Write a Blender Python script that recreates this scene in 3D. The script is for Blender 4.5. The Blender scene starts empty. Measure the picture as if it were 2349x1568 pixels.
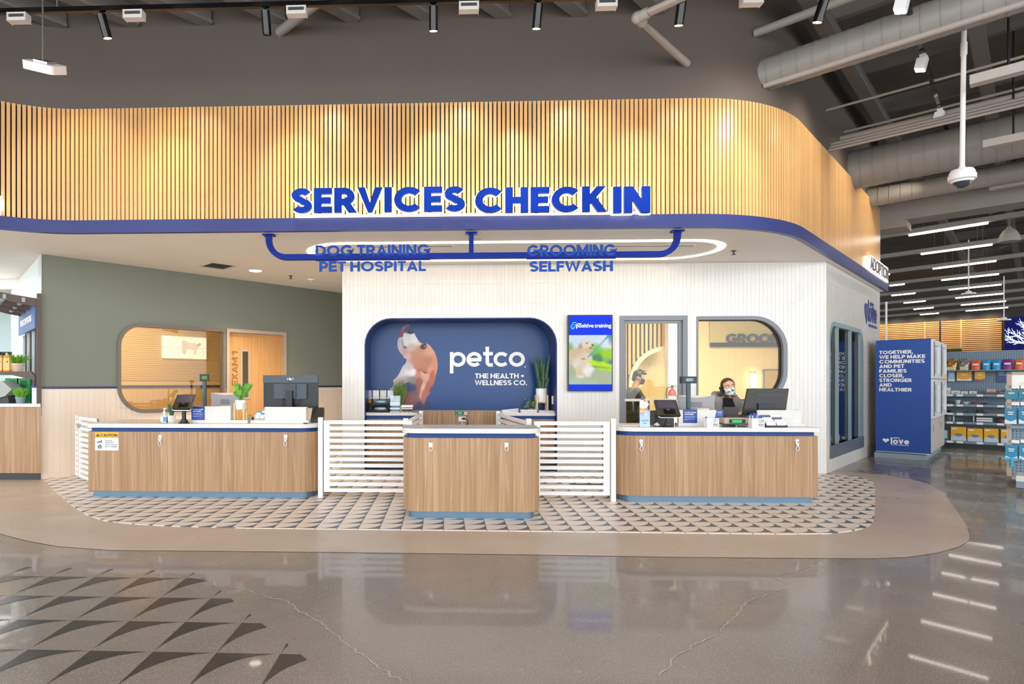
import bpy, bmesh, math, random
from mathutils import Vector, Matrix
random.seed(7)
sc = bpy.context.scene
COL = sc.collection

# ------------------------------------------------------------------ camera, world, exposure
F, CX, HZ, EYE, YAW = 1385.0, 965.0, 878.0, 1.37, math.radians(2.2)
CA, SA = math.cos(YAW), math.sin(YAW)
cam_d = bpy.data.cameras.new('camera')
cam = bpy.data.objects.new('camera', cam_d); COL.objects.link(cam)
cam.location = (0, 0, EYE); cam.rotation_euler = (math.pi/2, 0, YAW)
cam_d.sensor_width = 36; cam_d.lens = F/2349*36
cam_d.shift_x = (1174.5-CX)/2349; cam_d.shift_y = (HZ-784)/2349
cam_d.clip_end = 200
sc.camera = cam
sc.view_settings.view_transform = 'Standard'; sc.view_settings.look = 'None'
sc.view_settings.gamma = 1; sc.view_settings.use_curve_mapping = False
sc.view_settings.exposure = 0.3
world = bpy.data.worlds.new('world'); sc.world = world; world.use_nodes = True
bg = world.node_tree.nodes['Background']
bg.inputs[0].default_value = (0.93, 0.965, 1.0, 1); bg.inputs[1].default_value = 3.1
sc.cycles.max_bounces = 5; sc.cycles.diffuse_bounces = 3; sc.cycles.glossy_bounces = 3; sc.cycles.transmission_bounces = 3; sc.cycles.transparent_max_bounces = 8
sc.cycles.use_adaptive_sampling = True; sc.cycles.adaptive_threshold = .07; sc.cycles.adaptive_min_samples = 16
sc.cycles.sample_clamp_indirect = 6

# ------------------------------------------------------------------ pixel <-> world
def ray(px, py):
    a = (px-CX)/F; b = (HZ-py)/F
    return (-SA+a*CA, CA+a*SA, b)
def PY(px, py, Y):                       # on the plane y = Y (world)
    d = ray(px, py); t = Y/d[1]
    return (d[0]*t, EYE+d[2]*t)          # x, z
def PZ(px, py, z=0.0):                   # on the plane z
    d = ray(px, py); t = (z-EYE)/d[2]
    return (d[0]*t, d[1]*t)              # x, y
class Fr:                                # a turned local frame: x along, y away, z up
    def __init__(s, o, rot):
        s.o = o; s.rot = math.radians(rot); s.c = math.cos(s.rot); s.s = math.sin(s.rot)
    def P(s, px, py, ly=0.0):            # pixel on the local plane y = ly -> local x, z
        d = ray(px, py)
        dy = -s.s*d[0]+s.c*d[1]; oy = -s.s*s.o[0]+s.c*s.o[1]
        t = (oy+ly)/dy
        x, y = d[0]*t-s.o[0], d[1]*t-s.o[1]
        return (s.c*x+s.s*y, EYE+d[2]*t)
    def L(s, x, y):                      # world xy -> local
        x -= s.o[0]; y -= s.o[1]
        return (s.c*x+s.s*y, -s.s*x+s.c*y)
    def W(s, x, y):
        return (s.o[0]+s.c*x-s.s*y, s.o[1]+s.s*x+s.c*y)
RA, RB = 46.5, -43.5
D1 = (math.cos(math.radians(RA)), math.sin(math.radians(RA)))
D2 = (math.cos(math.radians(RB)), math.sin(math.radians(RB)))

# ------------------------------------------------------------------ materials
def lin(h):
    h = h.lstrip('#'); o = []
    for i in (0, 2, 4):
        c = int(h[i:i+2], 16)/255
        o.append(c/12.92 if c <= .04045 else ((c+.055)/1.055)**2.4)
    return (*o, 1)
MATS = {}
def _new(name):
    m = bpy.data.materials.new(name); m.use_nodes = True
    return m, m.node_tree.nodes, m.node_tree.links, m.node_tree.nodes['Principled BSDF']
def M(name, col, rough=.5, metal=0, spec=.5, var=.0, vs=6, bump=0, bs=80, emit=0, coat=0, rvar=0, island=0):
    if name in MATS: return MATS[name]
    m, N, L, p = _new(name)
    c = lin(col)
    p.inputs['Base Color'].default_value = c; p.inputs['Roughness'].default_value = rough
    p.inputs['Metallic'].default_value = metal; p.inputs['Specular IOR Level'].default_value = spec
    p.inputs['Coat Weight'].default_value = coat; p.inputs['Coat Roughness'].default_value = .1
    if emit:
        p.inputs['Emission Color'].default_value = c; p.inputs['Emission Strength'].default_value = emit
    if var or bump or rvar:
        tc = N.new('ShaderNodeTexCoord')
    if var or rvar:
        n = N.new('ShaderNodeTexNoise'); n.inputs['Scale'].default_value = vs; n.inputs['Detail'].default_value = 6
        L.new(tc.outputs['Object'], n.inputs['Vector'])
    if var:
        r = N.new('ShaderNodeValToRGB'); L.new(n.outputs[0], r.inputs[0])
        r.color_ramp.elements[0].position = .3; r.color_ramp.elements[1].position = .7
        r.color_ramp.elements[0].color = tuple(max(0, v*(1-var)) for v in c[:3])+(1,)
        r.color_ramp.elements[1].color = tuple(min(1, v*(1+var)) for v in c[:3])+(1,)
        L.new(r.outputs[0], p.inputs['Base Color'])
    if rvar:
        mr = N.new('ShaderNodeMapRange'); L.new(n.outputs[0], mr.inputs[0])
        mr.inputs[3].default_value = max(.02, rough-rvar); mr.inputs[4].default_value = rough+rvar
        L.new(mr.outputs[0], p.inputs['Roughness'])
    if island:
        g = N.new('ShaderNodeNewGeometry'); h = N.new('ShaderNodeHueSaturation')
        mr = N.new('ShaderNodeMapRange'); L.new(g.outputs['Random Per Island'], mr.inputs[0])
        mr.inputs[3].default_value = 1-island; mr.inputs[4].default_value = 1+island
        L.new(mr.outputs[0], h.inputs['Value']); h.inputs['Color'].default_value = c
        L.new(h.outputs[0], p.inputs['Base Color'])
    if bump:
        n2 = N.new('ShaderNodeTexNoise'); n2.inputs['Scale'].default_value = bs; n2.inputs['Detail'].default_value = 4
        L.new(tc.outputs['Object'], n2.inputs['Vector'])
        b = N.new('ShaderNodeBump'); b.inputs['Strength'].default_value = bump; b.inputs['Distance'].default_value = .004
        L.new(n2.outputs[0], b.inputs['Height']); L.new(b.outputs[0], p.inputs['Normal'])
    MATS[name] = m; return m
def MW(name, c1, c2, rough=.35, sx=22, sz=.7, spec=.5, objvar=0, c3=None):   # straight wood grain along z
    if name in MATS: return MATS[name]
    m, N, L, p = _new(name)
    tc = N.new('ShaderNodeTexCoord'); mp = N.new('ShaderNodeMapping'); mp.inputs['Scale'].default_value = (sx, sx, sz)
    L.new(tc.outputs['Object'], mp.inputs[0])
    n = N.new('ShaderNodeTexNoise'); n.inputs['Scale'].default_value = 1; n.inputs['Detail'].default_value = 7; n.inputs['Distortion'].default_value = .9
    L.new(mp.outputs[0], n.inputs['Vector'])
    r = N.new('ShaderNodeValToRGB'); L.new(n.outputs[0], r.inputs[0])
    r.color_ramp.elements[0].position = .33; r.color_ramp.elements[1].position = .68
    r.color_ramp.elements[0].color = lin(c1); r.color_ramp.elements[1].color = lin(c2)
    out = r.outputs[0]
    if c3:                                     # sparse pale cathedral streaks
        mp2 = N.new('ShaderNodeMapping'); mp2.inputs['Scale'].default_value = (11, 11, .22); L.new(tc.outputs['Object'], mp2.inputs[0])
        w = N.new('ShaderNodeTexNoise'); w.inputs['Scale'].default_value = 1.3; w.inputs['Detail'].default_value = 3; w.inputs['Distortion'].default_value = .5
        L.new(mp2.outputs[0], w.inputs['Vector'])
        q = N.new('ShaderNodeValToRGB'); L.new(w.outputs[0], q.inputs[0])
        e = q.color_ramp.elements; e[0].position = .47; e[0].color = (0, 0, 0, 1); e[1].position = .5; e[1].color = (1, 1, 1, 1)
        e2 = q.color_ramp.elements.new(.53); e2.color = (0, 0, 0, 1)
        mx = N.new('ShaderNodeMixRGB'); mx.inputs[2].default_value = lin(c3)
        mm = N.new('ShaderNodeMath'); mm.operation = 'MULTIPLY'; mm.inputs[1].default_value = .5; L.new(q.outputs[0], mm.inputs[0])
        L.new(mm.outputs[0], mx.inputs[0]); L.new(out, mx.inputs[1]); out = mx.outputs[0]
    if objvar:
        oi = N.new('ShaderNodeObjectInfo'); mr = N.new('ShaderNodeMapRange'); L.new(oi.outputs['Random'], mr.inputs[0])
        mr.inputs[3].default_value = 1-objvar; mr.inputs[4].default_value = 1+objvar
        h = N.new('ShaderNodeHueSaturation'); L.new(mr.outputs[0], h.inputs['Value']); L.new(out, h.inputs['Color']); out = h.outputs[0]
    L.new(out, p.inputs['Base Color'])
    p.inputs['Roughness'].default_value = rough; p.inputs['Specular IOR Level'].default_value = spec
    MATS[name] = m; return m
def MG(name, tint='#ffffff', refl=.12, clear=1.0):                     # thin pane: see-through plus mirror sheen
    if name in MATS: return MATS[name]
    m, N, L, p = _new(name); N.remove(p)
    out = N['Material Output']
    t = N.new('ShaderNodeBsdfTransparent'); c = lin(tint); t.inputs[0].default_value = tuple(v*clear for v in c[:3])+(1,)
    g = N.new('ShaderNodeBsdfGlossy'); g.inputs['Roughness'].default_value = .02
    fr = N.new('ShaderNodeFresnel'); fr.inputs[0].default_value = 1.45
    ad = N.new('ShaderNodeMath'); ad.operation = 'ADD'; ad.inputs[1].default_value = refl; L.new(fr.outputs[0], ad.inputs[0])
    mx = N.new('ShaderNodeMixShader'); L.new(ad.outputs[0], mx.inputs[0]); L.new(t.outputs[0], mx.inputs[1]); L.new(g.outputs[0], mx.inputs[2])
    L.new(mx.outputs[0], out.inputs[0]); MATS[name] = m; return m
def ME(name, col, strength):
    if name in MATS: return MATS[name]
    m, N, L, p = _new(name); N.remove(p)
    e = N.new('ShaderNodeEmission'); e.inputs[0].default_value = lin(col); e.inputs[1].default_value = strength
    L.new(e.outputs[0], N['Material Output'].inputs[0]); MATS[name] = m; return m
def MC(name, emit=0, rough=.5):                                         # printed picture held in a colour attribute
    if name in MATS: return MATS[name]
    m, N, L, p = _new(name)
    a = N.new('ShaderNodeAttribute'); a.attribute_name = 'print'
    if emit:
        p.inputs['Base Color'].default_value = (.01, .01, .01, 1)
        L.new(a.outputs[0], p.inputs['Emission Color']); p.inputs['Emission Strength'].default_value = emit
    else:
        L.new(a.outputs[0], p.inputs['Base Color'])
    p.inputs['Roughness'].default_value = rough; p.inputs['Specular IOR Level'].default_value = .12 if emit else .4
    MATS[name] = m; return m

# ------------------------------------------------------------------ mesh helpers
def B(): return bmesh.new()
def face(bm, vs):
    try: return bm.faces.new(vs)
    except ValueError: return None
def bx(bm, x0, x1, y0, y1, z0, z1):
    v = [bm.verts.new(p) for p in ((x0,y0,z0),(x1,y0,z0),(x1,y1,z0),(x0,y1,z0),(x0,y0,z1),(x1,y0,z1),(x1,y1,z1),(x0,y1,z1))]
    for f in ((0,3,2,1),(4,5,6,7),(0,1,5,4),(1,2,6,5),(2,3,7,6),(3,0,4,7)): bm.faces.new([v[i] for i in f])
    return bm
def prism(bm, poly, z0, z1):                     # plan polygon (x,y) raised in z
    a = [bm.verts.new((x, y, z0)) for x, y in poly]; b = [bm.verts.new((x, y, z1)) for x, y in poly]
    face(bm, a[::-1]); face(bm, b); n = len(poly)
    for i in range(n): face(bm, (a[i], a[(i+1) % n], b[(i+1) % n], b[i]))
    return bm
def prismY(bm, poly, y0, y1):                    # front polygon (x,z) pushed back in y
    a = [bm.verts.new((x, y0, z)) for x, z in poly]; b = [bm.verts.new((x, y1, z)) for x, z in poly]
    face(bm, a); face(bm, b[::-1]); n = len(poly)
    for i in range(n): face(bm, (a[(i+1) % n], a[i], b[i], b[(i+1) % n]))
    return bm
def prismX(bm, poly, x0, x1):                    # side polygon (y,z) pushed along x
    a = [bm.verts.new((x0, y, z)) for y, z in poly]; b = [bm.verts.new((x1, y, z)) for y, z in poly]
    face(bm, a[::-1]); face(bm, b); n = len(poly)
    for i in range(n): face(bm, (a[i], a[(i+1) % n], b[(i+1) % n], b[i]))
    return bm
def rrect(x0, x1, y0, y1, r, n=6):               # CCW; r one number or (x0y0, x1y0, x1y1, x0y1)
    if not isinstance(r, (tuple, list)): r = (r,)*4
    P = []
    for (cx, cy, a0, rr) in ((x0+r[0], y0+r[0], 180, r[0]), (x1-r[1], y0+r[1], 270, r[1]), (x1-r[2], y1-r[2], 0, r[2]), (x0+r[3], y1-r[3], 90, r[3])):
        for i in range(n+1):
            a = math.radians(a0+90*i/n); P.append((cx+rr*math.cos(a), cy+rr*math.sin(a)))
    return P
def tube(bm, pts, r, n=8, closed=False, cap=True):
    pts = [Vector(p) for p in pts]; rings = []; N_ = len(pts)
    rr = r if isinstance(r, (list, tuple)) else [r]*N_
    up = Vector((0, 0, 1))
    prev = None
    for i, p in enumerate(pts):
        if closed: t = pts[(i+1) % N_]-pts[i-1]
        else: t = pts[min(i+1, N_-1)]-pts[max(i-1, 0)]
        t = t.normalized() if t.length > 1e-9 else Vector((0, 0, 1))
        if prev is None:
            a = t.cross(up)
            if a.length < 1e-3: a = t.cross(Vector((0, 1, 0)))
            a.normalize()
        else:
            a = prev-t*prev.dot(t)
            a = a.normalized() if a.length > 1e-6 else t.orthogonal().normalized()
        prev = a; b = t.cross(a)
        rings.append([bm.verts.new(p+a*(math.cos(2*math.pi*k/n+math.pi/n)*rr[i])+b*(math.sin(2*math.pi*k/n+math.pi/n)*rr[i])) for k in range(n)])
    m = N_ if closed else N_-1
    for i in range(m):
        A, C = rings[i], rings[(i+1) % N_]
        for k in range(n): face(bm, (A[k], A[(k+1) % n], C[(k+1) % n], C[k]))
    if cap and not closed: face(bm, rings[0][::-1]); face(bm, rings[-1])
    return bm
def lathe(bm, prof, n=24, c=(0, 0, 0), cap=True):
    rings = []
    for r, z in prof:
        rings.append([bm.verts.new((c[0]+r*math.cos(2*math.pi*k/n), c[1]+r*math.sin(2*math.pi*k/n), c[2]+z)) for k in range(n)])
    for A, C in zip(rings, rings[1:]):
        for k in range(n): face(bm, (A[k], A[(k+1) % n], C[(k+1) % n], C[k]))
    if cap and prof[0][0] > 1e-6: face(bm, rings[0][::-1])
    if cap and prof[-1][0] > 1e-6: face(bm, rings[-1])
    bmesh.ops.remove_doubles(bm, verts=bm.verts, dist=1e-6)
    return bm
def ball(bm, c, r, seg=16, ring=10, rot=None):
    r = r if isinstance(r, (tuple, list)) else (r, r, r)
    mt = Matrix.Translation(c) @ (rot.to_4x4() if rot else Matrix()) @ Matrix.Diagonal((*r, 1))
    bmesh.ops.create_uvsphere(bm, u_segments=seg, v_segments=ring, radius=1, matrix=mt); return bm
def ring(bm, outer, inner, y0, y1):              # frame between two front polygons of equal length
    n = len(outer)
    o0 = [bm.verts.new((x, y0, z)) for x, z in outer]; i0 = [bm.verts.new((x, y0, z)) for x, z in inner]
    o1 = [bm.verts.new((x, y1, z)) for x, z in outer]; i1 = [bm.verts.new((x, y1, z)) for x, z in inner]
    for k in range(n):
        j = (k+1) % n
        face(bm, (o0[k], o0[j], i0[j], i0[k])); face(bm, (o1[j], o1[k], i1[k], i1[j]))
        face(bm, (i0[k], i0[j], i1[j], i1[k])); face(bm, (o0[j], o0[k], o1[k], o1[j]))
    return bm
def holed(bm, outer, holes, y0, y1):             # slab in the xz plane with holes
    es = []
    for lp in [outer]+holes:
        vs = [bm.verts.new((x, y0, z)) for x, z in lp]
        for i in range(len(vs)): es.append(bm.edges.new((vs[i], vs[(i+1) % len(vs)])))
    r = bmesh.ops.triangle_fill(bm, use_beauty=True, use_dissolve=False, edges=es)
    fs = [g for g in r['geom'] if isinstance(g, bmesh.types.BMFace)]
    ex = bmesh.ops.extrude_face_region(bm, geom=fs)
    bmesh.ops.translate(bm, vec=(0, y1-y0, 0), verts=[g for g in ex['geom'] if isinstance(g, bmesh.types.BMVert)])
    bmesh.ops.recalc_face_normals(bm, faces=bm.faces); return bm
def clip(poly, a, b, left=True):                 # keep the part left (or right) of a->b
    o = []; n = len(poly)
    def s(p): 
        v = (b[0]-a[0])*(p[1]-a[1])-(b[1]-a[1])*(p[0]-a[0]); return v if left else -v
    for i in range(n):
        p, q = poly[i], poly[(i+1) % n]; sp, sq = s(p), s(q)
        if sp >= 0: o.append(p)
        if (sp > 0 and sq < 0) or (sp < 0 and sq > 0):
            t = sp/(sp-sq); o.append((p[0]+(q[0]-p[0])*t, p[1]+(q[1]-p[1])*t))
    return o if len(o) >= 3 else []
def area(p): return sum(p[i][0]*p[(i+1) % len(p)][1]-p[(i+1) % len(p)][0]*p[i][1] for i in range(len(p)))/2
def inter(poly, conv):
    for i in range(len(conv)):
        poly = clip(poly, conv[i], conv[(i+1) % len(conv)])
        if not poly: return []
    return poly if abs(area(poly)) > 1e-7 else []
def minus(poly, conv):
    xs = [p[0] for p in poly]; ys = [p[1] for p in poly]; cx = [p[0] for p in conv]; cy = [p[1] for p in conv]
    if max(xs) <= min(cx) or min(xs) >= max(cx) or max(ys) <= min(cy) or min(ys) >= max(cy): return [poly]
    res, rem = [], poly
    for i in range(len(conv)):
        a, b = conv[i], conv[(i+1) % len(conv)]
        out = clip(rem, a, b, False)
        if out and abs(area(out)) > 1e-7: res.append(out)
        rem = clip(rem, a, b, True)
        if not rem: break
    return res
def tiles(bm, x0, x1, z0, z1, tw, th, holes, y, d=.004, gap=.003):
    nx = int(math.ceil((x1-x0)/tw)); nz = int(math.ceil((z1-z0)/th))
    for i in range(nx):
        for j in range(nz):
            a, b = x0+i*tw+gap/2, min(x1, x0+(i+1)*tw)-gap/2
            c, e = z1-(j+1)*th+gap/2, z1-j*th-gap/2
            c = max(c, z0)
            if b-a < .004 or e-c < .004: continue
            ps = [[(a, c), (b, c), (b, e), (a, e)]]
            for h in holes: ps = [q for p in ps for q in minus(p, h)]
            for p in ps:
                vs = [bm.verts.new((u, y-d, v)) for u, v in p]; wv = [bm.verts.new((u, y, v)) for u, v in p]
                face(bm, vs)
                for k in range(len(p)): face(bm, (vs[(k+1) % len(p)], vs[k], wv[k], wv[(k+1) % len(p)]))
    return bm

# ------------------------------------------------------------------ objects
def tag(o, label=None, cat=None, group=None, kind=None):
    if label: o['label'] = label
    if cat: o['category'] = cat
    if group: o['group'] = group
    if kind: o['kind'] = kind
    return o
def obj(name, bm, mat, parent=None, smooth=0, loc=None, rotz=0):
    me = bpy.data.meshes.new(name)
    if isinstance(bm, bmesh.types.BMesh):
        bm.to_mesh(me); bm.free()
    else: me = bm
    if mat is not None and not me.materials: me.materials.append(mat)
    if smooth:
        me.polygons.foreach_set('use_smooth', [True]*len(me.polygons)); me.set_sharp_from_angle(angle=math.radians(smooth))
    o = bpy.data.objects.new(name, me); COL.objects.link(o)
    if parent: o.parent = parent
    if loc: o.location = loc
    if rotz: o.rotation_euler = (0, 0, rotz)
    return o
def thing(name, label, cat, loc=(0, 0, 0), rotz=0, group=None):
    o = bpy.data.objects.new(name, None); COL.objects.link(o); o.empty_display_size = .1
    o.location = loc; o.rotation_euler = (0, 0, rotz)
    return tag(o, label, cat, group)
def struct(name, bm, mat, parent=None, loc=None, rotz=0, smooth=0):
    o = obj(name, bm, mat, parent, smooth, loc, rotz)
    if not parent: o['kind'] = 'structure'
    return o
def dup(root, loc, rotz=None, label=None, group=None):
    def cp(o, par):
        c = o.copy(); COL.objects.link(c); c.parent = par
        for ch in o.children: cp(ch, c)
        return c
    r = cp(root, None); r.location = loc
    if rotz is not None: r.rotation_euler = (0, 0, rotz)
    if label: r['label'] = label
    if group: r['group'] = group
    return r
def text_bm(s, w, h, depth=.002, bold=0.0, fit=True, space=1.0):   # text in the xz plane from (0,0), front at y=-depth
    cu = bpy.data.curves.new('t', 'FONT'); cu.body = s; cu.size = 1; cu.extrude = .05; cu.offset = bold
    cu.space_character = space; cu.resolution_u = 3
    ob = bpy.data.objects.new('t', cu); COL.objects.link(ob)
    dg = bpy.context.evaluated_depsgraph_get(); me = bpy.data.meshes.new_from_object(ob.evaluated_get(dg))
    bpy.data.objects.remove(ob); bpy.data.curves.remove(cu)
    bm = B(); bm.from_mesh(me); bpy.data.meshes.remove(me)
    bmesh.ops.remove_doubles(bm, verts=bm.verts, dist=1e-5)
    xs = [v.co.x for v in bm.verts]; ys = [v.co.y for v in bm.verts]
    x0, x1, y0, y1 = min(xs), max(xs), min(ys), max(ys)
    sx = w/(x1-x0); sy = h/(y1-y0)
    for v in bm.verts: v.co = Vector(((v.co.x-x0)*sx, -(v.co.z+.05)/.1*depth, (v.co.y-y0)*sy))
    bmesh.ops.recalc_face_normals(bm, faces=bm.faces)
    return bm
def move(bm, x=0, y=0, z=0):
    bmesh.ops.translate(bm, vec=(x, y, z), verts=bm.verts); return bm
def letters(bm):                                 # split a text bmesh into one bmesh per letter
    bm.verts.ensure_lookup_table(); seen = set(); comps = []
    for v in bm.verts:
        if v in seen: continue
        st = [v]; cc = []; seen.add(v)
        while st:
            a = st.pop(); cc.append(a)
            for e in a.link_edges:
                b = e.other_vert(a)
                if b not in seen: seen.add(b); st.append(b)
        comps.append([min(q.co.x for q in cc), max(q.co.x for q in cc), cc])
    comps.sort(key=lambda c: c[0]); grp = []
    for c in comps:
        if grp and c[0] < grp[-1][1]-.35*(c[1]-c[0]): grp[-1][1] = max(grp[-1][1], c[1]); grp[-1][2] += c[2]
        else: grp.append(c)
    out = []
    for _, _, vs in grp:
        b = B(); mp = {v: b.verts.new(v.co) for v in vs}
        fs = set(f for v in vs for f in v.link_faces)
        for f in fs: face(b, [mp[v] for v in f.verts])
        out.append(b)
    bm.free(); return out
def spot(loc, target, power, col, size=60, blend=.5, rad=.04, parent=None):
    d = bpy.data.lights.new('spot', 'SPOT'); d.energy = power; d.color = col; d.spot_size = math.radians(size); d.spot_blend = blend; d.shadow_soft_size = rad
    o = bpy.data.objects.new('spot_light', d); COL.objects.link(o); o.location = loc
    o.rotation_euler = (Vector(target)-Vector(loc)).to_track_quat('-Z', 'Y').to_euler()
    return o
def arealight(loc, rot, sx, sy, power, col):
    d = bpy.data.lights.new('area', 'AREA'); d.shape = 'RECTANGLE'; d.size = sx; d.size_y = sy; d.energy = power; d.color = col
    o = bpy.data.objects.new('room_light', d); COL.objects.link(o); o.location = loc; o.rotation_euler = rot
    return o
def painted(name, outline, blobs, res, y, mat, parent, base=None):   # flat print: fine grid in the xz plane, coloured by soft patches
    xs = [p[0] for p in outline]; zs = [p[1] for p in outline]
    if area(outline) < 0: outline = outline[::-1]
    bm = B(); es = []
    vs = [bm.verts.new((x, y, z)) for x, z in outline]
    for i in range(len(vs)): es.append(bm.edges.new((vs[i], vs[(i+1) % len(vs)])))
    bmesh.ops.triangle_fill(bm, use_beauty=True, use_dissolve=False, edges=es)
    for k in range(1, int((max(xs)-min(xs))/res)+1):
        bmesh.ops.bisect_plane(bm, geom=bm.verts[:]+bm.edges[:]+bm.faces[:], plane_co=(min(xs)+k*res, 0, 0), plane_no=(1, 0, 0))
    for k in range(1, int((max(zs)-min(zs))/res)+1):
        bmesh.ops.bisect_plane(bm, geom=bm.verts[:]+bm.edges[:]+bm.faces[:], plane_co=(0, 0, min(zs)+k*res), plane_no=(0, 0, 1))
    for f in bm.faces:
        f.normal_update()
        if f.normal.y > 0: f.normal_flip()
    me = bpy.data.meshes.new(name); bm.to_mesh(me); bm.free()
    ca = me.color_attributes.new('print', 'FLOAT_COLOR', 'POINT')
    bl = [(cx, cz, rx, rz, math.cos(math.radians(a)), math.sin(math.radians(a)), lin(c), w) for cx, cz, rx, rz, a, c, w in blobs]
    bc = lin(base) if base else None
    cols = []; NZ = random.Random(1)
    for v in me.vertices:
        S = [0, 0, 0]; W = 0
        if bc: W = .02; S = [q*W for q in bc[:3]]
        for cx, cz, rx, rz, c, s, col, w in bl:
            dx, dz = v.co.x-cx, v.co.z-cz
            u, t = (c*dx+s*dz)/rx, (-s*dx+c*dz)/rz
            g = (u*u+t*t)**1.45
            if g > 12: continue
            g = w*math.exp(-g*1.2); W += g
            for q in range(3): S[q] += g*col[q]
        W = (W or 1)/(1+NZ.uniform(-.09, .09))
        cols += [S[0]/W, S[1]/W, S[2]/W, 1]
    ca.data.foreach_set('color', cols)
    me.materials.append(mat)
    o = bpy.data.objects.new(name, me); COL.objects.link(o); o.parent = parent
    return o
def smooth_poly(P, n=4):
    o = []; L_ = len(P)
    for i in range(L_):
        p0, p1, p2, p3 = P[i-1], P[i], P[(i+1) % L_], P[(i+2) % L_]
        for k in range(n):
            t = k/n; a = -.5*t**3+t*t-.5*t; b = 1.5*t**3-2.5*t*t+1; c = -1.5*t**3+2*t*t+.5*t; d = .5*t**3-.5*t*t
            o.append((a*p0[0]+b*p1[0]+c*p2[0]+d*p3[0], a*p0[1]+b*p1[1]+c*p2[1]+d*p3[1]))
    return o
def poly_flat(bm, poly, y):
    vs = [bm.verts.new((x, y, z)) for x, z in poly]; es = []
    for i in range(len(vs)): es.append(bm.edges.new((vs[i], vs[(i+1) % len(vs)])))
    bmesh.ops.triangle_fill(bm, use_beauty=True, use_dissolve=False, edges=es)
    for f in bm.faces:
        f.normal_update()
        if f.normal.y > 0: f.normal_flip()
    return bm

# shared materials
WHITE = M('white_paint', '#f4f3f0', .45)
WHITEM = M('white_metal', '#efefef', .35)
SOFF = M('soffit_paint', '#f5ede1', .7, var=.02, vs=2)
BLACK = M('black_plastic', '#131416', .4)
BLACKG = M('black_gloss', '#0c0d10', .12)
DKGREY = M('dark_grey', '#3a3b3d', .5)
GREYF = M('grey_frame', '#7e8287', .4)
BROWNF = M('brown_frame', '#75695d', .4)
NAVY = M('navy_laminate', '#143f80', .35, spec=.3)
NAVYM = M('navy_mural', '#19467f', .25, spec=.35, var=.04, vs=1.2)
FASCIA = M('fascia_blue', '#2b356f', .35, spec=.3, var=.03, vs=1)
SIGNB = M('sign_blue', '#083094', .5, spec=.08)
STEELB = M('toe_kick_steel', '#6f8aa0', .3, metal=.75, rvar=.05)
CHROME = M('chrome', '#e8e8ea', .12, metal=1)
STEEL = M('brushed_steel', '#b9babc', .3, metal=1)
QUARTZ = M('quartz', '#d8d5d1', .25, var=.05, vs=9)
LAM = MW('laminate_oak', '#93714f', '#b08c68', .36, 26, .7, c3='#c9ab88')
DOORW = MW('door_oak', '#c98f52', '#daa468', .4, 40, 1.2)
SLATW = MW('slat_oak', '#cf9a60', '#e0b279', .3, 30, 1.5, objvar=.09)
BROWNW = M('brown_stained', '#5a4a40', .5)
PINE = MW('pale_pine', '#d9b483', '#e8c99a', .5, 30, 2)
PAPER = M('paper', '#f3f2ee', .7)
SIGNBLUE = M('print_blue', '#1a3f96', .35)
LEAFD = M('leaf_dark', '#2f5c34', .45, var=.35, vs=30)
LEAF = M('leaf_green', '#5d9a2c', .4, var=.3, vs=25)
LEAFL = M('leaf_light', '#7fae3a', .45, var=.3, vs=25)
CERAM = M('white_ceramic', '#f3f1ee', .3)
GLASS = MG('clear_glass', '#f4faf8', 0, .96)
ACRYL = MG('clear_acrylic', '#eef6fb', .10, .92)
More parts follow.
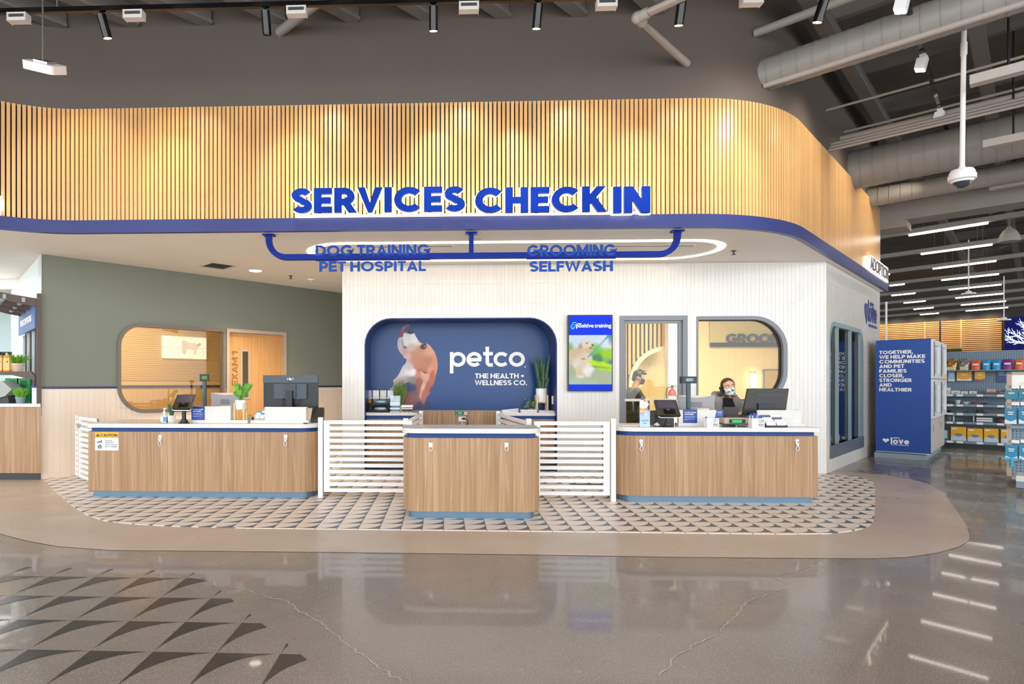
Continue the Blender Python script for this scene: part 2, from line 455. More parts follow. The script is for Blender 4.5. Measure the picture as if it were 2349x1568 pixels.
# ------------------------------------------------------------------ heavy geometric capitals drawn as strokes
def _arc(cx, cy, rx, ry, a0, a1, n=14):
    return [(cx+rx*math.cos(math.radians(a0+(a1-a0)*k/n)), cy+ry*math.sin(math.radians(a0+(a1-a0)*k/n))) for k in range(n+1)]
def _glyphs(w):
    h = w/2; t = 1-h
    def V(x, a=0., b=1.): return [(x, a), (x, b)]
    def bowl(y0, y1, x0, wd): r = (y1-y0)/2; return [(x0, y1), (wd-h-r, y1)]+_arc(wd-h-r, (y0+y1)/2, r, r, 90, -90)+[(x0, y0)]
    g = {}
    g['I'] = (w, [V(h)]); g['E'] = (.6, [V(h), [(h, h), (.6, h)], [(h, .5), (.56, .5)], [(h, t), (.6, t)]])
    g['F'] = (.58, [V(h), [(h, .48), (.54, .48)], [(h, t), (.58, t)]]); g['L'] = (.55, [V(h), [(h, h), (.55, h)]])
    g['T'] = (.64, [V(.32), [(0, t), (.64, t)]]); g['H'] = (.74, [V(h), V(.74-h), [(h, .5), (.74-h, .5)]])
    g['U'] = (.72, [[(h, 1), (h, .36)]+_arc(.36, .36, .36-h, .36-h, 180, 360)+[(.72-h, 1)]])
    g['N'] = (.78, [V(h), V(.78-h), [(h*.9, 1.02), (.78-h*.9, -.02)]])
    g['M'] = (.92, [V(h), V(.92-h), [(h*.8, 1.05), (.46, .22), (.92-h*.8, 1.05)]])
    g['V'] = (.8, [[(h*.78, 1.06), (.4, h*.75), (.8-h*.78, 1.06)]]); g['A'] = (.82, [[(h*.78, -.06), (.41, 1-h*.75), (.82-h*.78, -.06)], [(.2, .26), (.62, .26)]])
    g['W'] = (1.14, [[(h*.7, 1.06), (.32, h*.6), (.57, .96), (.82, h*.6), (1.14-h*.7, 1.06)]])
    g['K'] = (.74, [V(h), [(h, .32), (.66, 1.08)], [(.3, .58), (.68, -.08)]]); g['X'] = (.74, [[(.06, 1.08), (.68, -.08)], [(.06, -.08), (.68, 1.08)]])
    g['O'] = (.98, [_arc(.49, .5, .49-h, .5-h, 0, 360, 36)]); g['C'] = (.9, [_arc(.49, .5, .49-h, .5-h, 42, 318, 30)])
    g['G'] = (.94, [_arc(.49, .5, .49-h, .5-h, 42, 352, 30)+[(.94-h, .42)], [(.5, .46), (.94, .46)]])
    g['D'] = (.8, [V(h), [(h, t), (.33, t)]+_arc(.33, .5, .47-h, .5-h, 90, -90, 18)+[(h, h)]])
    g['P'] = (.66, [V(h), bowl(.42, t, h, .66)]); g['R'] = (.7, [V(h), bowl(.44, t, h, .67), [(.33, .5), (.64, -.06)]])
    g['S'] = (.66, [_arc(.33, .71, .33-h, .29-h/1, 28, 270, 18)[:-1]+[(.33, .5)]+_arc(.33, .29, .34-h, .29-h, 90, -152, 18)[1:]])
    g['+'] = (.5, [[(0, .5), (.5, .5)], V(.25, .25, .75)]); g['.'] = (w, [V(h, 0, w)]); g[','] = (w, [[(h, w), (h*.5, -.14)]]); g['1'] = (.38, [V(.38-h), [(0, .72), (.38-h, .98)]])
    x = .62; q = x/2                                  # lower case: x-height .62, descender -.25
    g['o'] = (.66, [_arc(.33, q, .33-h, q-h, 0, 360, 30)]); g['c'] = (.6, [_arc(.33, q, .33-h, q-h, 40, 320, 24)])
    g['e'] = (.64, [_arc(.32, q, .32-h, q-h, 2, 318, 26), [(h, q*.95), (.64-h*.4, q*.95)]])
    g['p'] = (.66, [[(h, -.28), (h, x)], _arc(.34, q, .32-h, q-h, 0, 360, 28)]); g['t'] = (.42, [[(.19, .84), (.19, .2)]+_arc(.19+.11, .2, .11, .2-h, 180, 270, 8)+[(.42, h)], [(.02, x-h), (.42, x-h)]])
    g['l'] = (w, [V(h, 0, .9)]); g['v'] = (.6, [[(h*.8, x+.04), (.3, h*.8), (.6-h*.8, x+.04)]])
    return g
_LOW = set('petcolv')
def _ribbon(bm, pts, w, d, lo, hi, y0):
    pts = [p for i, p in enumerate(pts) if i == 0 or abs(p[0]-pts[i-1][0])+abs(p[1]-pts[i-1][1]) > 1e-5]
    n = len(pts); closed = abs(pts[0][0]-pts[-1][0]) < 1e-6 and abs(pts[0][1]-pts[-1][1]) < 1e-6 and n > 3
    if closed: pts = pts[:-1]; n -= 1
    L_, R_ = [], []
    for i in range(n):
        p = Vector(pts[i]); a = Vector(pts[i-1]) if (i > 0 or closed) else None; b = Vector(pts[(i+1) % n]) if (i < n-1 or closed) else None
        d0 = (p-a).normalized() if a is not None else None; d1 = (b-p).normalized() if b is not None else None
        d0 = d0 or d1; d1 = d1 or d0
        n0 = Vector((-d0.y, d0.x)); n1 = Vector((-d1.y, d1.x)); m = n0+n1
        m = m/max(.25, m.dot(n0)) if m.length > 1e-5 else n0
        L_.append(p+m*w/2); R_.append(p-m*w/2)
    for i in range(n if closed else n-1):
        j = (i+1) % n; q = [tuple(R_[i]), tuple(R_[j]), tuple(L_[j]), tuple(L_[i])]
        if area(q) < 0: q = q[::-1]
        q = clip(clip(q, (0, lo), (1, lo)), (1, hi), (0, hi)) if clip(q, (0, lo), (1, lo)) else []
        if len(q) < 3 or abs(area(q)) < 1e-8: continue
        A = [bm.verts.new((x, y0-d, z)) for x, z in q]; C = [bm.verts.new((x, y0, z)) for x, z in q]
        face(bm, A); face(bm, C[::-1]); m_ = len(q)
        for k in range(m_): face(bm, (A[(k+1) % m_], A[k], C[k], C[(k+1) % m_]))
def stroke_ok(s): return all(c == ' ' or c in 'IEFLTHUNMVAWKXOCGDPRS+.,1' for c in s) or all(c in _LOW for c in s)
def stroke_letters(s, w, h, d=.002, weight=.21, grow=0.0, y0=0.0, gap=.075, space=.26):
    """one bmesh per letter, the whole word fitted to w x h, front at y0-d; grow widens every stroke (metres)"""
    g = _glyphs(weight); low = all(c in _LOW for c in s); x = 0; pos = []
    for c in s:
        if c == ' ': x += space; continue
        pos.append((c, x)); x += g[c][0]+gap
    W = x-gap; zl, zh = (-.28 if 'p' in s else 0, .9 if 'l' in s else .84) if low else (0, 1)
    sx, sz = w/W, h/(zh-zl); out = []
    for c, x0 in pos:
        bm = B()
        for si, st in enumerate(g[c][1]):
            P = st
            if grow and len(P) == 2:                  # push the butt ends outwards too
                a, b = Vector(P[0]), Vector(P[1]); e = (b-a).normalized()*grow/((sx+sz)/2); P = [tuple(a-e), tuple(b+e)]
            gr = 2*grow/((sx+sz)/2); lo, hi = (zl if low else (-.2 if c == ',' else 0)), (zh if low else 1)
            _ribbon(bm, P, weight+gr, d+si*.0004, lo-gr/2, hi+gr/2, y0+si*.0002)
        for v in bm.verts: v.co.x = (v.co.x+x0)*sx; v.co.z = (v.co.z-zl)*sz
        out.append(bm)
    return out
_text0 = text_bm
def text_bm(s, w, h, depth=.002, bold=0.0, fit=True, space=1.0):
    if not stroke_ok(s): return _text0(s, w, h, depth, bold, fit, space)
    bm = B(); wt = .15+min(max(bold, 0), .045)*1.6
    for l in stroke_letters(s, w, h, depth, wt):
        me = bpy.data.meshes.new('t'); l.to_mesh(me); l.free(); bm.from_mesh(me); bpy.data.meshes.remove(me)
    return bm
# ================================================================== STRUCTURE
# ---- floor
def floor_mat(name, c1, c2, c3, rough, speck=1):
    m, N, L, p = _new(name)
    tc = N.new('ShaderNodeTexCoord')
    n = N.new('ShaderNodeTexNoise'); n.inputs['Scale'].default_value = .55; n.inputs['Detail'].default_value = 9; n.inputs['Roughness'].default_value = .62
    L.new(tc.outputs['Object'], n.inputs['Vector'])
    r = N.new('ShaderNodeValToRGB'); L.new(n.outputs[0], r.inputs[0])
    r.color_ramp.elements[0].position = .3; r.color_ramp.elements[1].position = .7
    r.color_ramp.elements[0].color = lin(c1); r.color_ramp.elements[1].color = lin(c2)
    out = r.outputs[0]
    if speck:
        v = N.new('ShaderNodeTexNoise'); v.inputs['Scale'].default_value = 110; v.inputs['Detail'].default_value = 2
        L.new(tc.outputs['Object'], v.inputs['Vector'])
        q = N.new('ShaderNodeValToRGB'); L.new(v.outputs[0], q.inputs[0])
        q.color_ramp.elements[0].position = .56; q.color_ramp.elements[1].position = .66
        q.color_ramp.elements[0].color = (0, 0, 0, 1); q.color_ramp.elements[1].color = (.7, .7, .7, 1)
        mx = N.new('ShaderNodeMixRGB'); L.new(q.outputs[0], mx.inputs[0]); L.new(out, mx.inputs[1]); mx.inputs[2].default_value = lin(c3); out = mx.outputs[0]
    L.new(out, p.inputs['Base Color'])
    n2 = N.new('ShaderNodeTexNoise'); n2.inputs['Scale'].default_value = 1.7; n2.inputs['Detail'].default_value = 8; L.new(tc.outputs['Object'], n2.inputs['Vector'])
    mr = N.new('ShaderNodeMapRange'); L.new(n2.outputs[0], mr.inputs[0]); mr.inputs[1].default_value = .3; mr.inputs[2].default_value = .7
    mr.inputs[3].default_value = rough*.7; mr.inputs[4].default_value = rough*1.4
    L.new(mr.outputs[0], p.inputs['Roughness']); p.inputs['Specular IOR Level'].default_value = .3; p.inputs['Coat Weight'].default_value = .3 if speck else .08; p.inputs['Coat Roughness'].default_value = .035; MATS[name] = m; return m
CONC = floor_mat('polished_concrete', '#796f66', '#958a7f', '#b9ac9e', .26)
BAND = floor_mat('tan_concrete', '#bba692', '#cdb9a5', '#c9b7a4', .35, 0)
bm = B(); bx(bm, -16, 34, -3, 44, -.1, 0)
floor = struct('floor', bm, CONC)
YB = PZ(1895, 1086)[1]                        # face of the white tiled wall
XC = PZ(1895, 1086)[0]                        # its right corner
XL_ = PY(785, 900, YB)[0]                     # its left end
G0 = PZ(95, 1099)                             # corner of the green wall
G = Fr(G0, RA); S = Fr((XC, YB), RA)
bpx = [(0,1224),(60,1240),(130,1253),(250,1262),(500,1264),(800,1267),(1200,1272),(1500,1277),(1800,1280),(2000,1281),(2080,1278),(2150,1268),(2200,1254),(2222,1240),(2224,1228),(2215,1200),(2190,1165),(2165,1130),(2130,1110),(2085,1098),(2020,1088),(1905,1080)]
bpoly = [PZ(*p) for p in bpx]+[(XC+.1, YB+.1), (XL_, YB+.1), (XL_+.2, 13), G.W(0, .06), (-8.5, 8.4), (-9, 6.2)]
bm = B(); vs = [bm.verts.new((x, y, .003)) for x, y in bpoly]; es = [bm.edges.new((vs[i], vs[(i+1) % len(vs)])) for i in range(len(vs))]
bmesh.ops.triangle_fill(bm, use_beauty=True, use_dissolve=False, edges=es)
for f in bm.faces:
    f.normal_update()
    if f.normal.z < 0: f.normal_flip()
obj('concrete_band', bm, BAND, floor)
# ---- patterned floor tiles
m, N, L, p = _new('cement_tile')
uv = N.new('ShaderNodeUVMap'); sx = N.new('ShaderNodeSeparateXYZ'); L.new(uv.outputs[0], sx.inputs[0])
om = N.new('ShaderNodeMath'); om.operation = 'SUBTRACT'; om.inputs[0].default_value = 1; L.new(sx.outputs[1], om.inputs[1])
cb = N.new('ShaderNodeCombineXYZ'); L.new(sx.outputs[0], cb.inputs[0]); L.new(om.outputs[0], cb.inputs[1])
ln = N.new('ShaderNodeVectorMath'); ln.operation = 'LENGTH'; L.new(cb.outputs[0], ln.inputs[0])
gt = N.new('ShaderNodeMath'); gt.operation = 'GREATER_THAN'; gt.inputs[1].default_value = .985; L.new(ln.outputs['Value'], gt.inputs[0])
mx = N.new('ShaderNodeMixRGB'); L.new(gt.outputs[0], mx.inputs[0]); mx.inputs[1].default_value = lin('#f0e0d0'); mx.inputs[2].default_value = lin('#54606b')
nz = N.new('ShaderNodeTexNoise'); nz.inputs['Scale'].default_value = 9; nz.inputs['Detail'].default_value = 4
tc = N.new('ShaderNodeTexCoord'); L.new(tc.outputs['Object'], nz.inputs['Vector'])
hs = N.new('ShaderNodeHueSaturation'); mr = N.new('ShaderNodeMapRange'); L.new(nz.outputs[0], mr.inputs[0]); mr.inputs[3].default_value = .92; mr.inputs[4].default_value = 1.06
L.new(mr.outputs[0], hs.inputs['Value']); L.new(mx.outputs[0], hs.inputs['Color']); L.new(hs.outputs[0], p.inputs['Base Color'])
p.inputs['Roughness'].default_value = .38; CTILE = m
tpx = [(100,1102),(130,1130),(165,1160),(200,1182),(240,1195),(300,1202),(400,1208),(600,1212.5),(900,1216),(1200,1219),(1500,1222),(1700,1225),(1800,1226),(1900,1225),(1960,1218),(1990,1210),(2003,1198),(2006,1180),(2007.5,1150),(2008,1120),(2005,1108),(1985,1098),(1950,1092),(1905,1088)]
pts = [PZ(*p) for p in tpx]+[(XC-.05, YB+.08), G.W(.02, .02), G.W(6.4, .02)]
def hull(P):
    P = sorted(set(P))
    def half(Q):
        h = []
        for p_ in Q:
            while len(h) > 1 and (h[-1][0]-h[-2][0])*(p_[1]-h[-2][1])-(h[-1][1]-h[-2][1])*(p_[0]-h[-2][0]) <= 0: h.pop()
            h.append(p_)
        return h
    a = half(P); b = half(P[::-1]); return a[:-1]+b[:-1]
treg = hull(pts)
TW = .2; TY0 = PZ(1018, 1060+522/3.356)[1]-2*TW
foot = [(-4.35, -1.4, 7.05, 7.75), (-.42, .98, 6.05, 6.55), (1.95, 4.2, 7.0, 7.6)]
full, part_ = [], []
for i in range(-31, 31):
    for j in range(0, 36):
        a, b = i*TW, TY0+j*TW
        if b > YB-.05 and a+TW > XL_+.02 and not (b < YB+.66 and -1.25 < a < 1.6): continue
        g = .0012
        rect = [(a+g, b+g), (a+TW-g, b+g), (a+TW-g, b+TW-g), (a+g, b+TW-g)]
        q = inter(rect, treg)
        if not q: continue
        if b > YB-.05 and G.L(a+TW/2, b+TW/2)[1] > -.02: continue
        hid = any(x0 < a and a+TW < x1 and y0 < b and b+TW < y1 for x0, x1, y0, y1 in foot)
        full.append((b, hid, a, q, abs(area(q)) > (TW-2*g)**2*.999))
full.sort(key=lambda t: (t[1], t[0]))
def tile_bm(bm, q, a, b, uvl):
    v0 = [bm.verts.new((x-a, y-b, .008)) for x, y in q]; v1 = [bm.verts.new((x-a, y-b, .003)) for x, y in q]; n = len(q)
    fs = [face(bm, v0)]+[face(bm, (v0[(k+1) % n], v0[k], v1[k], v1[(k+1) % n])) for k in range(n)]
    return fs
def uv_fill(bm, org):
    l = bm.loops.layers.uv.verify()
    for f in bm.faces:
        for lp in f.loops: lp[l].uv = ((lp.vert.co.x-org[0])/TW, (lp.vert.co.y-org[1])/TW)
shared = None; rest = B(); uvr = rest.loops.layers.uv.verify()
for k, (b, hid, a, q, whole) in enumerate(full):
    if k < 300:
        if whole and shared: me = shared
        else:
            bm = B(); tile_bm(bm, q, a, b, None); uv_fill(bm, (0, 0))
            me = bpy.data.meshes.new('tile'); bm.to_mesh(me); bm.free(); me.materials.append(CTILE)
            if whole: shared = me
        o = bpy.data.objects.new('tile', me); COL.objects.link(o); o.parent = floor; o.location = (a, b, 0)
    else:
        fs = tile_bm(rest, q, 0, 0, None)
        for f in fs:
            if f:
                for lp in f.loops: lp[uvr].uv = ((lp.vert.co.x-a)/TW, (lp.vert.co.y-b)/TW)
tag(obj('tile_field', rest, CTILE, floor), kind='stuff')
# ---- big dark scallops painted on the concrete, bottom left
PAINT = M('floor_paint', '#3d3735', .2, var=.08, vs=20)
reg = [PZ(*p) for p in [(-120, 1296), (75, 1300.5), (165, 1302.5), (262, 1305), (360, 1308), (446, 1314), (478, 1332), (507, 1355), (537, 1381), (575, 1410), (611, 1439), (660, 1480), (706, 1514), (760, 1560), (790, 1590), (-120, 1700)]]
reg = hull(reg)
cw, ch = .327, .383
cx0, cy0 = PZ(1085/3.09, 1240+787/3.09)         # a dark corner
for i in range(-8, 6):
    for j in range(-3, 5):
        ax, ay = cx0+i*cw, cy0+j*ch           # corner: far-left of the cell
        arc = [(ax+cw-cw*math.sin(t*math.pi/32), ay-ch+ch*math.cos(t*math.pi/32)) for t in range(17)]
        q = inter([(ax, ay)]+[(x, y) for x, y in arc[::-1]], reg)
        if not q or abs(area(q)) < 2e-4: continue
        if max(y for x, y in q) < 2.2: continue
        bm = B(); vs = [bm.verts.new((x, y, .0015)) for x, y in q]
        es = [bm.edges.new((vs[k], vs[(k+1) % len(vs)])) for k in range(len(vs))]
        bmesh.ops.triangle_fill(bm, use_beauty=True, use_dissolve=False, edges=es)
        for f in bm.faces:
            f.normal_update()
            if f.normal.z < 0: f.normal_flip()
        obj('painted_scallop', bm, PAINT, floor)
# ---- cracks
CRK = M('crack_filler', '#c2b5a4', .5)
def crack(px, w):
    P = [PZ(*q) for q in px]; Q = []
    rnd = random.Random(len(px))
    for a, b in zip(P, P[1:]):
        for t in range(6):
            f = t/6; Q.append((a[0]+(b[0]-a[0])*f+rnd.uniform(-.012, .012), a[1]+(b[1]-a[1])*f+rnd.uniform(-.012, .012)))
    Q.append(P[-1]); bm = B(); L0, R0 = [], []
    for k, q in enumerate(Q):
        n = Vector((Q[min(k+1, len(Q)-1)][0]-Q[max(k-1, 0)][0], Q[min(k+1, len(Q)-1)][1]-Q[max(k-1, 0)][1])).normalized()
        ww = w*rnd.uniform(.4, 1.2)
        L0.append(bm.verts.new((q[0]-n.y*ww, q[1]+n.x*ww, .0022))); R0.append(bm.verts.new((q[0]+n.y*ww, q[1]-n.x*ww, .0022)))
    for k in range(len(Q)-1): face(bm, (R0[k], R0[k+1], L0[k+1], L0[k]))
    obj('crack', bm, CRK, floor)
crack([(312,1270),(347,1287),(350,1296),(380,1310),(425,1319),(470,1330),(510,1346),(553,1347),(600,1364),(660,1380),(690,1402),(735,1427),(770,1455),(810,1490),(860,1525),(920,1562)], .004)
crack([(1885,1283),(1840,1305),(1800,1315),(1764,1322),(1800,1334),(1795,1350),(1720,1378),(1690,1412),(1660,1440),(1640,1460),(1600,1475),(1560,1500),(1510,1550)], .0035)
# ---- floor register grille
gx, gy = PZ(1310, 1123); hx, hy = PZ(1398, 1105)
t = thing('floor_vent', 'bronze slotted floor register set in the tiles behind the right gate', 'vent', (PZ(1352, 1114)[0], PZ(1352, 1114)[1], .008))
bm = B(); bx(bm, -.25, .25, -.1, .1, 0, .006); obj('plate', bm, BROWNW, t)
bm = B()
for k in range(20): bx(bm, -.23+k*.023, -.218+k*.023, -.08, .08, .006, .009)
obj('louvre_bars', bm, DKGREY, t)

# ---- canopy line
YC = PZ(1000, 526.5, 3.2)[1]; XR, RR = 2.95, 2.3; XLc, RL = -4.45, 1.5
AM = math.radians(RA)
LEN_F = XR-XLc
def CP(s, off=0.0):                            # s = 0 at the start of the right curve, off = out towards the room
    if s < -LEN_F:
        u = -s-LEN_F; ph = min(u/RL, AM)
        x, y = XLc-RL*math.sin(ph), YC-RL+RL*math.cos(ph); e = u-RL*ph
        x -= e*math.cos(AM); y -= e*math.sin(AM)
    elif s < 0: ph = 0; x, y = XR+s, YC
    else:
        ph = min(s/RR, AM); x, y = XR+RR*math.sin(ph), YC+RR-RR*math.cos(ph); e = s-RR*ph
        x += e*math.cos(AM); y += e*math.sin(AM)
    return (x+math.sin(ph)*off, y-math.cos(ph)*off, ph)
def S_at(px, off=0):                           # arc length where the canopy line crosses a pixel column
    best = min((abs(CX+F*(CA*q[0]+SA*q[1])/(-SA*q[0]+CA*q[1])-px), s) for s in [k*.01 for k in range(-1100, 1100)] for q in [CP(s, off)])
    return best[1]
ZS, ZF, ZW, ZR = 3.2, 3.357, 4.735, 6.15
S_END = S_at(2038); S_WOOD = S_at(2020, -.04); S_L = -LEN_F-4.0
def ss(a, b):
    P = [a]
    for c in (-LEN_F-RL*AM, -LEN_F, 0, RR*AM):
        if a < c < b: P.append(c)
    for k in range(14):
        for c in (-LEN_F-RL*AM*k/14, RR*AM*k/14):
            if a < c < b: P.append(c)
    return sorted(set(P+[b]))
def strip(bm, a, b, o0, o1, z0, z1):           # wall following the canopy line between two offsets
    prev = None
    for s in ss(a, b):
        x0, y0, _ = CP(s, o0); x1, y1, _ = CP(s, o1)
        r = [bm.verts.new(v) for v in ((x0, y0, z0), (x1, y1, z0), (x1, y1, z1), (x0, y0, z1))]
        if prev:
            for k in range(4): face(bm, (prev[k], prev[(k+1) % 4], r[(k+1) % 4], r[k]))
        else: face(bm, r)
        prev = r
    face(bm, prev[::-1]); bmesh.ops.recalc_face_normals(bm, faces=bm.faces); return bm
bm = B(); strip(bm, S_L, S_END, 0, -.06, ZS, ZF)
struct('trim_1', bm, FASCIA, smooth=40)['label'] = 'blue painted fascia band under the timber slats'
# soffit
P = [CP(s, -.03)[:2] for s in ss(S_L, S_END)]
e = P[-1]; w = P[0]
P += [(e[0]-D2[0]*1.15, e[1]-D2[1]*1.15), (6.5, 15.5), (-13, 15.5), (-13, w[1])]
bm = B(); vs = [bm.verts.new((x, y, ZS+.002)) for x, y in P]; es = [bm.edges.new((vs[k], vs[(k+1) % len(vs)])) for k in range(len(vs))]
bmesh.ops.triangle_fill(bm, use_beauty=True, use_dissolve=False, edges=es)
for f in bm.faces:
    f.normal_update()
    if f.normal.z > 0: f.normal_flip()
ex = bmesh.ops.extrude_face_region(bm, geom=bm.faces[:]); bmesh.ops.translate(bm, vec=(0, 0, .03), verts=[g for g in ex['geom'] if isinstance(g, bmesh.types.BMVert)])
bmesh.ops.recalc_face_normals(bm, faces=bm.faces)
soffit = struct('ceiling', bm, SOFF); soffit['label'] = 'flat off-white soffit under the timber canopy'
# grey wall over the canopy with its slats
GWALL = M('upper_grey_wall', '#5a5049', .55, var=.04, vs=1.5, bump=.05)
bm = B(); strip(bm, S_L, S_WOOD, -.09, -.2, ZF, ZR)
wall_up = struct('wall_upper', bm, GWALL, smooth=40); wall_up['label'] = 'dark grey upper wall behind the timber slats'
bm = B(); strip(bm, S_L, S_WOOD, -.075, -.09, ZF, ZW-.02)
obj('slat_backing', bm, M('slat_backing', '#1d140d', .8), wall_up)
pitch, sw, sd = .0522, .0365, .035
bm = B(); bx(bm, -sw/2, sw/2, -sd, 0, ZF-.01, ZW)
sme = bpy.data.meshes.new('slat'); bm.to_mesh(sme); bm.free(); sme.materials.append(SLATW)
s0 = S_at(-6, -.04); n = int((S_WOOD-s0)/pitch); rest = B()
for k in range(n):
    s = s0+k*pitch; x, y, ph = CP(s, -.075)
    if k < 300:
        o = bpy.data.objects.new('slat', sme); COL.objects.link(o); o.parent = wall_up; o.location = (x, y, 0); o.rotation_euler = (0, 0, ph)
    else:
        nv = len(rest.verts); bx(rest, -sw/2, sw/2, -sd, 0, ZF-.01, ZW); rest.verts.ensure_lookup_table()
        for v in rest.verts[nv:]:
            c, s_ = math.cos(ph), math.sin(ph); v.co = Vector((x+c*v.co.x-s_*v.co.y, y+s_*v.co.x+c*v.co.y, v.co.z))
if rest.verts: tag(obj('slat_field', rest, SLATW, wall_up), kind='stuff')

# ---- white tiled back wall with niche, door and window
TILEW = M('white_wall_tile', '#e4e1dc', .16, island=.025)
GROUT = M('wall_grout', '#e6e1da', .7)
nx0, nzt = PY(836, 729.5, YB); nx1 = PY(1278, 729.5, YB)[0]
niche = rrect(nx0, nx1, .002, nzt, (.002, .002, .42, .42), 8)
dx0, dzt = PY(1421, 724, YB); dx1 = PY(1577, 724, YB)[0]
doorh = [(dx0, .002), (dx1, .002), (dx1, dzt), (dx0, dzt)]
wx0, wzt = PY(1597, 725, YB); wx1 = PY(1806, 725, YB)[0]; wzb = PY(1650, 926, YB)[1]
winh = rrect(wx0, wx1, wzb, wzt, (.02, .5, .5, .02), 10)
bm = B(); holed(bm, [(XL_, 0), (XC, 0), (XC, ZS), (XL_, ZS)], [niche, doorh, winh], YB, YB+.14)
wall_back = struct('wall_back', bm, GROUT); wall_back['label'] = 'white tiled back wall with niche, door and window'
bm = B(); tiles(bm, XL_, XC, 0, ZS, .06, .3, [niche, doorh, winh], YB)
tag(obj('wall_tile_field', bm, TILEW, wall_back), kind='stuff')
bm = B(); bx(bm, XL_-.001, XL_+.12, YB+.14, YB+4.5, 0, ZS); struct('wall_corridor', bm, WHITE)
# niche lining, mural, wood back
ND = .66
bm = B(); ring(bm, niche, rrect(nx0+.015, nx1-.015, .003, nzt-.015, (.002, .002, .405, .405), 8), YB-.004, YB+ND)
NICHE = M('niche_navy', '#1a2f68', .35)
obj('niche_lining', bm, NICHE, wall_back, smooth=40)
mz = PY(1000, 940, YB+ND)[1]
bm = B(); prismY(bm, rrect(nx0, nx1, mz, nzt, (.002, .002, .42, .42), 8), YB+ND-.02, YB+ND+.03)
mural = obj('mural_panel', bm, NAVYM, wall_back); mural['label'] = 'navy printed wall panel with a howling beagle'
bm = B(); bx(bm, nx0, nx1, YB+ND-.012, YB+ND+.03, 0, mz); obj('wood_panel', bm, LAM, wall_back)
bm = B(); bx(bm, nx0+.02, nx1-.02, YB+ND-.016, YB+ND-.002, 0, .1); obj('base_strip', bm, DKGREY, wall_back)
# door_1: glazed grooming door
t = thing('door_1', 'grey framed glass door into the grooming room', 'door', (0, 0, 0)); t['kind'] = 'structure'
fw = .07
bm = B(); prismY(bm, [(dx0, 0), (dx0+fw, 0), (dx0+fw, dzt-fw), (dx1-fw, dzt-fw), (dx1-fw, 0), (dx1, 0), (dx1, dzt), (dx0, dzt)], YB-.012, YB+.1); obj('door_frame', bm, GREYF, t)
lx0, lz1 = PY(1430, 735, YB+.06); lx1 = PY(1565, 735, YB+.06)[0]
bm = B(); 
ix0 = PY(1435.5, 742, YB+.06)[0]; ix1 = PY(1555, 742, YB+.06)[0]; iz1 = PY(1435, 742, YB+.06)[1]
ring(bm, [(lx0, .01), (lx1, .01), (lx1, lz1), (lx0, lz1)], [(ix0, .14), (ix1, .14), (ix1, iz1), (ix0, iz1)], YB+.04, YB+.085)
leaf = obj('door_leaf', bm, M('grey_leaf', '#8a8e93', .4), t)
bm = B(); bx(bm, ix0, ix1, YB+.058, YB+.066, .14, iz1); obj('glass_pane', bm, GLASS, leaf)
pz = PY(1480, 917, YB+.03)[1]
bm = B(); bx(bm, lx0, ix1+.01, YB+.0, YB+.035, pz-.02, pz+.02); obj('push_bar', bm, M('bar_alu', '#d8cdbd', .35, metal=.3), leaf)
# window_1
t = thing('window_1', 'grey framed window with rounded right corners into the grooming room', 'window'); t['kind'] = 'structure'
bm = B(); ring(bm, winh, rrect(wx0+.03, wx1-.06, wzb+.05, wzt-.055, (.015, .45, .45, .015), 10), YB-.012, YB+.12); obj('window_frame', bm, GREYF, t, smooth=40)
bm = B(); ring(bm, rrect(wx0+.03, wx1-.06, wzb+.05, wzt-.055, (.015, .45, .45, .015), 10), rrect(wx0+.038, wx1-.085, wzb+.07, wzt-.07, (.01, .43, .43, .01), 10), YB+.05, YB+.09); obj('gasket', bm, BLACK, t, smooth=40)
bm = B(); prismY(bm, rrect(wx0+.03, wx1-.06, wzb+.05, wzt-.055, (.015, .45, .45, .015), 10), YB+.066, YB+.074); obj('glass_pane', bm, GLASS, t)

# ---- green wall (frame G)
GREEN = M('sage_paint', '#7f8376', .6, var=.02, vs=1)
CREAMT = M('cream_wall_tile', '#ecd9c6', .2, island=.02)
gx0, gzt = G.P(268, 742); gx1 = G.P(517, 757)[0]; gzt = (G.P(360, 741)[1]+G.P(510, 755)[1])/2; gzb = G.P(380, 945)[1]
gwin = rrect(gx0, gx1, gzb, gzt, (.42, .02, .02, .36), 10)
ex0 = G.P(519, 760)[0]; ex1 = G.P(656, 770)[0]; ezt = G.P(520, 753)[1]
gdoor = [(ex0, .002), (ex1, .002), (ex1, ezt), (ex0, ezt)]
zst = G.P(180, 888)[1]
bm = B(); holed(bm, [(0, 0), (7.2, 0), (7.2, ZS), (0, ZS)], [gwin, gdoor], 0, .12)
wall_left = struct('wall_left', bm, GREEN, loc=(*G0, 0), rotz=AM); wall_left['label'] = 'sage green painted wall with a cream tiled dado'
bm = B(); tiles(bm, 0, 7.2, 0, zst-.02, .076, .3, [gwin, gdoor], 0); tag(obj('wall_tile_field', bm, CREAMT, wall_left), kind='stuff')
bm = B()
for a, b, z in ((0, gx0+.01, zst-.02), (gx0+.01, gx1-.01, gzb+.01), (gx1-.01, ex0+.01, zst-.02), (ex1-.01, 7.2, zst-.02)): bx(bm, a, b, -.0012, 0, 0, z)
obj('tile_grout', bm, GROUT, wall_left)
bm = B()
for a, b in ((0, gx0+.03), (gx1, ex0), (ex1, 7.2)): bx(bm, a, b, -.014, 0, zst-.02, zst+.012)
obj('blue_stripe', bm, M('stripe_navy', '#23244f', .3), wall_left)
bm = B(); bx(bm, -.012, 0, -.015, .13, 0, ZS); obj('corner_bead', bm, M('corner_bead', '#cfd6da', .3), wall_left)
t = thing('window_2', 'brown framed window with rounded left corners into the exam room', 'window', (*G0, 0), AM); t['kind'] = 'structure'
fi = rrect(gx0+.055, gx1-.05, gzb+.055, gzt-.06, (.37, .015, .015, .31), 10)
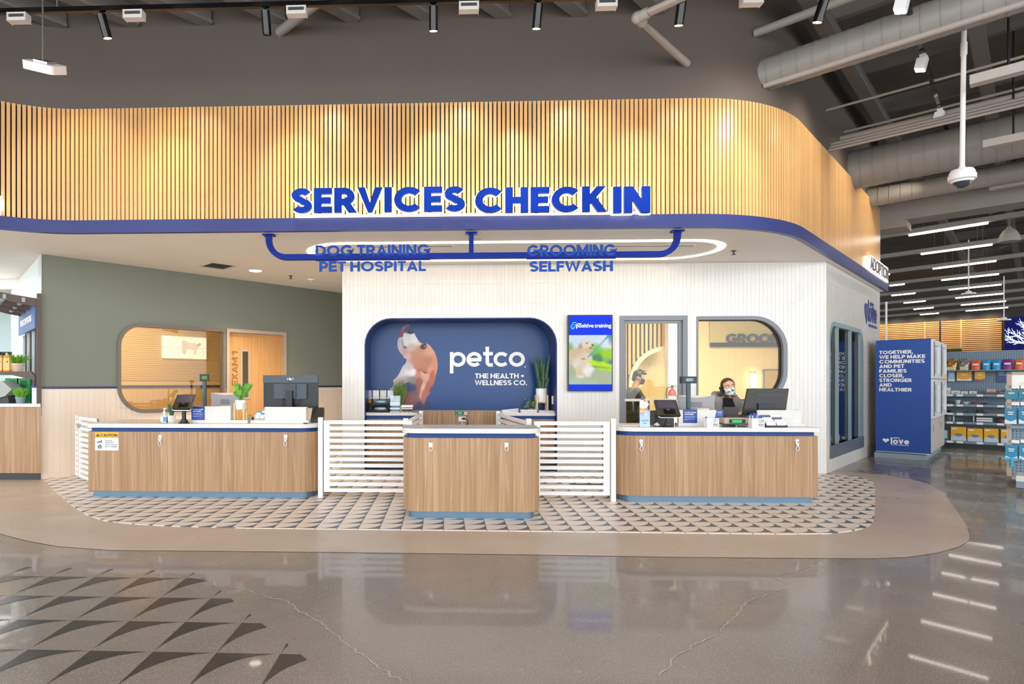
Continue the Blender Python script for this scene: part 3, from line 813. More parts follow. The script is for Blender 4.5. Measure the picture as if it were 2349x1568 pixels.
bm = B(); ring(bm, gwin, fi, -.03, .1); obj('window_frame', bm, BROWNF, t, smooth=40)
bm = B(); prismY(bm, fi, .05, .058); obj('glass_pane', bm, MG('exam_glass', '#fff3dc', .0, .96), t)
# exam door
t = thing('door_2', 'oak exam room door with a narrow glass light', 'door', (*G0, 0), AM); t['kind'] = 'structure'
DF = M('door_frame_taupe', '#b9a593', .45)
bm = B(); prismY(bm, [(ex0, 0), (ex0+.05, 0), (ex0+.05, ezt-.06), (ex1-.05, ezt-.06), (ex1-.05, 0), (ex1, 0), (ex1, ezt), (ex0, ezt)], -.025, .1); obj('door_frame', bm, DF, t)
vx0, vz1 = G.P(551, 801, .06); vx1, _ = G.P(573, 803, .06); vz0 = G.P(560, 915, .06)[1]
bm = B(); ring(bm, [(ex0+.052, .01), (ex1-.052, .01), (ex1-.052, ezt-.062), (ex0+.052, ezt-.062)], [(vx0+.02, vz0+.02), (vx1-.02, vz0+.02), (vx1-.02, vz1-.02), (vx0+.02, vz1-.02)], .05, .095)
leaf = obj('door_leaf', bm, DOORW, t)
bm = B(); ring(bm, [(vx0, vz0), (vx1, vz0), (vx1, vz1), (vx0, vz1)], [(vx0+.035, vz0+.035), (vx1-.035, vz0+.035), (vx1-.035, vz1-.035), (vx0+.035, vz1-.035)], .04, .055); obj('light_frame', bm, DF, leaf)
bm = B(); bx(bm, vx0+.02, vx1-.02, .07, .076, vz0+.02, vz1-.02); obj('glass_pane', bm, GLASS, leaf)
a0, z0 = G.P(532, 868, .05); a1, z1 = G.P(546, 806, .05)
tb = text_bm('EXAM 1', z1-G.P(532, 884, .05)[1], G.P(544, 840, .05)[0]-G.P(531, 840, .05)[0], .002, .012)
zz = G.P(532, 884, .05)[1]
hole = tb
for v in tb.verts: v.co = Vector((a0+(G.P(544, 840, .05)[0]-G.P(531, 840, .05)[0])-v.co.z-.0, .049+v.co.y, zz+v.co.x))
obj('door_lettering', tb, M('letter_brown', '#4a2c22', .5), leaf)
tb = B()
for l_ in stroke_letters('EXAM 1', z1-zz, G.P(544, 840, .05)[0]-G.P(531, 840, .05)[0], .002, .2, -.009):
    me = bpy.data.meshes.new('t'); l_.to_mesh(me); l_.free(); tb.from_mesh(me); bpy.data.meshes.remove(me)
for v in tb.verts: v.co = Vector((a0+(G.P(544, 840, .05)[0]-G.P(531, 840, .05)[0])-v.co.z, .047+v.co.y, zz+v.co.x))
obj('door_lettering_inner', tb, DOORW, leaf)
# exam room behind the green wall (frame G)
t = thing('wall_exam', 'warm tan exam room seen through the brown framed window', 'room', (*G0, 0), AM); t['kind'] = 'structure'
TAN = M('tan_wall', '#e6cc94', .6, var=.02)
EY = 2.3
bm = B(); bx(bm, .3, 7, EY, EY+.1, 0, 3.1); obj('back_wall', bm, TAN, t)
bm = B()
for k in range(38): bx(bm, .3, 7, EY-.012, EY, 1.42+k*.042, 1.42+k*.042+.036)
obj('reeded_panel', bm, M('reed_panel', '#dcc085', .5), t)
bm = B(); bx(bm, .3, 7, EY-.02, EY, zst-.03, zst+.02); obj('blue_stripe', bm, MATS['stripe_navy'], t)
bm = B(); tiles(bm, .3, 7, 0, zst-.03, .1, .3, [], EY); obj('wall_tile_field', bm, M('tan_tile', '#e6c99c', .3), t)['kind'] = 'stuff'
bm = B(); bx(bm, .3, .35, .121, EY+.1, 0, 3.1); bx(bm, 7, 7.05, .121, EY+.1, 0, 3.1); bx(bm, .3, 7.05, .121, EY+.1, 3.1, 3.15); obj('room_shell', bm, TAN, t)
arealight((*G.W(1.5, 1.1), 3.05), (0, 0, AM), 2.2, .6, 55, (1, .93, .8))
# ---- side (adoption) wall, frame S
LS = S.P(2018, 720)[0]
sx0, szt = S.P(1902, 742); sx1 = S.P(1979, 760)[0]; szb = S.P(1903, 1052)[1]
szt = S.P(1912, 737)[1]
swin = rrect(sx0, sx1, szb, szt, (.02, .02, .3, .3), 8)
bm = B(); holed(bm, [(0, 0), (LS, 0), (LS, ZS), (0, ZS)], [swin], 0, .14)
wall_right = struct('wall_right', bm, GROUT, loc=(XC, YB, 0), rotz=AM); wall_right['label'] = 'white tiled side wall with a tall glazed opening'
bm = B(); tiles(bm, 0, LS, 0, ZS, .06, .3, [swin], 0); tag(obj('wall_tile_field', bm, M('pearl_wall_tile', '#e6e0d9', .12, island=.05), wall_right), kind='stuff')
bm = B(); bx(bm, LS-.14, LS, .14, 1.6, 0, ZS); obj('return_wall', bm, WHITE, wall_right)
t = thing('window_3', 'tall grey framed glazing on the tiled side wall', 'window', (XC, YB, 0), AM); t['kind'] = 'structure'
TEALF = M('frame_teal_grey', '#7d949c', .4)
ins = rrect(sx0+.05, sx1-.07, szb+.1, szt-.07, (.015, .015, .25, .25), 8)
bm = B(); ring(bm, swin, ins, -.012, .05); obj('window_frame', bm, TEALF, t, smooth=40)
bm = B(); bx(bm, sx0, sx1, -.02, .0, szb, szb+.2); obj('sill_panel', bm, M('sill_grey', '#5f6468', .3), t)
for px in (1915, 1945, 1968):
    a = S.P(px, 900, .03)[0]
    bm = B(); bx(bm, a, a+.09, -.006, .03, szb+.1, szt-.06); obj('mullion', bm, TEALF, t)
bm = B(); prismY(bm, ins, .034, .04); obj('glass_pane', bm, MG('side_glass', '#fdf6ea', .0, .95), t)
# ---- rooms behind the white wall
t = thing('wall_grooming', 'warm lit grooming room behind the glass door and window', 'room'); t['kind'] = 'structure'
YG = 13.0
CREAM = M('cream_room', '#f0d9ae', .55)
bm = B(); bx(bm, 1.2, 9.0, YG, YG+.1, 0, 3.2); obj('back_wall', bm, CREAM, t)
bm = B(); tiles(bm, 1.2, 9.0, .1, 2.05, .15, .3, [], YG); obj('wall_tile_field', bm, M('cream_room_tile', '#f3dcb2', .2), t)['kind'] = 'stuff'
bm = B(); bx(bm, 1.9, 2.0, YB+ND+.05, YG, 0, 3.15); obj('side_wall', bm, CREAM, t)
oz = PY(1700, 790, YG-.02)[1]; ox0 = PY(1626, 780, YG)[0]
bm = B(); bx(bm, ox0, 8.9, YG-.05, YG-.004, oz-.02, 3.12); obj('olive_band', bm, M('olive_panel', '#c9b98a', .5), t)
bm = B(); bx(bm, ox0, 8.9, YG-.09, YG-.05, oz-.05, oz+.04); obj('sign_rail', bm, BLACK, t)
lw0 = PY(1666, 790, YG-.1)[0]; lw1 = PY(1850, 790, YG-.1)[0]
tb = text_bm('GROOMING', lw1-lw0, PY(1700, 765, YG-.1)[1]-oz-.03, .04, .03)
obj('sign_lettering', move(tb, lw0, YG-.09, oz+.03), M('sign_dark', '#3d2c28', .5), t)
# timber slats with an arch, left part of the room
GY = 12.5
cxp, czp = PY(1530, 880, GY); rad = PY(1530, 793, GY)[1]-czp
x0 = PY(1432, 800, GY)[0]; x1 = PY(1533, 800, GY)[0]; k = 0; x = x0
bm = B(); bx(bm, 0, .05, 0, .04, 0, 1); sm2 = bpy.data.meshes.new('slat'); bm.to_mesh(sm2); bm.free(); sm2.materials.append(SLATW)
while x < x1:
    dx = cxp-(x+.025)
    zb = 0 if dx > rad else czp+math.sqrt(max(0, rad*rad-dx*dx))
    o = bpy.data.objects.new('slat', sm2); COL.objects.link(o); o.parent = t; o.location = (x, GY, zb); o.scale = (1, 1, 3.1-zb); x += .085
bm = B(); bx(bm, x0-.3, cxp-rad, GY+.05, GY+.08, 0, 3.1); obj('slat_backing', bm, MATS['slat_backing'], t)
bm = B()
n_ = 16; poly = [(cxp-rad*math.cos(k*math.pi/2/n_), czp+rad*math.sin(k*math.pi/2/n_)) for k in range(n_+1)]
prismY(bm, [(cxp-rad, 3.1)]+poly+[(cxp+.03, 3.1)][::1], GY+.05, GY+.08); obj('arch_backing', bm, MATS['slat_backing'], t)
inn = [(cxp-(rad-.09)*math.cos(k*math.pi/2/n_), czp+(rad-.09)*math.sin(k*math.pi/2/n_)) for k in range(n_+1)]
bm = B(); prismY(bm, [(cxp-rad, 0)]+poly+inn[::-1]+[(cxp-rad+.09, 0)], GY-.03, GY+.05); obj('arch_trim', bm, M('arch_trim', '#cfc3ae', .5), t)
cpx = PY(1533, 800, 12.2)[0]; cp1 = PY(1556, 800, 12.2)[0]
bm = B(); bx(bm, cpx, cp1, 12.2, 12.4, 0, 3.12); obj('column', bm, WHITE, t)
arealight((4.6, 10.2, 3.1), (0, 0, 0), 3.0, .7, 210, (1, .82, .54))
# adoption room filler walls seen through the side glass
bm = B()
q0 = S.W(-.0, 2.6); 
t = thing('wall_adoption', 'warm lit adoption room behind the side glazing', 'room', (XC, YB, 0), AM); t['kind'] = 'structure'
bm = B(); bx(bm, .9, 4.5, .75, .8, 0, 3.15); obj('back_wall', bm, CREAM, t)
bm = B(); bx(bm, .95, 4.4, .4, .74, .8, .86); bx(bm, .95, 4.4, .43, .74, 0, .8); obj('counter', bm, M('lav_cabinet', '#5a5f8e', .4), t)
bm = B(); bx(bm, .95, 4.5, .71, .75, 2.2, 2.32); obj('sign_rail', bm, BLACK, t)
arealight((*S.W(2, .4), 3.1), (0, 0, AM), 2.5, .5, 40, (1, .8, .52))
# ---- left area beyond the green wall
LW1 = PZ(43, 640, ZS)
dl = Vector((LW1[0]-G0[0], LW1[1]-G0[1])); la = math.atan2(dl.y, dl.x)
bm = B(); bx(bm, .02, dl.length+1.2, -.1, 0, 0, ZS)
struct('wall_far_left', bm, M('pale_wall', '#e6ece9', .6), loc=(*G0, 0), rotz=la)
bm = B(); bx(bm, -16, LW1[0]+.02, LW1[1], LW1[1]+.1, PY(20, 661, LW1[1])[1], ZS); struct('trim_2', bm, WHITE)
bm = B(); bx(bm, -20, LW1[0]+2, LW1[1]+2.5, LW1[1]+2.6, 0, ZS+.02); struct('wall_teal', bm, M('pale_teal_paint', '#b4c9c9', .6))
arealight((-9.0, 9.8, 3.1), (0, 0, 0), 3, 3, 120, (.9, .97, 1))  # added cool area light, stands in for daylight in the left room

# ---- roof and far wall
bm = B(); bx(bm, -16, 34, -2.2, 44, ZR+.35, ZR+.4)
roof = struct('ceiling_roof', bm, M('roof_deck', '#5d5652', .8, var=.12, vs=1.2)); roof['label'] = 'dark grey roof deck over the shop'
# ================================================================== COUNTERS
def counter(name, label, px0, px1, ytoe, depth, ztop_px, rf, rslab=None, slab_r=0, zs=None):
    """px0/px1 body edges, ytoe pixel row of the toe at its middle, rf radii (front-left, front-right)"""
    Yt = PZ((px0+px1)/2, ytoe)[1]; Yf = Yt-.05
    x0 = PY(px0, 1000, Yf+.1)[0]; x1 = PY(px1, 1000, Yf+.1)[0]
    H = PY((px0+px1)/2, ztop_px, Yf-.02)[1]
    t = thing(name, label, 'counter', ((x0+x1)/2, Yf, 0))
    a, b = x0-(x0+x1)/2, x1-(x0+x1)/2
    r = (rf[0], rf[1], .04, .04)
    def R(d, extra=0): return rrect(a+d, b-d+extra, d, depth-d, tuple(max(.01, q-d) for q in r), 8)
    bm = B(); prism(bm, R(0), .085, H-.095); body = obj('body', bm, LAM, t, smooth=40)
    bm = B(); prism(bm, R(.055), .008, .09); obj('toe_kick', bm, STEELB, t, smooth=40)
    bm = B(); prism(bm, R(.035), H-.1, H-.045); obj('blue_reveal', bm, NAVY, t, smooth=40)
    bm = B(); prism(bm, R(-.012, slab_r), H-.047, H); obj('worktop', bm, QUARTZ, t, smooth=40)
    return t, (x0, x1, Yf, H, body)
c_left, (lx0_, lx1_, LY, LH, lb) = counter('service_counter', 'long oak service counter on the left with caution sign', 208, 728, 1141.5, .85, 972, (.07, .22))
c_mid, (mx0, mx1, MY, MH, _) = counter('check_in_counter', 'short oak check-in counter in the middle, nearest the viewer', 924.5, 1238.5, 1190.5, .55, 983, (.16, .16))
c_right, (rx0, rx1, RY, RH, _) = counter('service_counter', 'long oak service counter on the right with pen cups', 1411, 1868, 1153.5, .72, 980.5, (.24, .05), slab_r=.02)
bm = B(); bx(bm, lx0_-c_left.location.x-.004, lx0_-c_left.location.x+.012, .06, .84, .085, LH-.095); obj('metal_edge', bm, STEEL, c_left)
# leash hooks
def hook(px, py, Yf, n, parts, label):
    x, z = PY(px, py, Yf-.01)
    t = thing('leash_hook', label, 'hook', (x, Yf, z), 0, 'chrome leash hooks on the counter fronts')
    bm = B(); bx(bm, -.018, .018, -.006, 0, -.012, .03); lathe(bm, [(.008, -.004), (.008, .004)], 10, (0, -.012, .02)); obj('plate', bm, CHROME, t)
    zz = 0
    def oval(w, h, zc, tw=0):
        return [(w*math.cos(q*math.pi/8)*math.cos(tw), -.014+w*math.cos(q*math.pi/8)*math.sin(tw), zc+h*math.sin(q*math.pi/8)) for q in range(16)]
    zc = 0
    for k in range(parts):
        bm = B(); tube(bm, oval(.014, .03, zc-.012, .25 if k % 2 == 0 else 1.1), .0038, 6, True); obj('chain_link', bm, CHROME, t, smooth=60); zc -= .046
    bm = B(); tube(bm, [(0, -.014, zc+.03), (0, -.014, zc+.01)], .006, 8)
    tube(bm, [(0, -.014, zc+.012), (.012, -.014, zc-.004), (.017, -.014, zc-.025), (.012, -.014, zc-.043), (-.002, -.014, zc-.05), (-.014, -.014, zc-.042), (-.017, -.014, zc-.026)], .0042, 6)
    tube(bm, [(-.017, -.014, zc-.026), (-.004, -.014, zc+.008)], .003, 6); obj('snap_hook', bm, CHROME, t, smooth=60)
for px, py, Yf, parts, lab in ((367, 1003, LY, 1, 'chrome leash hook on the left counter beside the caution sign'), (655, 1003, LY, 1, 'chrome leash hook at the right end of the left counter'),
        (988, 1022, MY, 0, 'left chrome leash hook on the middle counter'), (1162, 1022, MY, 0, 'right chrome leash hook on the middle counter'),
        (1471, 1014, RY, 1, 'chrome leash hook at the left end of the right counter'), (1829, 1014, RY, 1, 'chrome leash hook at the far right end of the right counter')):
    hook(px, py, Yf, 0, parts, lab)
# caution sign
x0, z1 = PY(218.5, 990.5, LY); x1, z0 = PY(272, 1032.5, LY)
W_, H_ = x1-x0, z1-z0
t = thing('caution_sign', 'white and yellow caution sign on the left counter front', 'sign', (x0, LY-.001, z0))
bm = B(); bx(bm, 0, W_, -.003, 0, 0, H_); obj('backing', bm, M('sign_white', '#f1f2f4', .4), t)
bm = B(); bx(bm, 0, W_, -.0042, -.002, H_*.68, H_); obj('header', bm, M('caution_yellow', '#f2b01e', .4), t)
INK = M('black_ink', '#16161a', .5)
obj('lettering', move(text_bm('CAUTION', W_*.72, H_*.15, .001, .03), W_*.23, -.0042, H_*.76), INK, t)
bm = B(); poly_flat(bm, [(W_*.04, H_*.76), (W_*.21, H_*.76), (W_*.125, H_*.94)], -.0052); obj('warning_triangle', bm, INK, t)
obj('exclamation', move(text_bm('!', .006, H_*.11, .0006, .02), W_*.118, -.0052, H_*.775), MATS['caution_yellow'], t)
for k, s in enumerate(('PLEASE', 'KEEP PETS', 'ON LEASH OR', 'IN A CARRIER')):
    obj('lettering', move(text_bm(s, W_*(.28, .39, .5, .5)[k], H_*.065, .0008, .02), W_*.44, -.003, H_*(.5-.11*k)), INK, t)
bm = B(); bx(bm, W_*.39, W_*.395, -.0036, -.002, 0, H_*.68); obj('divider', bm, INK, t)
dog = [(.08,.44),(.1,.53),(.12,.44),(.16,.5),(.24,.5),(.26,.56),(.31,.53),(.29,.48),(.27,.46),(.29,.38),(.27,.38),(.25,.44),(.15,.44),(.12,.38),(.1,.38),(.11,.44)]
bm = B(); poly_flat(bm, [(x*W_, z*H_) for x, z in dog], -.0042); tube(bm, [(W_*.08, -.0038, H_*.62), (W_*.27, -.0038, H_*.53)], .0009, 4); obj('dog_symbol', bm, INK, t)
bm = B()
for k in range(5): bx(bm, W_*.13, W_*.27, -.0042, -.003, H_*(.1+.04*k), H_*(.125+.04*k))
bx(bm, W_*.12, W_*.14, -.0042, -.003, H_*.1, H_*.28); bx(bm, W_*.26, W_*.28, -.0042, -.003, H_*.1, H_*.28); bx(bm, W_*.17, W_*.23, -.0042, -.003, H_*.28, H_*.31); obj('carrier_symbol', bm, INK, t)

# ================================================================== GATES
def gate(name, label, loc, rotz, w, nb=12, z0=.075, pitch=.0735, bar=.042, posts=(True, False), stile=.07, top=None, latch=None, gap=.012):
    t = thing(name, label, 'gate', loc, rotz, 'white slatted gates')
    ht = z0+pitch*(nb-1)+bar; D = .03
    if posts[0]:
        bm = B(); bx(bm, -.055-gap, -gap, -.01, .045, 0, ht+.035); obj('post', bm, WHITEM, t)
    if posts[1]:
        bm = B(); bx(bm, w+gap, w+.055+gap, -.01, .045, 0, ht+.035); obj('post', bm, WHITEM, t)
    for a in (0, w-stile):
        bm = B(); bx(bm, a, a+stile, .002, D+.002, z0, ht); obj('stile', bm, WHITEM, t)
    bm = B(); bx(bm, 0, w, 0, D, 0, bar); me = bpy.data.meshes.new('slat'); bm.to_mesh(me); bm.free(); me.materials.append(WHITEM)
    for k in range(nb):
        o = bpy.data.objects.new('slat', me); COL.objects.link(o); o.parent = t; o.location = (0, 0, z0+k*pitch)
    if latch is not None:
        bm = B(); bx(bm, latch-.06, latch+.06, -.025, 0, ht-.13, ht-.1); bx(bm, latch-.02, latch+.03, -.03, 0, ht-.16, ht-.11); obj('latch', bm, STEEL, t)
    return t
gx, gy = PZ(735, 1142); g1x = PY(945, 1000, gy)[0]
gate('slat_gate', 'white slatted gate between the left and middle counters', (gx+.04, gy, 0), 0, g1x-gx-.04, latch=None)
gx2, gy2 = PZ(1407, 1151); g2x = PY(1225, 1000, gy2)[0]
gate('slat_gate', 'white slatted gate between the middle and right counters', (g2x, gy2, 0), 0, gx2-g2x-.04, posts=(False, True))
# side gate at the green wall
ax, ay = PZ(172, 1098); 
r2 = math.radians(RB)
gate('slat_gate', 'narrow white slatted gate panel against the tiled dado at far left', (ax, ay, 0), r2, .16, posts=(False, False), z0=.06, stile=.03)
bx_, by_ = ax+D2[0]*.19, ay+D2[1]*.19
gate('slat_gate', 'white slatted gate leaf behind the left end of the left counter', (bx_, by_, 0), r2, .8, posts=(False, False), z0=.05, stile=.06, latch=.03)
# pen gates running back to the niche
def line_gate(p, q, label):
    d = Vector((q[0]-p[0], q[1]-p[1])); gate('slat_gate', label, (p[0], p[1], 0), math.atan2(d.y, d.x), d.length, posts=(True, True), z0=.06)
ya, yb = gy+.15, YB-.2
line_gate((PY(935, 975, ya)[0], ya), (PY(968, 946, yb)[0], yb), 'white slatted pen gate running back to the left niche cabinet')
line_gate((PY(1214, 975, ya)[0], ya), (PY(1146, 946, yb)[0], yb), 'white slatted pen gate running back to the right niche cabinet')

# ================================================================== NICHE CABINETS
def ncab(label, px0, px1, side):
    Yf = YB+.06
    x0 = max(PY(px0, 950, Yf)[0], nx0+.016); x1 = min(PY(px1, 950, Yf)[0], nx1-.016); H = PY(900, 946, Yf)[1]
    t = thing('niche_cabinet', label, 'cabinet', (x0, Yf, 0)); w = x1-x0; dp = ND-.09
    r = (.01, .1, .01, .01) if side else (.1, .01, .01, .01)
    bm = B(); prism(bm, rrect(.0, w, .02, dp, r), .11, H-.1); obj('body', bm, LAM, t)
    bm = B(); prism(bm, rrect(.0, w, .06, dp, .01), .008, .11); obj('toe_kick', bm, DKGREY, t)
    bm = B(); prism(bm, rrect(.0, w, .03, dp, r), H-.1, H-.045); obj('blue_reveal', bm, NAVY, t)
    bm = B(); prism(bm, rrect(.0, w, 0, dp, r), H-.045, H); obj('worktop', bm, QUARTZ, t)
    a = .05 if side else .12
    for k in range(2):
        bm = B(); bx(bm, a+k*.0, a+w*.72, .004, .02, .14+k*.4, .14+k*.4+.37 if k == 0 else H-.13); d = obj('door', bm, LAM, t)
    return H, Yf
NH, NY = ncab('oak cabinet with rounded top in the left side of the navy niche', 836, 958, True)
ncab('oak cabinet in the right side of the navy niche under the snake plant', 1146, 1278, False)
# scale display and outlet on the wood panel
x, z = PY(1060, 947, YB+ND-.02)
t = thing('scale_display', 'grey pet scale display with green screen on the niche panel', 'display', (x, YB+ND-.012, z))
bm = B(); bx(bm, -.1, .1, -.04, 0, -.045, .05); obj('case', bm, M('case_grey', '#8b8478', .4), t)
bm = B(); bx(bm, -.085, .02, -.043, -.04, -.02, .025); obj('bezel', bm, BLACK, t)
bm = B(); bx(bm, -.07, .0, -.045, -.043, -.012, .018); obj('screen', bm, ME('green_lcd', '#2fbf7a', 1.0), t)
for i in range(2):
    for j in range(2):
        bm = B(); bx(bm, .035+i*.028, .055+i*.028, -.044, -.04, -.025+j*.026, -.008+j*.026); obj('key', bm, PAPER, t)
bm = B(); bx(bm, -.07, .07, -.02, 0, .05, .065); obj('bracket', bm, BLACK, t)
x, z = PY(1060, 960, YB+ND-.02)
t = thing('wall_outlet', 'white outlet plate with black plug below the scale display', 'outlet', (x, YB+ND-.012, z))
bm = B(); bx(bm, -.06, .06, -.006, 0, -.04, .04); obj('plate', bm, WHITE, t)
bm = B(); bx(bm, .0, .05, -.04, -.006, -.012, .02); obj('plug', bm, BLACK, t)
bm = B(); tube(bm, [(.05, -.03, 0), (.09, -.03, -.02), (.1, -.03, -.07), (.085, -.03, -.1), (.1, -.03, -.13)], .005, 6); tube(bm, [(.08, -.03, -.07), (.1, -.03, -.13)], .011, 6); obj('cord', bm, BLACK, t)
bm = B(); bx(bm, -.006, .004, -.008, -.002, -z+.02, -.04); obj('cable_cover', bm, WHITE, t)
x, z = PY(1269, 917, YB+.3)
t = thing('light_switch', 'white switch plate on the right reveal of the navy niche', 'switch', (nx1-.015, YB+.3, z))
bm = B(); bx(bm, -.006, 0, -.06, .06, -.065, .065); obj('plate', bm, WHITE, t)
bm = B(); bx(bm, -.009, -.006, -.02, .02, -.035, .035); obj('rocker', bm, PAPER, t)

# ================================================================== MURAL PRINT
YM = YB+ND-.0215
def mp(px, py): return PY(px, py, YM)
def zpx(u, v): return mp(820+u/6.533, 720+v/6.533)
dog_o = [(770,175),(740,162),(690,185),(650,235),(637,300),(645,345),(618,360),(597,440),(610,520),(650,590),(685,625),(690,650),(735,680),(715,745),(680,780),(640,860),(600,930),(530,1000),(545,1020),(530,1085),(480,1130),(600,1180),(640,1400),(1100,1400),(1060,1300),(1030,1260),(1110,1150),(1150,1020),(1175,920),(1200,800),(1195,690),(1150,560),(1060,450),(955,435),(890,360),(830,250),(785,238),(750,260),(690,290),(680,320),(675,270),(700,220),(740,190),(775,190)]
S_ = mp(1000, 800)[0]-mp(999, 800)[0]
def bl(u, v, ru, rv, a, c, w=1):
    x, z = zpx(u, v); return (x, z, ru/6.533*S_, rv/6.533*S_, a, c, w)
blobs = [bl(650,240,40,70,0,'#a8546a',3), bl(740,170,50,25,0,'#b06a78',3), bl(790,262,55,28,10,'#22242c',4), bl(740,370,75,80,0,'#dcdadc',1.8), bl(860,380,70,60,-45,'#ece4de',1.6),
 bl(635,460,28,110,8,'#b9b4b6',1.6), bl(672,400,12,70,10,'#6a5a5c',1.0), bl(715,500,17,15,-40,'#26262c',2), bl(700,560,50,60,0,'#b89a92',1), bl(820,500,70,60,0,'#cdb3a2',1.1),
 bl(985,490,36,30,0,'#16161c',6), bl(1000,485,7,7,0,'#e8e8f0',9), bl(930,440,50,30,-40,'#e0bfa4',1.2), bl(1080,560,70,100,-30,'#d79a78',1.3), bl(900,580,110,80,0,'#c08468',1),
 bl(1060,690,70,60,-30,'#a4705c',1.2), bl(1000,720,130,110,0,'#c27a5a',1), bl(1150,720,50,140,-10,'#d08a66',1.2), bl(820,700,70,60,0,'#bb8070',1), bl(760,640,50,60,0,'#cfa79a',1),
 bl(770,780,50,90,0,'#c8bcbc',1.2), bl(680,900,70,80,35,'#cfc7c8',1.4), bl(790,880,80,45,0,'#efe6e2',1.8), bl(720,960,100,40,20,'#9a8a86',1), bl(840,1000,50,60,0,'#8f7d76',1), bl(580,990,60,40,30,'#c9b4a6',1.5),
 bl(540,1100,60,60,0,'#a8aab8',2), bl(960,870,90,60,30,'#b0664c',1.4), bl(1010,880,40,18,0,'#33303a',1.8), bl(1060,900,40,120,-20,'#e0977e',1.5), bl(980,1000,90,120,-10,'#8e5446',1.4), bl(1100,980,50,110,10,'#b5654e',1.5),
 bl(940,1150,60,120,0,'#9c5a50',1.6), bl(1030,1180,40,90,15,'#b8685a',1.5), bl(985,1290,30,70,0,'#b06a62',1.6), bl(1110,1080,30,70,0,'#4a3834',1.6), bl(820,1100,70,60,0,'#2a3c66',2.2), bl(860,1170,80,60,0,'#6a5656',1),
 bl(800,1270,120,90,0,'#8c5450',1.4), bl(720,1370,120,40,0,'#8f4a4c',1.2), bl(980,1370,120,60,0,'#2c3350',1.5), bl(1060,1340,60,60,0,'#27386a',1.6)]
MPRINT = MC('mural_print', 0, .35)
painted('beagle_print', smooth_poly([zpx(*p) for p in dog_o]), blobs, .009, YM, MPRINT, mural)
ear = [(905,868),(960,862),(1010,890),(1075,890),(1130,840),(1160,890),(1158,1000),(1105,1090),(1055,1200),(1012,1290),(988,1345),(942,1270),(902,1180),(882,1050),(868,930)]
eb = [bl(900,920,40,40,0,'#c9876c',1.6), bl(930,1000,45,80,0,'#9a5a4a',1.6), bl(990,930,50,50,0,'#d6a184',1.8), bl(1040,960,26,90,-25,'#e0a088',2.2), bl(1000,1060,20,90,-30,'#e6ab94',2), bl(1110,960,36,110,8,'#b4634c',2), bl(1060,1080,36,100,20,'#a8604e',2), bl(955,1170,22,110,-12,'#e3a795',2), bl(920,1130,30,100,0,'#94544a',1.6), bl(990,1230,40,80,8,'#b26a60',2), bl(985,1320,25,40,0,'#a4605c',2)]
painted('beagle_ear_print', smooth_poly([zpx(*p) for p in ear]), eb, .008, YM-.0006, MPRINT, mural)
painted('beagle_tongue_print', [zpx(*p) for p in [(775,160),(740,160),(690,183),(650,235),(636,300),(645,350),(688,330),(676,280),(700,225),(742,192),(778,190)]], [bl(660,280,25,60,10,'#8c3c54',1.5), bl(690,220,20,40,-30,'#b0607a',1.5), bl(750,172,40,20,0,'#a85468',1.5), bl(665,330,25,20,0,'#702c40',1.5)], .008, YM-.0006, MPRINT, mural)
painted('beagle_nose_print', [zpx(*p) for p in [(750,262),(785,238),(830,250),(832,285),(800,302),(765,288)]], [bl(790,265,45,35,0,'#1d1f26',2), bl(805,252,12,8,0,'#8a909c',2)], .008, YM-.0006, MPRINT, mural)
painted('beagle_eye_print', [zpx(*p) for p in [(948,470),(965,455),(1005,455),(1025,470),(1020,505),(1000,528),(975,515)]], [bl(990,488,40,35,0,'#101116',2), bl(1003,482,8,8,0,'#dfe6f4',5)], .006, YM-.0006, MPRINT, mural)
INKW = M('white_ink', '#f3f2f0', .5)
def fit_text(s, px0, px1, py0, py1, Y, mat, parent, name='lettering', bold=.02, depth=.003, off=(0, 0, 0), space=1.0):
    x0, z0 = PY(px0, py1, Y); x1, z1 = PY(px1, py0, Y)
    return obj(name, move(text_bm(s, x1-x0, z1-z0, depth, bold, space=space), x0-off[0], Y-off[1], z0-off[2]), mat, parent)
for k, lb_ in enumerate(stroke_letters('petco', PY(1204, 800, YM)[0]-PY(1032, 800, YM)[0], PY(1032, 795, YM)[1]-PY(1032, 856, YM)[1], .004, .145, 0, 0, .03)):
    x0, z0 = PY(1032, 856, YM); obj('logo_letter', move(lb_, x0, YM+.001, z0), INKW, mural)
bm = B(); x, z = PY(1204.5, 841, YM); prismY(bm, [(x+.014*math.cos(q*math.pi/8), z+.014*math.sin(q*math.pi/8)) for q in range(16)], YM-.002, YM); obj('logo_dot', bm, M('dot_blue', '#b9c6f0', .5), mural)
fit_text('THE HEALTH +', 1089.5, 1202, 856, 867.5, YM, INKW, mural, bold=.03)
fit_text('WELLNESS CO.', 1089.5, 1209, 871.5, 883, YM, INKW, mural, bold=.03)

# ================================================================== SIGNS OVER THE DESK
YSG = YC-.075
t = thing('services_sign', 'big blue halo-lit letters reading services check in on the canopy', 'sign', (PY(1080, 491, YSG)[0], YSG, PY(1080, 491, YSG)[1]))
SO = tuple(t.location)
HALO = ME('halo_white', '#fff1d8', 5)
def big(s, px0, px1, Yp, o, parent, face_m, halo_m, py0=429.5, py1=490.5, d=.045, bold=.045, frame=None, halo_out=.012):
    PP = (lambda a, b: PY(a, b, Yp)) if frame is None else (lambda a, b: frame.P(a, b, o[1]))
    x0, z0 = PP(px0, py1); x1, z1 = PP(px1, py0)
    for lb, hb in zip(stroke_letters(s, x1-x0, z1-z0, d, .245), stroke_letters(s, x1-x0, z1-z0, d*.5, .245, halo_out, .03)):
        lo = obj('letter', move(lb, x0-o[0], 0, z0-o[2]), face_m, parent)
        obj('halo', move(hb, x0-o[0], 0, z0-o[2]), halo_m, lo)      # lit acrylic rim behind the face
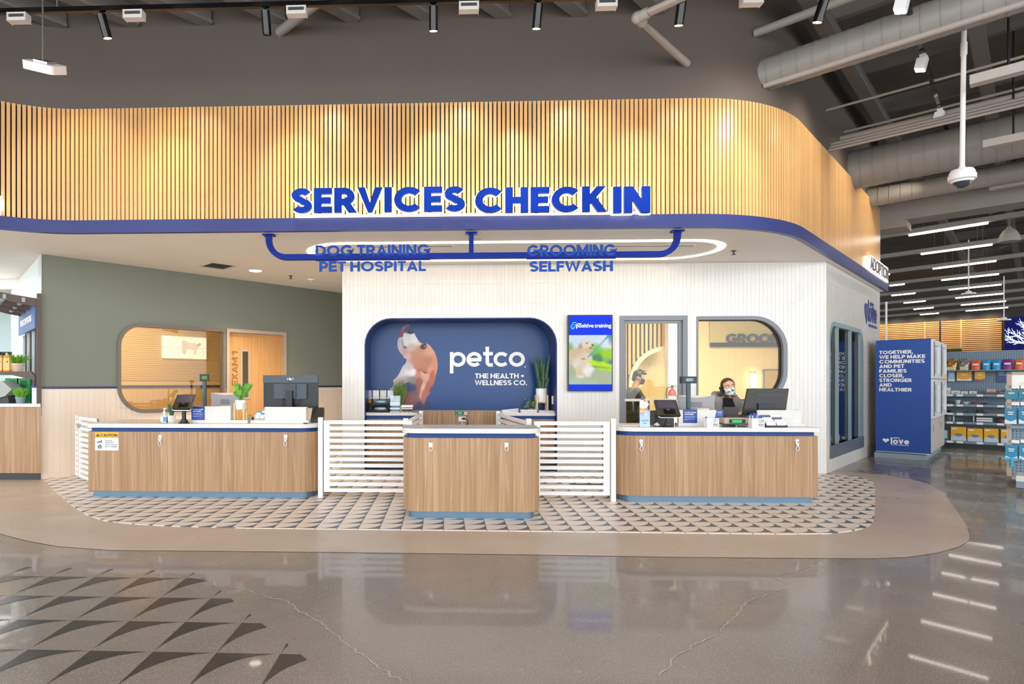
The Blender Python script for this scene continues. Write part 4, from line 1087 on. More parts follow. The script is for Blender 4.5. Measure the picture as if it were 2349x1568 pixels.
big('SERVICES', 671, 1066, YSG, SO, t, SIGNB, HALO)
big('CHECK', 1089.5, 1387, YSG, SO, t, SIGNB, HALO)
big('IN', 1405, 1489, YSG, SO, t, SIGNB, HALO)
x0, z0 = PY(676, 498, YSG); x1 = PY(1486, 498, YSG)[0]
bm = B(); bx(bm, x0-SO[0], x1-SO[0], .03, .07, ZF-SO[2], ZF+.022-SO[2]); obj('light_tray', bm, ME('tray_white', '#ffe9c4', 3.2), t)
# adoption sign on the side of the canopy
q = CP(S_END, .02); 
AF = Fr(CP(S_END, .02)[:2], RA)
zb = ZF
t = thing('adoption_sign', 'white glowing adoption letters on the end of the side canopy', 'sign', (AF.o[0], AF.o[1], ZF), AM)
lx, lz = AF.P(1996, 640); rx = AF.P(2037, 650)[0]
hh = AF.P(1998, 608)[1]-AF.P(1998, 637)[1]
for lb, hb in zip(stroke_letters('ADOPTION', rx-lx, hh, .012, .17), stroke_letters('ADOPTION', rx-lx, hh, .03, .17, .035, .032)):
    lo = obj('letter', move(lb, lx, 0, .03), M('letter_navy_dark', '#4b4152', .4), t); obj('halo', move(hb, lx, 0, .03), HALO, lo)
bm = B(); bx(bm, lx, rx, .0, .05, .0, .03); obj('light_tray', bm, MATS['tray_white'], t)
# love sign on the tiled side wall
t = thing('love_sign', 'raised navy heart and love lettering on the tiled side wall', 'sign', (XC, YB, 0), AM)
NV = M('navy_letter', '#2b3478', .35)
def sl(s, px0, px1, py0, py1, name='letter', bold=.02, d=.012):
    x0, z0 = S.P(px0, py1, -.004); x1, z1 = S.P(px1, py0, -.004); obj(name, move(text_bm(s, x1-x0, z1-z0, d, bold), x0, -.004, z0), NV, t)
sl('love', 1991, 2010, 697, 737, bold=.0); sl('petco', 1995.5, 2002.5, 694.5, 703)
hx, hz = S.P(1987, 715, -.004); hw = S.P(1991, 715, -.004)[0]-S.P(1982.5, 715, -.004)[0]
heart = [(hx+hw/2*1.0*(16*math.sin(a)**3)/16, hz+hw*.62*(13*math.cos(a)-5*math.cos(2*a)-2*math.cos(3*a)-math.cos(4*a))/16) for a in [2*math.pi*k/28 for k in range(28)]]
bm = B(); prismY(bm, heart[::-1], -.016, -.004); obj('heart', bm, NV, t)
x0, z0 = S.P(1992, 745, -.004); x1 = S.P(2010, 747, -.004)[0]; bm = B(); bx(bm, x0, x1, -.016, -.004, z0-.03, z0+.02); obj('underline', bm, NV, t)
# hanging direction sign
YH = YC+.16; zt = ZS
xl, zb_ = PY(617, 590.5, YH); xm = PY(1081, 590, YH)[0]; xr = PY(1553.5, 590, YH)[0]
t = thing('hanging_sign', 'blue square-tube sign hanging under the canopy listing four services', 'sign', (xm, YH, ZS))
q = .034; Rr = .22
BLU = M('tube_blue', '#10267e', .45, spec=.1)
def sq(bm, pts, q):                                # square tube along a path in the xz plane
    prev = None
    for i, (x, z) in enumerate(pts):
        a = pts[max(i-1, 0)]; b = pts[min(i+1, len(pts)-1)]; d = Vector((b[0]-a[0], b[1]-a[1])).normalized(); n = (-d.y*q, d.x*q)
        r = [bm.verts.new(v) for v in ((x+n[0], -q, z+n[1]), (x-n[0], -q, z-n[1]), (x-n[0], q, z-n[1]), (x+n[0], q, z+n[1]))]
        if prev:
            for k in range(4): face(bm, (prev[k], prev[(k+1) % 4], r[(k+1) % 4], r[k]))
        prev = r
    bmesh.ops.recalc_face_normals(bm, faces=bm.faces); return bm
zb2 = zb_-zt; a, b = xl-xm, xr-xm
path = [(a, 0)]+[(a+Rr-Rr*math.cos(k*math.pi/16), zb2+Rr-Rr*math.sin(k*math.pi/16)) for k in range(9)]+[(b-Rr+Rr*math.sin(k*math.pi/16), zb2+Rr-Rr*math.cos(k*math.pi/16)) for k in range(9)]+[(b, 0)]
bm = B(); sq(bm, path, q); obj('tube_frame', bm, BLU, t)
bm = B(); bx(bm, -.028, .028, -.028, .028, zb2, 0); obj('centre_drop', bm, BLU, t)
for xx in (a, 0, b):
    bm = B(); bx(bm, xx-.07, xx+.07, -.05, .05, -.018, 0); f_ = obj('ceiling_flange', bm, BLU, t)
    bm = B()
    for s_ in (-1, 1): lathe(bm, [(.008, -.024), (.008, -.018)], 8, (xx+s_*.055, -.03, 0))
    obj('bolt', bm, CHROME, f_)
for s, p0, p1, y0, y1 in (('DOG TRAINING', 724, 985.5, 560, 586.5), ('PET HOSPITAL', 732.5, 977, 597.5, 622.5), ('GROOMING', 1209.5, 1413, 560, 587), ('SELFWASH', 1215, 1406, 597.5, 622.5)):
    x0, z0 = PY(p0, y1, YH-.03); x1, z1 = PY(p1, y0, YH-.03)
    for lb in stroke_letters(s, x1-x0, z1-z0, .02, .2): obj('letter', move(lb, x0-xm, -.015, z0-zt), M('letter_blue', '#1a4396', .45, spec=.15), t)
for p0, p1 in ((724, 987), (1208, 1412)):
    bm = B(); bx(bm, PY(p0, 597, YH)[0]-xm, PY(p1, 597, YH)[0]-xm, -.02, .02, zb2-q-.012, zb2-q); obj('mount_strip', bm, BLU, t)
# ring light recessed in the soffit
cxl, cyl = PZ(695, 570, ZS); cxr = PZ(1660, 570, ZS)[0]
y0r = PZ(1177, 552.5, ZS)[1]; y1r = PZ(1600, 594, ZS)[1]; rr_ = (y1r-y0r)/2
st = rrect(cxl, cxr, y0r, y1r, rr_-.001, 14); si = rrect(cxl+.1, cxr-.1, y0r+.1, y1r-.1, rr_-.102, 14)
t = thing('ring_light', 'long oval ring light recessed in the soffit over the desks', 'light', ((cxl+cxr)/2, (y0r+y1r)/2, ZS))
ox, oy = t.location.x, t.location.y
bm = B(); n = len(st)
o_ = [bm.verts.new((x-ox, y-oy, -.004)) for x, y in st]; i_ = [bm.verts.new((x-ox, y-oy, -.004)) for x, y in si]
o2 = [bm.verts.new((x-ox, y-oy, .0015)) for x, y in st]; i2 = [bm.verts.new((x-ox, y-oy, .0015)) for x, y in si]
for k in range(n):
    j = (k+1) % n; face(bm, (o_[k], o_[j], i_[j], i_[k])); face(bm, (o_[j], o_[k], o2[k], o2[j])); face(bm, (i_[k], i_[j], i2[j], i2[k]))
obj('diffuser', bm, ME('ring_glow', '#fff0d6', 5), t)
# soffit fittings
def ceil_item(name, label, cat, px, py, build):
    x, y = PZ(px, py, ZS); t = thing(name, label, cat, (x, y, ZS)); build(t); return t
for p0, p1, yy, lab in ((826, 1041, 566, 'left black linear slot diffuser in the soffit'), (1370, 1591, 565, 'right black linear slot diffuser in the soffit')):
    x0, y0 = PZ(p0, yy, ZS); x1, _ = PZ(p1, yy, ZS)
    t = thing('slot_diffuser', lab, 'vent', ((x0+x1)/2, y0, ZS)); hw = (x1-x0)/2
    bm = B(); ring(bm, [(-hw, -.05), (hw, -.05), (hw, .05), (-hw, .05)], [(-hw+.02, -.03), (hw-.02, -.03), (hw-.02, .03), (-hw+.02, .03)], 0, .004)
    for v in bm.verts: v.co = Vector((v.co.x, v.co.z, -v.co.y))
    obj('slot_frame', bm, WHITE, t)
    bm = B(); bx(bm, -hw+.02, hw-.02, -.03, .03, -.003, .001); obj('slot', bm, BLACK, t)
def dl(t):
    bm = B(); lathe(bm, [(.1, -.006), (.12, -.006), (.12, 0), (.1, 0)], 24, cap=False); obj('trim_ring', bm, WHITE, t, smooth=40)
    bm = B(); lathe(bm, [(0, -.004), (.1, -.004)], 24); obj('lens', bm, ME('downlight_glow', '#fff2da', 12), t)
    spot((t.location.x, t.location.y, ZS-.03), (t.location.x, t.location.y, 0), 230, (1, .88, .68), 110, .8, .08)
ceil_item('downlight', 'round recessed downlight in the soffit before the exam door', 'light', 586, 620.5, dl)
def spr(t):
    bm = B(); lathe(bm, [(.035, 0), (.035, -.006), (.012, -.008), (.01, -.045), (.03, -.05), (.03, -.053), (0, -.053)], 16); obj('head', bm, DKGREY, t, smooth=40)
ceil_item('sprinkler_head', 'small sprinkler head in the soffit right of the downlight', 'sprinkler', 667, 632, spr)
ceil_item('sprinkler_head', 'small sprinkler head in the soffit right of the ring light', 'sprinkler', 1683, 575, spr)
def smk(t):
    bm = B(); lathe(bm, [(.07, 0), (.07, -.018), (.055, -.03), (.05, -.045), (.02, -.055), (0, -.055)], 20); obj('body', bm, WHITE, t, smooth=40)
    bm = B(); lathe(bm, [(.052, -.032), (.056, -.034), (.056, -.04), (.052, -.042)], 20); obj('grille', bm, DKGREY, t)
ceil_item('smoke_detector', 'white smoke detector in the soffit beside the tiled wall', 'detector', 714, 640, smk)
def spk(t):
    bm = B(); lathe(bm, [(.1, 0), (.1, -.008), (.085, -.012), (0, -.012)], 24); obj('grille', bm, M('speaker_white', '#ddd6cc', .6), t, smooth=40)
ceil_item('ceiling_speaker', 'round flush speaker in the soffit behind the hanging sign', 'speaker', 1088, 546, spk)
ax_, ay_ = PZ(500, 609, ZS)
t = thing('access_opening', 'open square access hole with dangling edge in the soffit', 'opening', (ax_, ay_, ZS), AM-math.pi/2)
bm = B(); bx(bm, -.22, .22, -.2, .2, -.004, .001); obj('dark_opening', bm, BLACK, t)
bm = B(); ring(bm, [(-.23, -.21), (.23, -.21), (.23, .21), (-.23, .21)], [(-.2, -.18), (.2, -.18), (.2, .18), (-.2, .18)], 0, .012)
for v in bm.verts: v.co = Vector((v.co.x, v.co.z, -v.co.y))
obj('torn_edge', bm, M('gypsum', '#cfc6ba', .8), t)

# ================================================================== TV ON THE WALL
YT = YB-.09
x0, z1 = PY(1303, 722, YT); x1, z0 = PY(1405.5, 897, YT)
t = thing('wall_screen', 'tall portrait screen with a dog and positive training title', 'screen', ((x0+x1)/2, YB, z0)); hw = (x1-x0)/2; hh = z1-z0
bm = B(); bx(bm, -hw, hw, -.09, -.035, 0, hh); obj('case', bm, BLACK, t)
bm = B(); bx(bm, -hw*.6, hw*.6, -.035, -.004, hh*.2, hh*.8); obj('wall_mount', bm, BLACK, t)
BLUE_E = M('screen_blue', '#0a2ab4', .4, spec=.1, emit=.6)
i = .014
bm = B(); bx(bm, -hw+i, hw-i, -.0925, -.09, hh*.735, hh-i); obj('screen_header', bm, BLUE_E, t)
bm = B(); bx(bm, -hw+i, hw-i, -.0925, -.09, i, hh*.09); obj('screen_footer', bm, BLUE_E, t)
def u(x, y): return (-hw+i+(x-115)/(880-115)*(2*hw-2*i), hh*.09+(1350-y)/(1350-470)*(hh*.645))
def ub(x, y, rx, ry, a, c, w=1): p_ = u(x, y); k = (2*hw)/765; return (p_[0], p_[1], rx*k, ry*k, a, c, w)
sb = [ub(300,520,300,60,0,'#d4e6fa'), ub(750,620,140,90,0,'#e4eefa'), ub(200,560,80,120,0,'#cfe4fa'), ub(145,670,40,60,0,'#7ac23a',1.4), ub(630,720,90,90,0,'#7fcf2c',1.4), ub(800,800,110,90,0,'#a4d92c',1.4), ub(640,880,70,80,0,'#4c8f6a',1.6), ub(790,900,60,50,0,'#8ac63c'),
 ub(860,560,40,80,0,'#5a93a8',1.2), ub(850,950,60,40,0,'#5b86a0'), ub(620,980,200,40,-8,'#c8f01c',2), ub(780,1080,150,22,-10,'#b4e81a',2), ub(650,1040,150,22,-8,'#7fae3c',1.5), ub(700,1200,220,90,0,'#b5bfa0',1.4), ub(300,1290,260,60,0,'#b7c8a8',1.4), ub(160,1150,60,120,0,'#aebf9c',1.2),
 ub(200,1300,60,60,0,'#a8d0d8',1), ub(430,640,90,75,0,'#e9dcc4',3), ub(330,670,30,45,0,'#c79b70',3), ub(450,730,80,45,0,'#d9bd98',2.6), ub(435,612,14,14,0,'#1a1a1e',12), ub(535,648,16,14,0,'#141418',12), ub(500,698,26,14,0,'#4a2d2c',6),
 ub(240,800,130,70,0,'#d9bc92',2.6), ub(350,900,110,120,0,'#e6d6bc',2.6), ub(180,880,80,90,0,'#dcc6a4',2.4), ub(260,960,70,80,0,'#eae4da',2.2), ub(300,1090,45,110,0,'#e2cdaa',2.6), ub(320,1215,50,22,0,'#f0e6d4',3), ub(460,1080,65,90,0,'#f4f2f0',3), ub(460,1180,40,30,0,'#ece8e2',2.6), ub(370,895,40,14,0,'#3a3434',4), ub(400,1000,60,60,0,'#e8d8bc',2)]
for k in range(14): sb.append(ub(470+k*26, 850-k*27, 26, 12+k*.2, 46, '#49a8cc', 2.2))
painted('screen_picture', [u(115, 1350), u(880, 1350), u(880, 470), u(115, 470)], sb, .011, -.0915, MC('screen_print', .75, .3), t)
EW = M('screen_white', '#ffffff', .4, emit=1.1)
def tvt(s, a0, a1, b0, b1, bold=.02):
    x0_, z0_ = u(a0, b1); x1_, z1_ = u(a1, b0); obj('screen_lettering', move(text_bm(s, x1_-x0_, z1_-z0_, .001, bold), x0_, -.0926, z0_), EW, t)
tvt('positive', 245, 553, 270, 355, .004); tvt('training', 572, 868, 270, 355, .004); tvt('petco', 262, 340, 258, 282)
CYE = M('screen_cyan', '#56d6ff', .4, emit=1.1)
bm = B()
def cap(c0, c1, r):
    p0, p1 = Vector(u(*c0)), Vector(u(*c1)); d = (p1-p0).normalized(); n = Vector((-d.y, d.x)); k = 2*hw/765*r
    P_ = []
    a0 = math.atan2(n.y, n.x)
    for q_ in range(9): a = a0+math.pi*q_/8; P_.append((p0.x+k*math.cos(a), -.0932, p0.y+k*math.sin(a)))
    for q_ in range(9): a = a0+math.pi+math.pi*q_/8; P_.append((p1.x+k*math.cos(a), -.0932, p1.y+k*math.sin(a)))
    return P_
tube(bm, cap((180, 320), (215, 270), 30), .0022, 4, True); tube(bm, cap((165, 325), (185, 345), 18), .0022, 4, True); tube(bm, cap((200, 262), (228, 268), 18), .0022, 4, True); obj('screen_logo', bm, CYE, t)
# ================================================================== LAMPS
# ================================================================== THINGS ON THE COUNTERS
def on(px, H, Yd):                                  # x for a pixel column at depth Yd
    return PY(px, 950, Yd)[0]
def wid(p0, p1, Yd): return PY(p1, 950, Yd)[0]-PY(p0, 950, Yd)[0]
def zat(py, Yd): return PY(965, py, Yd)[1]
def leaf_bm(bm, base, tip, w, bend=(0, 0, 0), n=6, fold=.0):
    base, tip, bend = Vector(base), Vector(tip), Vector(bend); prev = None
    d = tip-base; side = d.cross(Vector((0, 1, 0)))
    if side.length < 1e-4: side = Vector((1, 0, 0))
    side.normalize()
    for k in range(n+1):
        f = k/n; c = base+d*f+bend*(4*f*(1-f)); ww = w*math.sin(math.pi*min(1, .12+.88*f))**.7*(1 if f < .98 else .05)
        r = [bm.verts.new(c-side*ww), bm.verts.new(c+Vector((0, fold*ww, -fold*ww))), bm.verts.new(c+side*ww)]
        if prev:
            face(bm, (prev[0], prev[1], r[1], r[0])); face(bm, (prev[1], prev[2], r[2], r[1]))
        prev = r
    return bm
def grass(t, n, r0, z0, h, spread, mat, w=.004, seed=1, name='leaf', bend=.3):
    rnd = random.Random(seed); bm = B()
    for k in range(n):
        a = rnd.uniform(0, 2*math.pi); q = r0*math.sqrt(rnd.random()); hh = h*rnd.uniform(.65, 1.05); s_ = spread*rnd.uniform(.2, 1)
        b = (q*math.cos(a), q*math.sin(a), z0); tp = (q*math.cos(a)+s_*math.cos(a), q*math.sin(a)+s_*math.sin(a), z0+hh*(1-.25*s_/max(spread, 1e-3)))
        leaf_bm(bm, b, tp, w, (0, 0, hh*bend*.3), 4)
    o = obj(name, bm, mat, t); o['kind'] = 'stuff'; return o

# ---- upstand screens on the counters
def upstand(label, p0, p1, py0, q0, q1, Yd, H, dpl=.14, plinth=.034):
    x0, x1 = on(p0, H, Yd), on(p1, H, Yd); a0, a1 = on(q0, H, Yd), on(q1, H, Yd); zt = zat(py0, Yd)
    t = thing('counter_screen', label, 'screen panel', ((x0+x1)/2, Yd, H+.0005)); xm = t.location.x
    bm = B(); bx(bm, a0-xm, a1-xm, -.03, dpl, 0, plinth); obj('plinth', bm, QUARTZ, t)
    bm = B(); bx(bm, x0-xm, x1-xm, 0, .025, plinth, zt-H); bx(bm, x1-xm-.025, x1-xm, .025, .1, plinth, zt-H); obj('panel', bm, QUARTZ, t)
    return t
LD = LY+.18
upstand('pale quartz privacy screen on the left counter behind the blue notice', 444, 529, 932.5, 444, 570, LD, LH)
upstand('pale quartz privacy screen on the left counter below the black monitor', 607, 702, 933.5, 576, 709, LD, LH)
RD = RY+.26
upstand('pale quartz privacy screen on the right counter behind the blue notice', 1557, 1643, 939, 1554, 1652, RD, RH, dpl=.08)
upstand('pale quartz privacy screen at the right end of the right counter', 1738, 1838, 939, 1736, 1845, RD, RH, dpl=.08)
# ---- blue customer notices
def notice(label, p0, p1, py0, py1, Yd, zmin=0):
    x0, z0 = PY(p0, py1, Yd); z0 = max(z0, zmin); x1, z1 = PY(p1, py0, Yd); w, h = x1-x0, z1-z0
    t = thing('notice_card', label, 'sign', (x0, Yd, z0))
    bm = B(); bx(bm, 0, w, -.004, 0, 0, h); obj('card', bm, SIGNBLUE, t)
    obj('lettering', move(text_bm('TO OUR VALUED', w*.8, h*.085, .001, .03), w*.09, -.004, h*.74), INKW, t)
    obj('lettering', move(text_bm('CUSTOMERS', w*.65, h*.085, .001, .03), w*.09, -.004, h*.6), INKW, t)
    INKP = M('pale_ink', '#9fb2dc', .5); bm = B()
    for k, q in enumerate((.8, .82, .7, .8, .78, .72, .3)):
        bx(bm, w*.09, w*(.09+q*.98), -.0046, -.004, h*(.5-.035*k)-(h*.06 if k > 3 else 0), h*(.515-.035*k)-(h*.06 if k > 3 else 0))
    obj('small_print', bm, INKP, t); return t
notice('blue customer notice on the left counter screen', 439.5, 469.5, 932, 963, LD-.002, LH+.036)
notice('blue customer notice on the right counter screen', 1567, 1599, 939, 970, RD-.002, RH+.036)
notice('small half-hidden blue notice beside the dark tablet on the right counter', 1643, 1659, 940, 958, RD+.1, RH+.001)
# ---- card terminals
def terminal(label, px, py_top, py_base, Yd, H, w, tilt=1):
    x = on(px, H, Yd); t = thing('card_terminal', label, 'card terminal', (x, Yd, H+.0005)); k = w/.26; sh = zat(py_top, Yd)-H
    bm = B(); lathe(bm, [(.07*k, 0), (.07*k, .012), (.05*k, .02), (.045*k, .05*k), (.03*k, .055*k)], 20, (0, .06, 0)); bx(bm, -.02*k, .02*k, .04, .08, .05*k, sh-.1*k); obj('stand', bm, BLACK, t, smooth=40)
    # slanted slab, near edge low
    sl_ = [(0, sh-.175*k), (.02, sh-.20*k), (.16*k, sh-.03*k), (.15*k, sh)]
    bm = B(); prismX(bm, sl_, -w/2, w/2); body = obj('body', bm, M('terminal_brown', '#2b2320', .3), t)
    def onface(u0, u1, f0, f1, lift, mat, name):
        P0 = Vector((0, 0, sh-.175*k)); P1 = Vector((0, .15*k, sh)); d = P1-P0; n = Vector((0, -d.z, d.y)).normalized()
        b_ = B(); v = [b_.verts.new(P0+d*f+n*lift+Vector((u_*w, 0, 0))) for u_, f in ((u0, f0), (u1, f0), (u1, f1), (u0, f1))]
        face(b_, v); ob = obj(name, b_, mat, t); return ob
    onface(-.4, .4, .45, .93, .002, M('terminal_screen', '#4a4658', .15), 'screen')
    onface(-.22, .3, .06, .38, .002, BLACKG, 'keypad_shield')
    bm = B(); tube(bm, [(-w/2, 0, sh-.19*k), (-w*.42, -.004, sh-.205*k), (w*.42, -.004, sh-.205*k), (w/2, 0, sh-.19*k), (w/2, .14*k, sh-.02*k)], .004, 6); obj('chrome_edge', bm, CHROME, body)
    return t
terminal('dark card terminal on a post beside the left sanitizer bottle', 417, 906, 968, LY+.0, LH, .232)
terminal('dark card terminal on a post beside the pet leaflet holder', 1536, 917, 974, RY+.0, RH, .25)
# ---- customer pole displays
def pole(label, px, p0, p1, y0, y1, ybase, Yd, H, turn=0, rows=('WELCOME TO', 'PETCO')):
    x = on(px, H, Yd); t = thing('pole_display', label, 'display', (x, Yd, H+.0005)); zt, zb = zat(y0, Yd)-H, zat(y1, Yd)-H; w = wid(p0, p1, Yd)
    bm = B(); lathe(bm, [(.08, 0), (.08, .015), (.028, .022), (.028, .03)], 20); obj('foot', bm, BLACK, t, smooth=40)
    bm = B(); tube(bm, [(0, 0, .02), (0, 0, zb+.01)], .026, 14); obj('pole', bm, M('pole_dark', '#2b4048', .25), t, smooth=40)
    bm = B(); prism(bm, rrect(-w/2, w/2, -.035, .04, .008, 3), zb, zt); hd = obj('head', bm, BLACK, t)
    bm = B(); bx(bm, -w*.36, w*.36, -.0365, -.035, zb+(zt-zb)*.25, zb+(zt-zb)*.8); obj('window', bm, BLACKG, hd)
    g_ = ME('vfd_'+('g' if turn else 'b'), '#7bc043' if turn else '#bfe9ff', 1.6)
    for k, s in enumerate(rows): obj('display_text', move(text_bm(s, w*(.42 if not turn else .5), (zt-zb)*.13, .0006, .02), -w*.2, -.0366, zb+(zt-zb)*(.56-.22*k)), g_, hd)
    if turn: hd.rotation_euler = (0, 0, math.radians(turn))
    return t
pole('tall black customer display pole on the left counter', 469, 459, 478.5, 857.5, 874, 932, LY+.45, LH, 14)
pole('tall black customer display pole on the right counter', 1579, 1562.5, 1598, 863.5, 879, 938, RY+.43, RH)
# ---- monitors seen from behind
def monitor(label, p0, p1, y0, y1, Yd, H, mat, kind, lean=.0):
    x0, x1 = on(p0, H, Yd), on(p1, H, Yd); zt, zb = zat(y0, Yd)-H, zat(y1, Yd)-H; w = x1-x0; h = zt-zb
    t = thing('monitor', label, 'monitor', ((x0+x1)/2, Yd, H+.0005))
    if kind == 'curve':
        bm = B(); n = 12; top = [(-w/2+w*k/n, h*(1-.0)-(.16*h*math.sin(math.pi*k/n) if 0 < k < n else 0)) for k in range(n+1)]
        prismY(bm, [(-w*.44, 0), (w*.44, 0)]+[(x_, z_) for x_, z_ in top[::-1]], .0, .03)
        move(bm, 0, 0, zb); obj('rear_shell', bm, mat, t)
        bm = B(); bx(bm, -w/2, w/2, .03, .05, zb, zt); obj('display_panel', bm, M('beige_bezel', '#d9cdbf', .5), t)
        bm = B(); bx(bm, -w*.14, w*.14, -.01, 0, zb+h*.25, zb+h*.55); obj('vent_panel', bm, M('vent_grey', '#7b7a80', .5), t)
    elif kind == 'black':
        bm = B(); bx(bm, -w/2, w/2, .03, .06, zb, zt); sh = obj('rear_shell', bm, mat, t)
        bm = B(); bx(bm, -w/2, w/2, .005, .03, zt-.23*h, zt); cap_ = obj('top_cowl', bm, M('cowl_dark', '#26353f', .15), t)
        bm = B(); tube(bm, [(.034*math.cos(k_*math.pi/12), .004, zt-.115*h+.034*math.sin(k_*math.pi/12)) for k_ in range(24)], .003, 6, True)
        obj('logo_ring', bm, CHROME, cap_)
        obj('logo', move(text_bm('hp', .03, .036, .002, .0), -.015, .005, zt-.115*h-.02), CHROME, cap_)
        bm = B(); bx(bm, -w*.3, w*.3, .0, .03, zb+h*.28, zt-.26*h); obj('centre_panel', bm, M('panel_slate', '#2c3a44', .3), t)
        bm = B(); bx(bm, -w*.11, w*.11, -.02, .0, zb+h*.32, zt-.28*h); obj('mount_plate', bm, M('plate_slate', '#22303a', .35), t)
        bm = B(); bx(bm, -w*.055, w*.055, -.06, -.02, zb-.02, zb+h*.52); obj('stand_neck', bm, BLACK, t)
        bm = B(); tube(bm, [(-w*.12, -.01, zb+h*.3), (-w*.11, -.03, zb+h*.18), (-w*.14, -.02, zb)], .005, 6); tube(bm, [(w*.2, -.01, zb+h*.28), (w*.12, -.03, zb+h*.1), (w*.04, -.03, zb+.02)], .005, 6); obj('cable', bm, BLACK, t)
    else:
        bm = B(); prismY(bm, [(-w*.5, 0), (w*.42, 0), (w*.5, h), (-w*.38, h)], .02, .06); move(bm, 0, 0, zb); obj('rear_shell', bm, mat, t)
        bm = B(); bx(bm, -w*.22, w*.4, .012, .022, zb+h*.74, zb+h*.78); obj('vent_slot', bm, BLACKG, t)
        bm = B(); bx(bm, -w*.18, w*.2, -.0, .02, zb+h*.1, zb+h*.45); obj('mount_plate', bm, BLACK, t)
    zf = zb if kind != 'black' else zb-.02
    bm = B(); prism(bm, rrect(-.12, .12, -.06, .14, .03), 0, .012); bx(bm, -.03, .03, .04, .06, .012, max(.02, zb+h*.3)); obj('stand', bm, BLACK, t)
    return t
GRM = M('monitor_grey', '#9c9aa0', .45)
monitor('grey curved-back monitor on the left counter', 483, 549, 901, 934, LY+.66, LH, GRM, 'curve')
monitor('large black monitor with round chrome logo on the left counter', 603, 728.5, 860, 936, LY+.42, LH, BLACK, 'black')
monitor('grey curved-back monitor on the right counter', 1555, 1641, 906, 940, RY+.57, RH, GRM, 'curve')
monitor('black slanted monitor on the right counter beside the grey hoodie', 1706, 1812, 890.5, 951, RY+.43, RH, M('monitor_black', '#1c1918', .35), 'slant')
# ---- tablet register
x = on(1678, RH, RY+.38); t = thing('tablet_register', 'dark grey tablet register behind the counter scale', 'tablet', (x, RY+.38, RH+.0005))
zt = zat(932, RY+.38)-RH; zb = zat(954, RY+.38)-RH; w = wid(1659, 1694, RY+.38)
bm = B(); prismX(bm, [(.05, zb), (.065, zb), (.005, zt), (-.01, zt)], -w/2, w/2); obj('slab', bm, M('tablet_grey', '#58565a', .35), t)
bm = B(); prismX(bm, [(-.02, 0), (.1, 0), (.06, zb+.02), (.04, zb+.02)], -w*.3, w*.3); obj('base', bm, DKGREY, t)
# ---- sanitizer
Yd = LY+.1; x = on(377, LH, Yd); t = thing('sanitizer_bottle', 'clear pump bottle of blue sanitizer at the left of the left counter', 'bottle', (x, Yd, LH+.0005))
bm = B(); prism(bm, rrect(-.037, .037, -.024, .024, .015, 4), .0, .095); obj('bottle', bm, ACRYL, t)
bm = B(); prism(bm, rrect(-.033, .033, -.02, .02, .012, 4), .004, .07); obj('liquid', bm, M('gel_blue', '#a9cfe4', .2), t)
bm = B(); bx(bm, -.002, .03, -.026, -.0245, .02, .075); obj('label', bm, M('label_blue', '#4f94c8', .5), t)
bm = B(); bx(bm, -.033, -.005, -.026, -.0245, .02, .075); obj('label', bm, PAPER, t)
bm = B(); lathe(bm, [(.012, .095), (.012, .115), (.018, .118), (.018, .135), (.007, .14), (.007, .16), (.011, .162), (.011, .18), (.004, .184)], 14); bx(bm, -.006, .03, -.006, .006, .172, .182); obj('pump', bm, WHITE, t, smooth=40)
# ---- small spiky plant
Yd = LY+.27; x = on(394, LH, Yd); t = thing('potted_plant', 'small spiky succulent in a white pot behind the sanitizer bottle', 'plant', (x, Yd, LH+.0005))
bm = B(); lathe(bm, [(.04, 0), (.045, .085), (.04, .085), (.036, .075), (0, .075)], 24); obj('pot', bm, CERAM, t, smooth=40)
bm = B(); rnd = random.Random(3)
for k in range(14):
    a = rnd.uniform(0, 6.28); leaf_bm(bm, (.015*math.cos(a), .015*math.sin(a), .075), (.05*math.cos(a)*rnd.uniform(.4, 1), .05*math.sin(a)*rnd.uniform(.4, 1), .075+rnd.uniform(.1, .17)), .011, (0, 0, .01))
obj('leaf_cluster', bm, LEAFD, t)
# ---- leafy plant on a wooden stand, left counter
def stand(t, r, h, top, mat=PINE, q=.016):
    for k in range(4):
        a = math.pi/4+k*math.pi/2; cx_, cy_ = r*math.cos(a)*1.25, r*math.sin(a)*1.25
        bm = B(); bx(bm, cx_-q/2, cx_+q/2, cy_-q/2, cy_+q/2, 0, top); obj('leg', bm, mat, t)
    bm = B(); bx(bm, -r*.88, r*.88, -q/2, q/2, h-.02, h); bx(bm, -q/2, q/2, -r*.88, r*.88, h-.02, h)
    for v in bm.verts:
        c = math.cos(math.pi/4); v.co = Vector((c*(v.co.x-v.co.y), c*(v.co.x+v.co.y), v.co.z))
    obj('cross_brace', bm, mat, t)
Yd = LY+.2+.035; x = on(552, LH, Yd); t = thing('potted_plant', 'broad leafed plant in a white pot on a pale wood stand', 'plant', (x, Yd, LH+.035))
zp = zat(939, Yd)-LH-.035; zq = zat(917.5, Yd)-LH-.035; rp = wid(540.5, 564.5, Yd)/2
stand(t, rp*1.0, zp, zp+.08)
bm = B(); lathe(bm, [(rp*.92, zp), (rp, zp+.01), (rp, zq), (rp*.9, zq), (rp*.88, zq-.015), (0, zq-.015)], 28); obj('pot', bm, CERAM, t, smooth=40)
LV = [(-.075, .19, -.03), (-.02, .17, .03), (.1, .20, 0), (.13, .19, .05), (-.055, .10, -.06), (.06, .12, -.05), (.0, .13, -.07), (.03, .16, .06), (-.06, .14, .04), (.075, .09, .02), (-.03, .2, .0)]
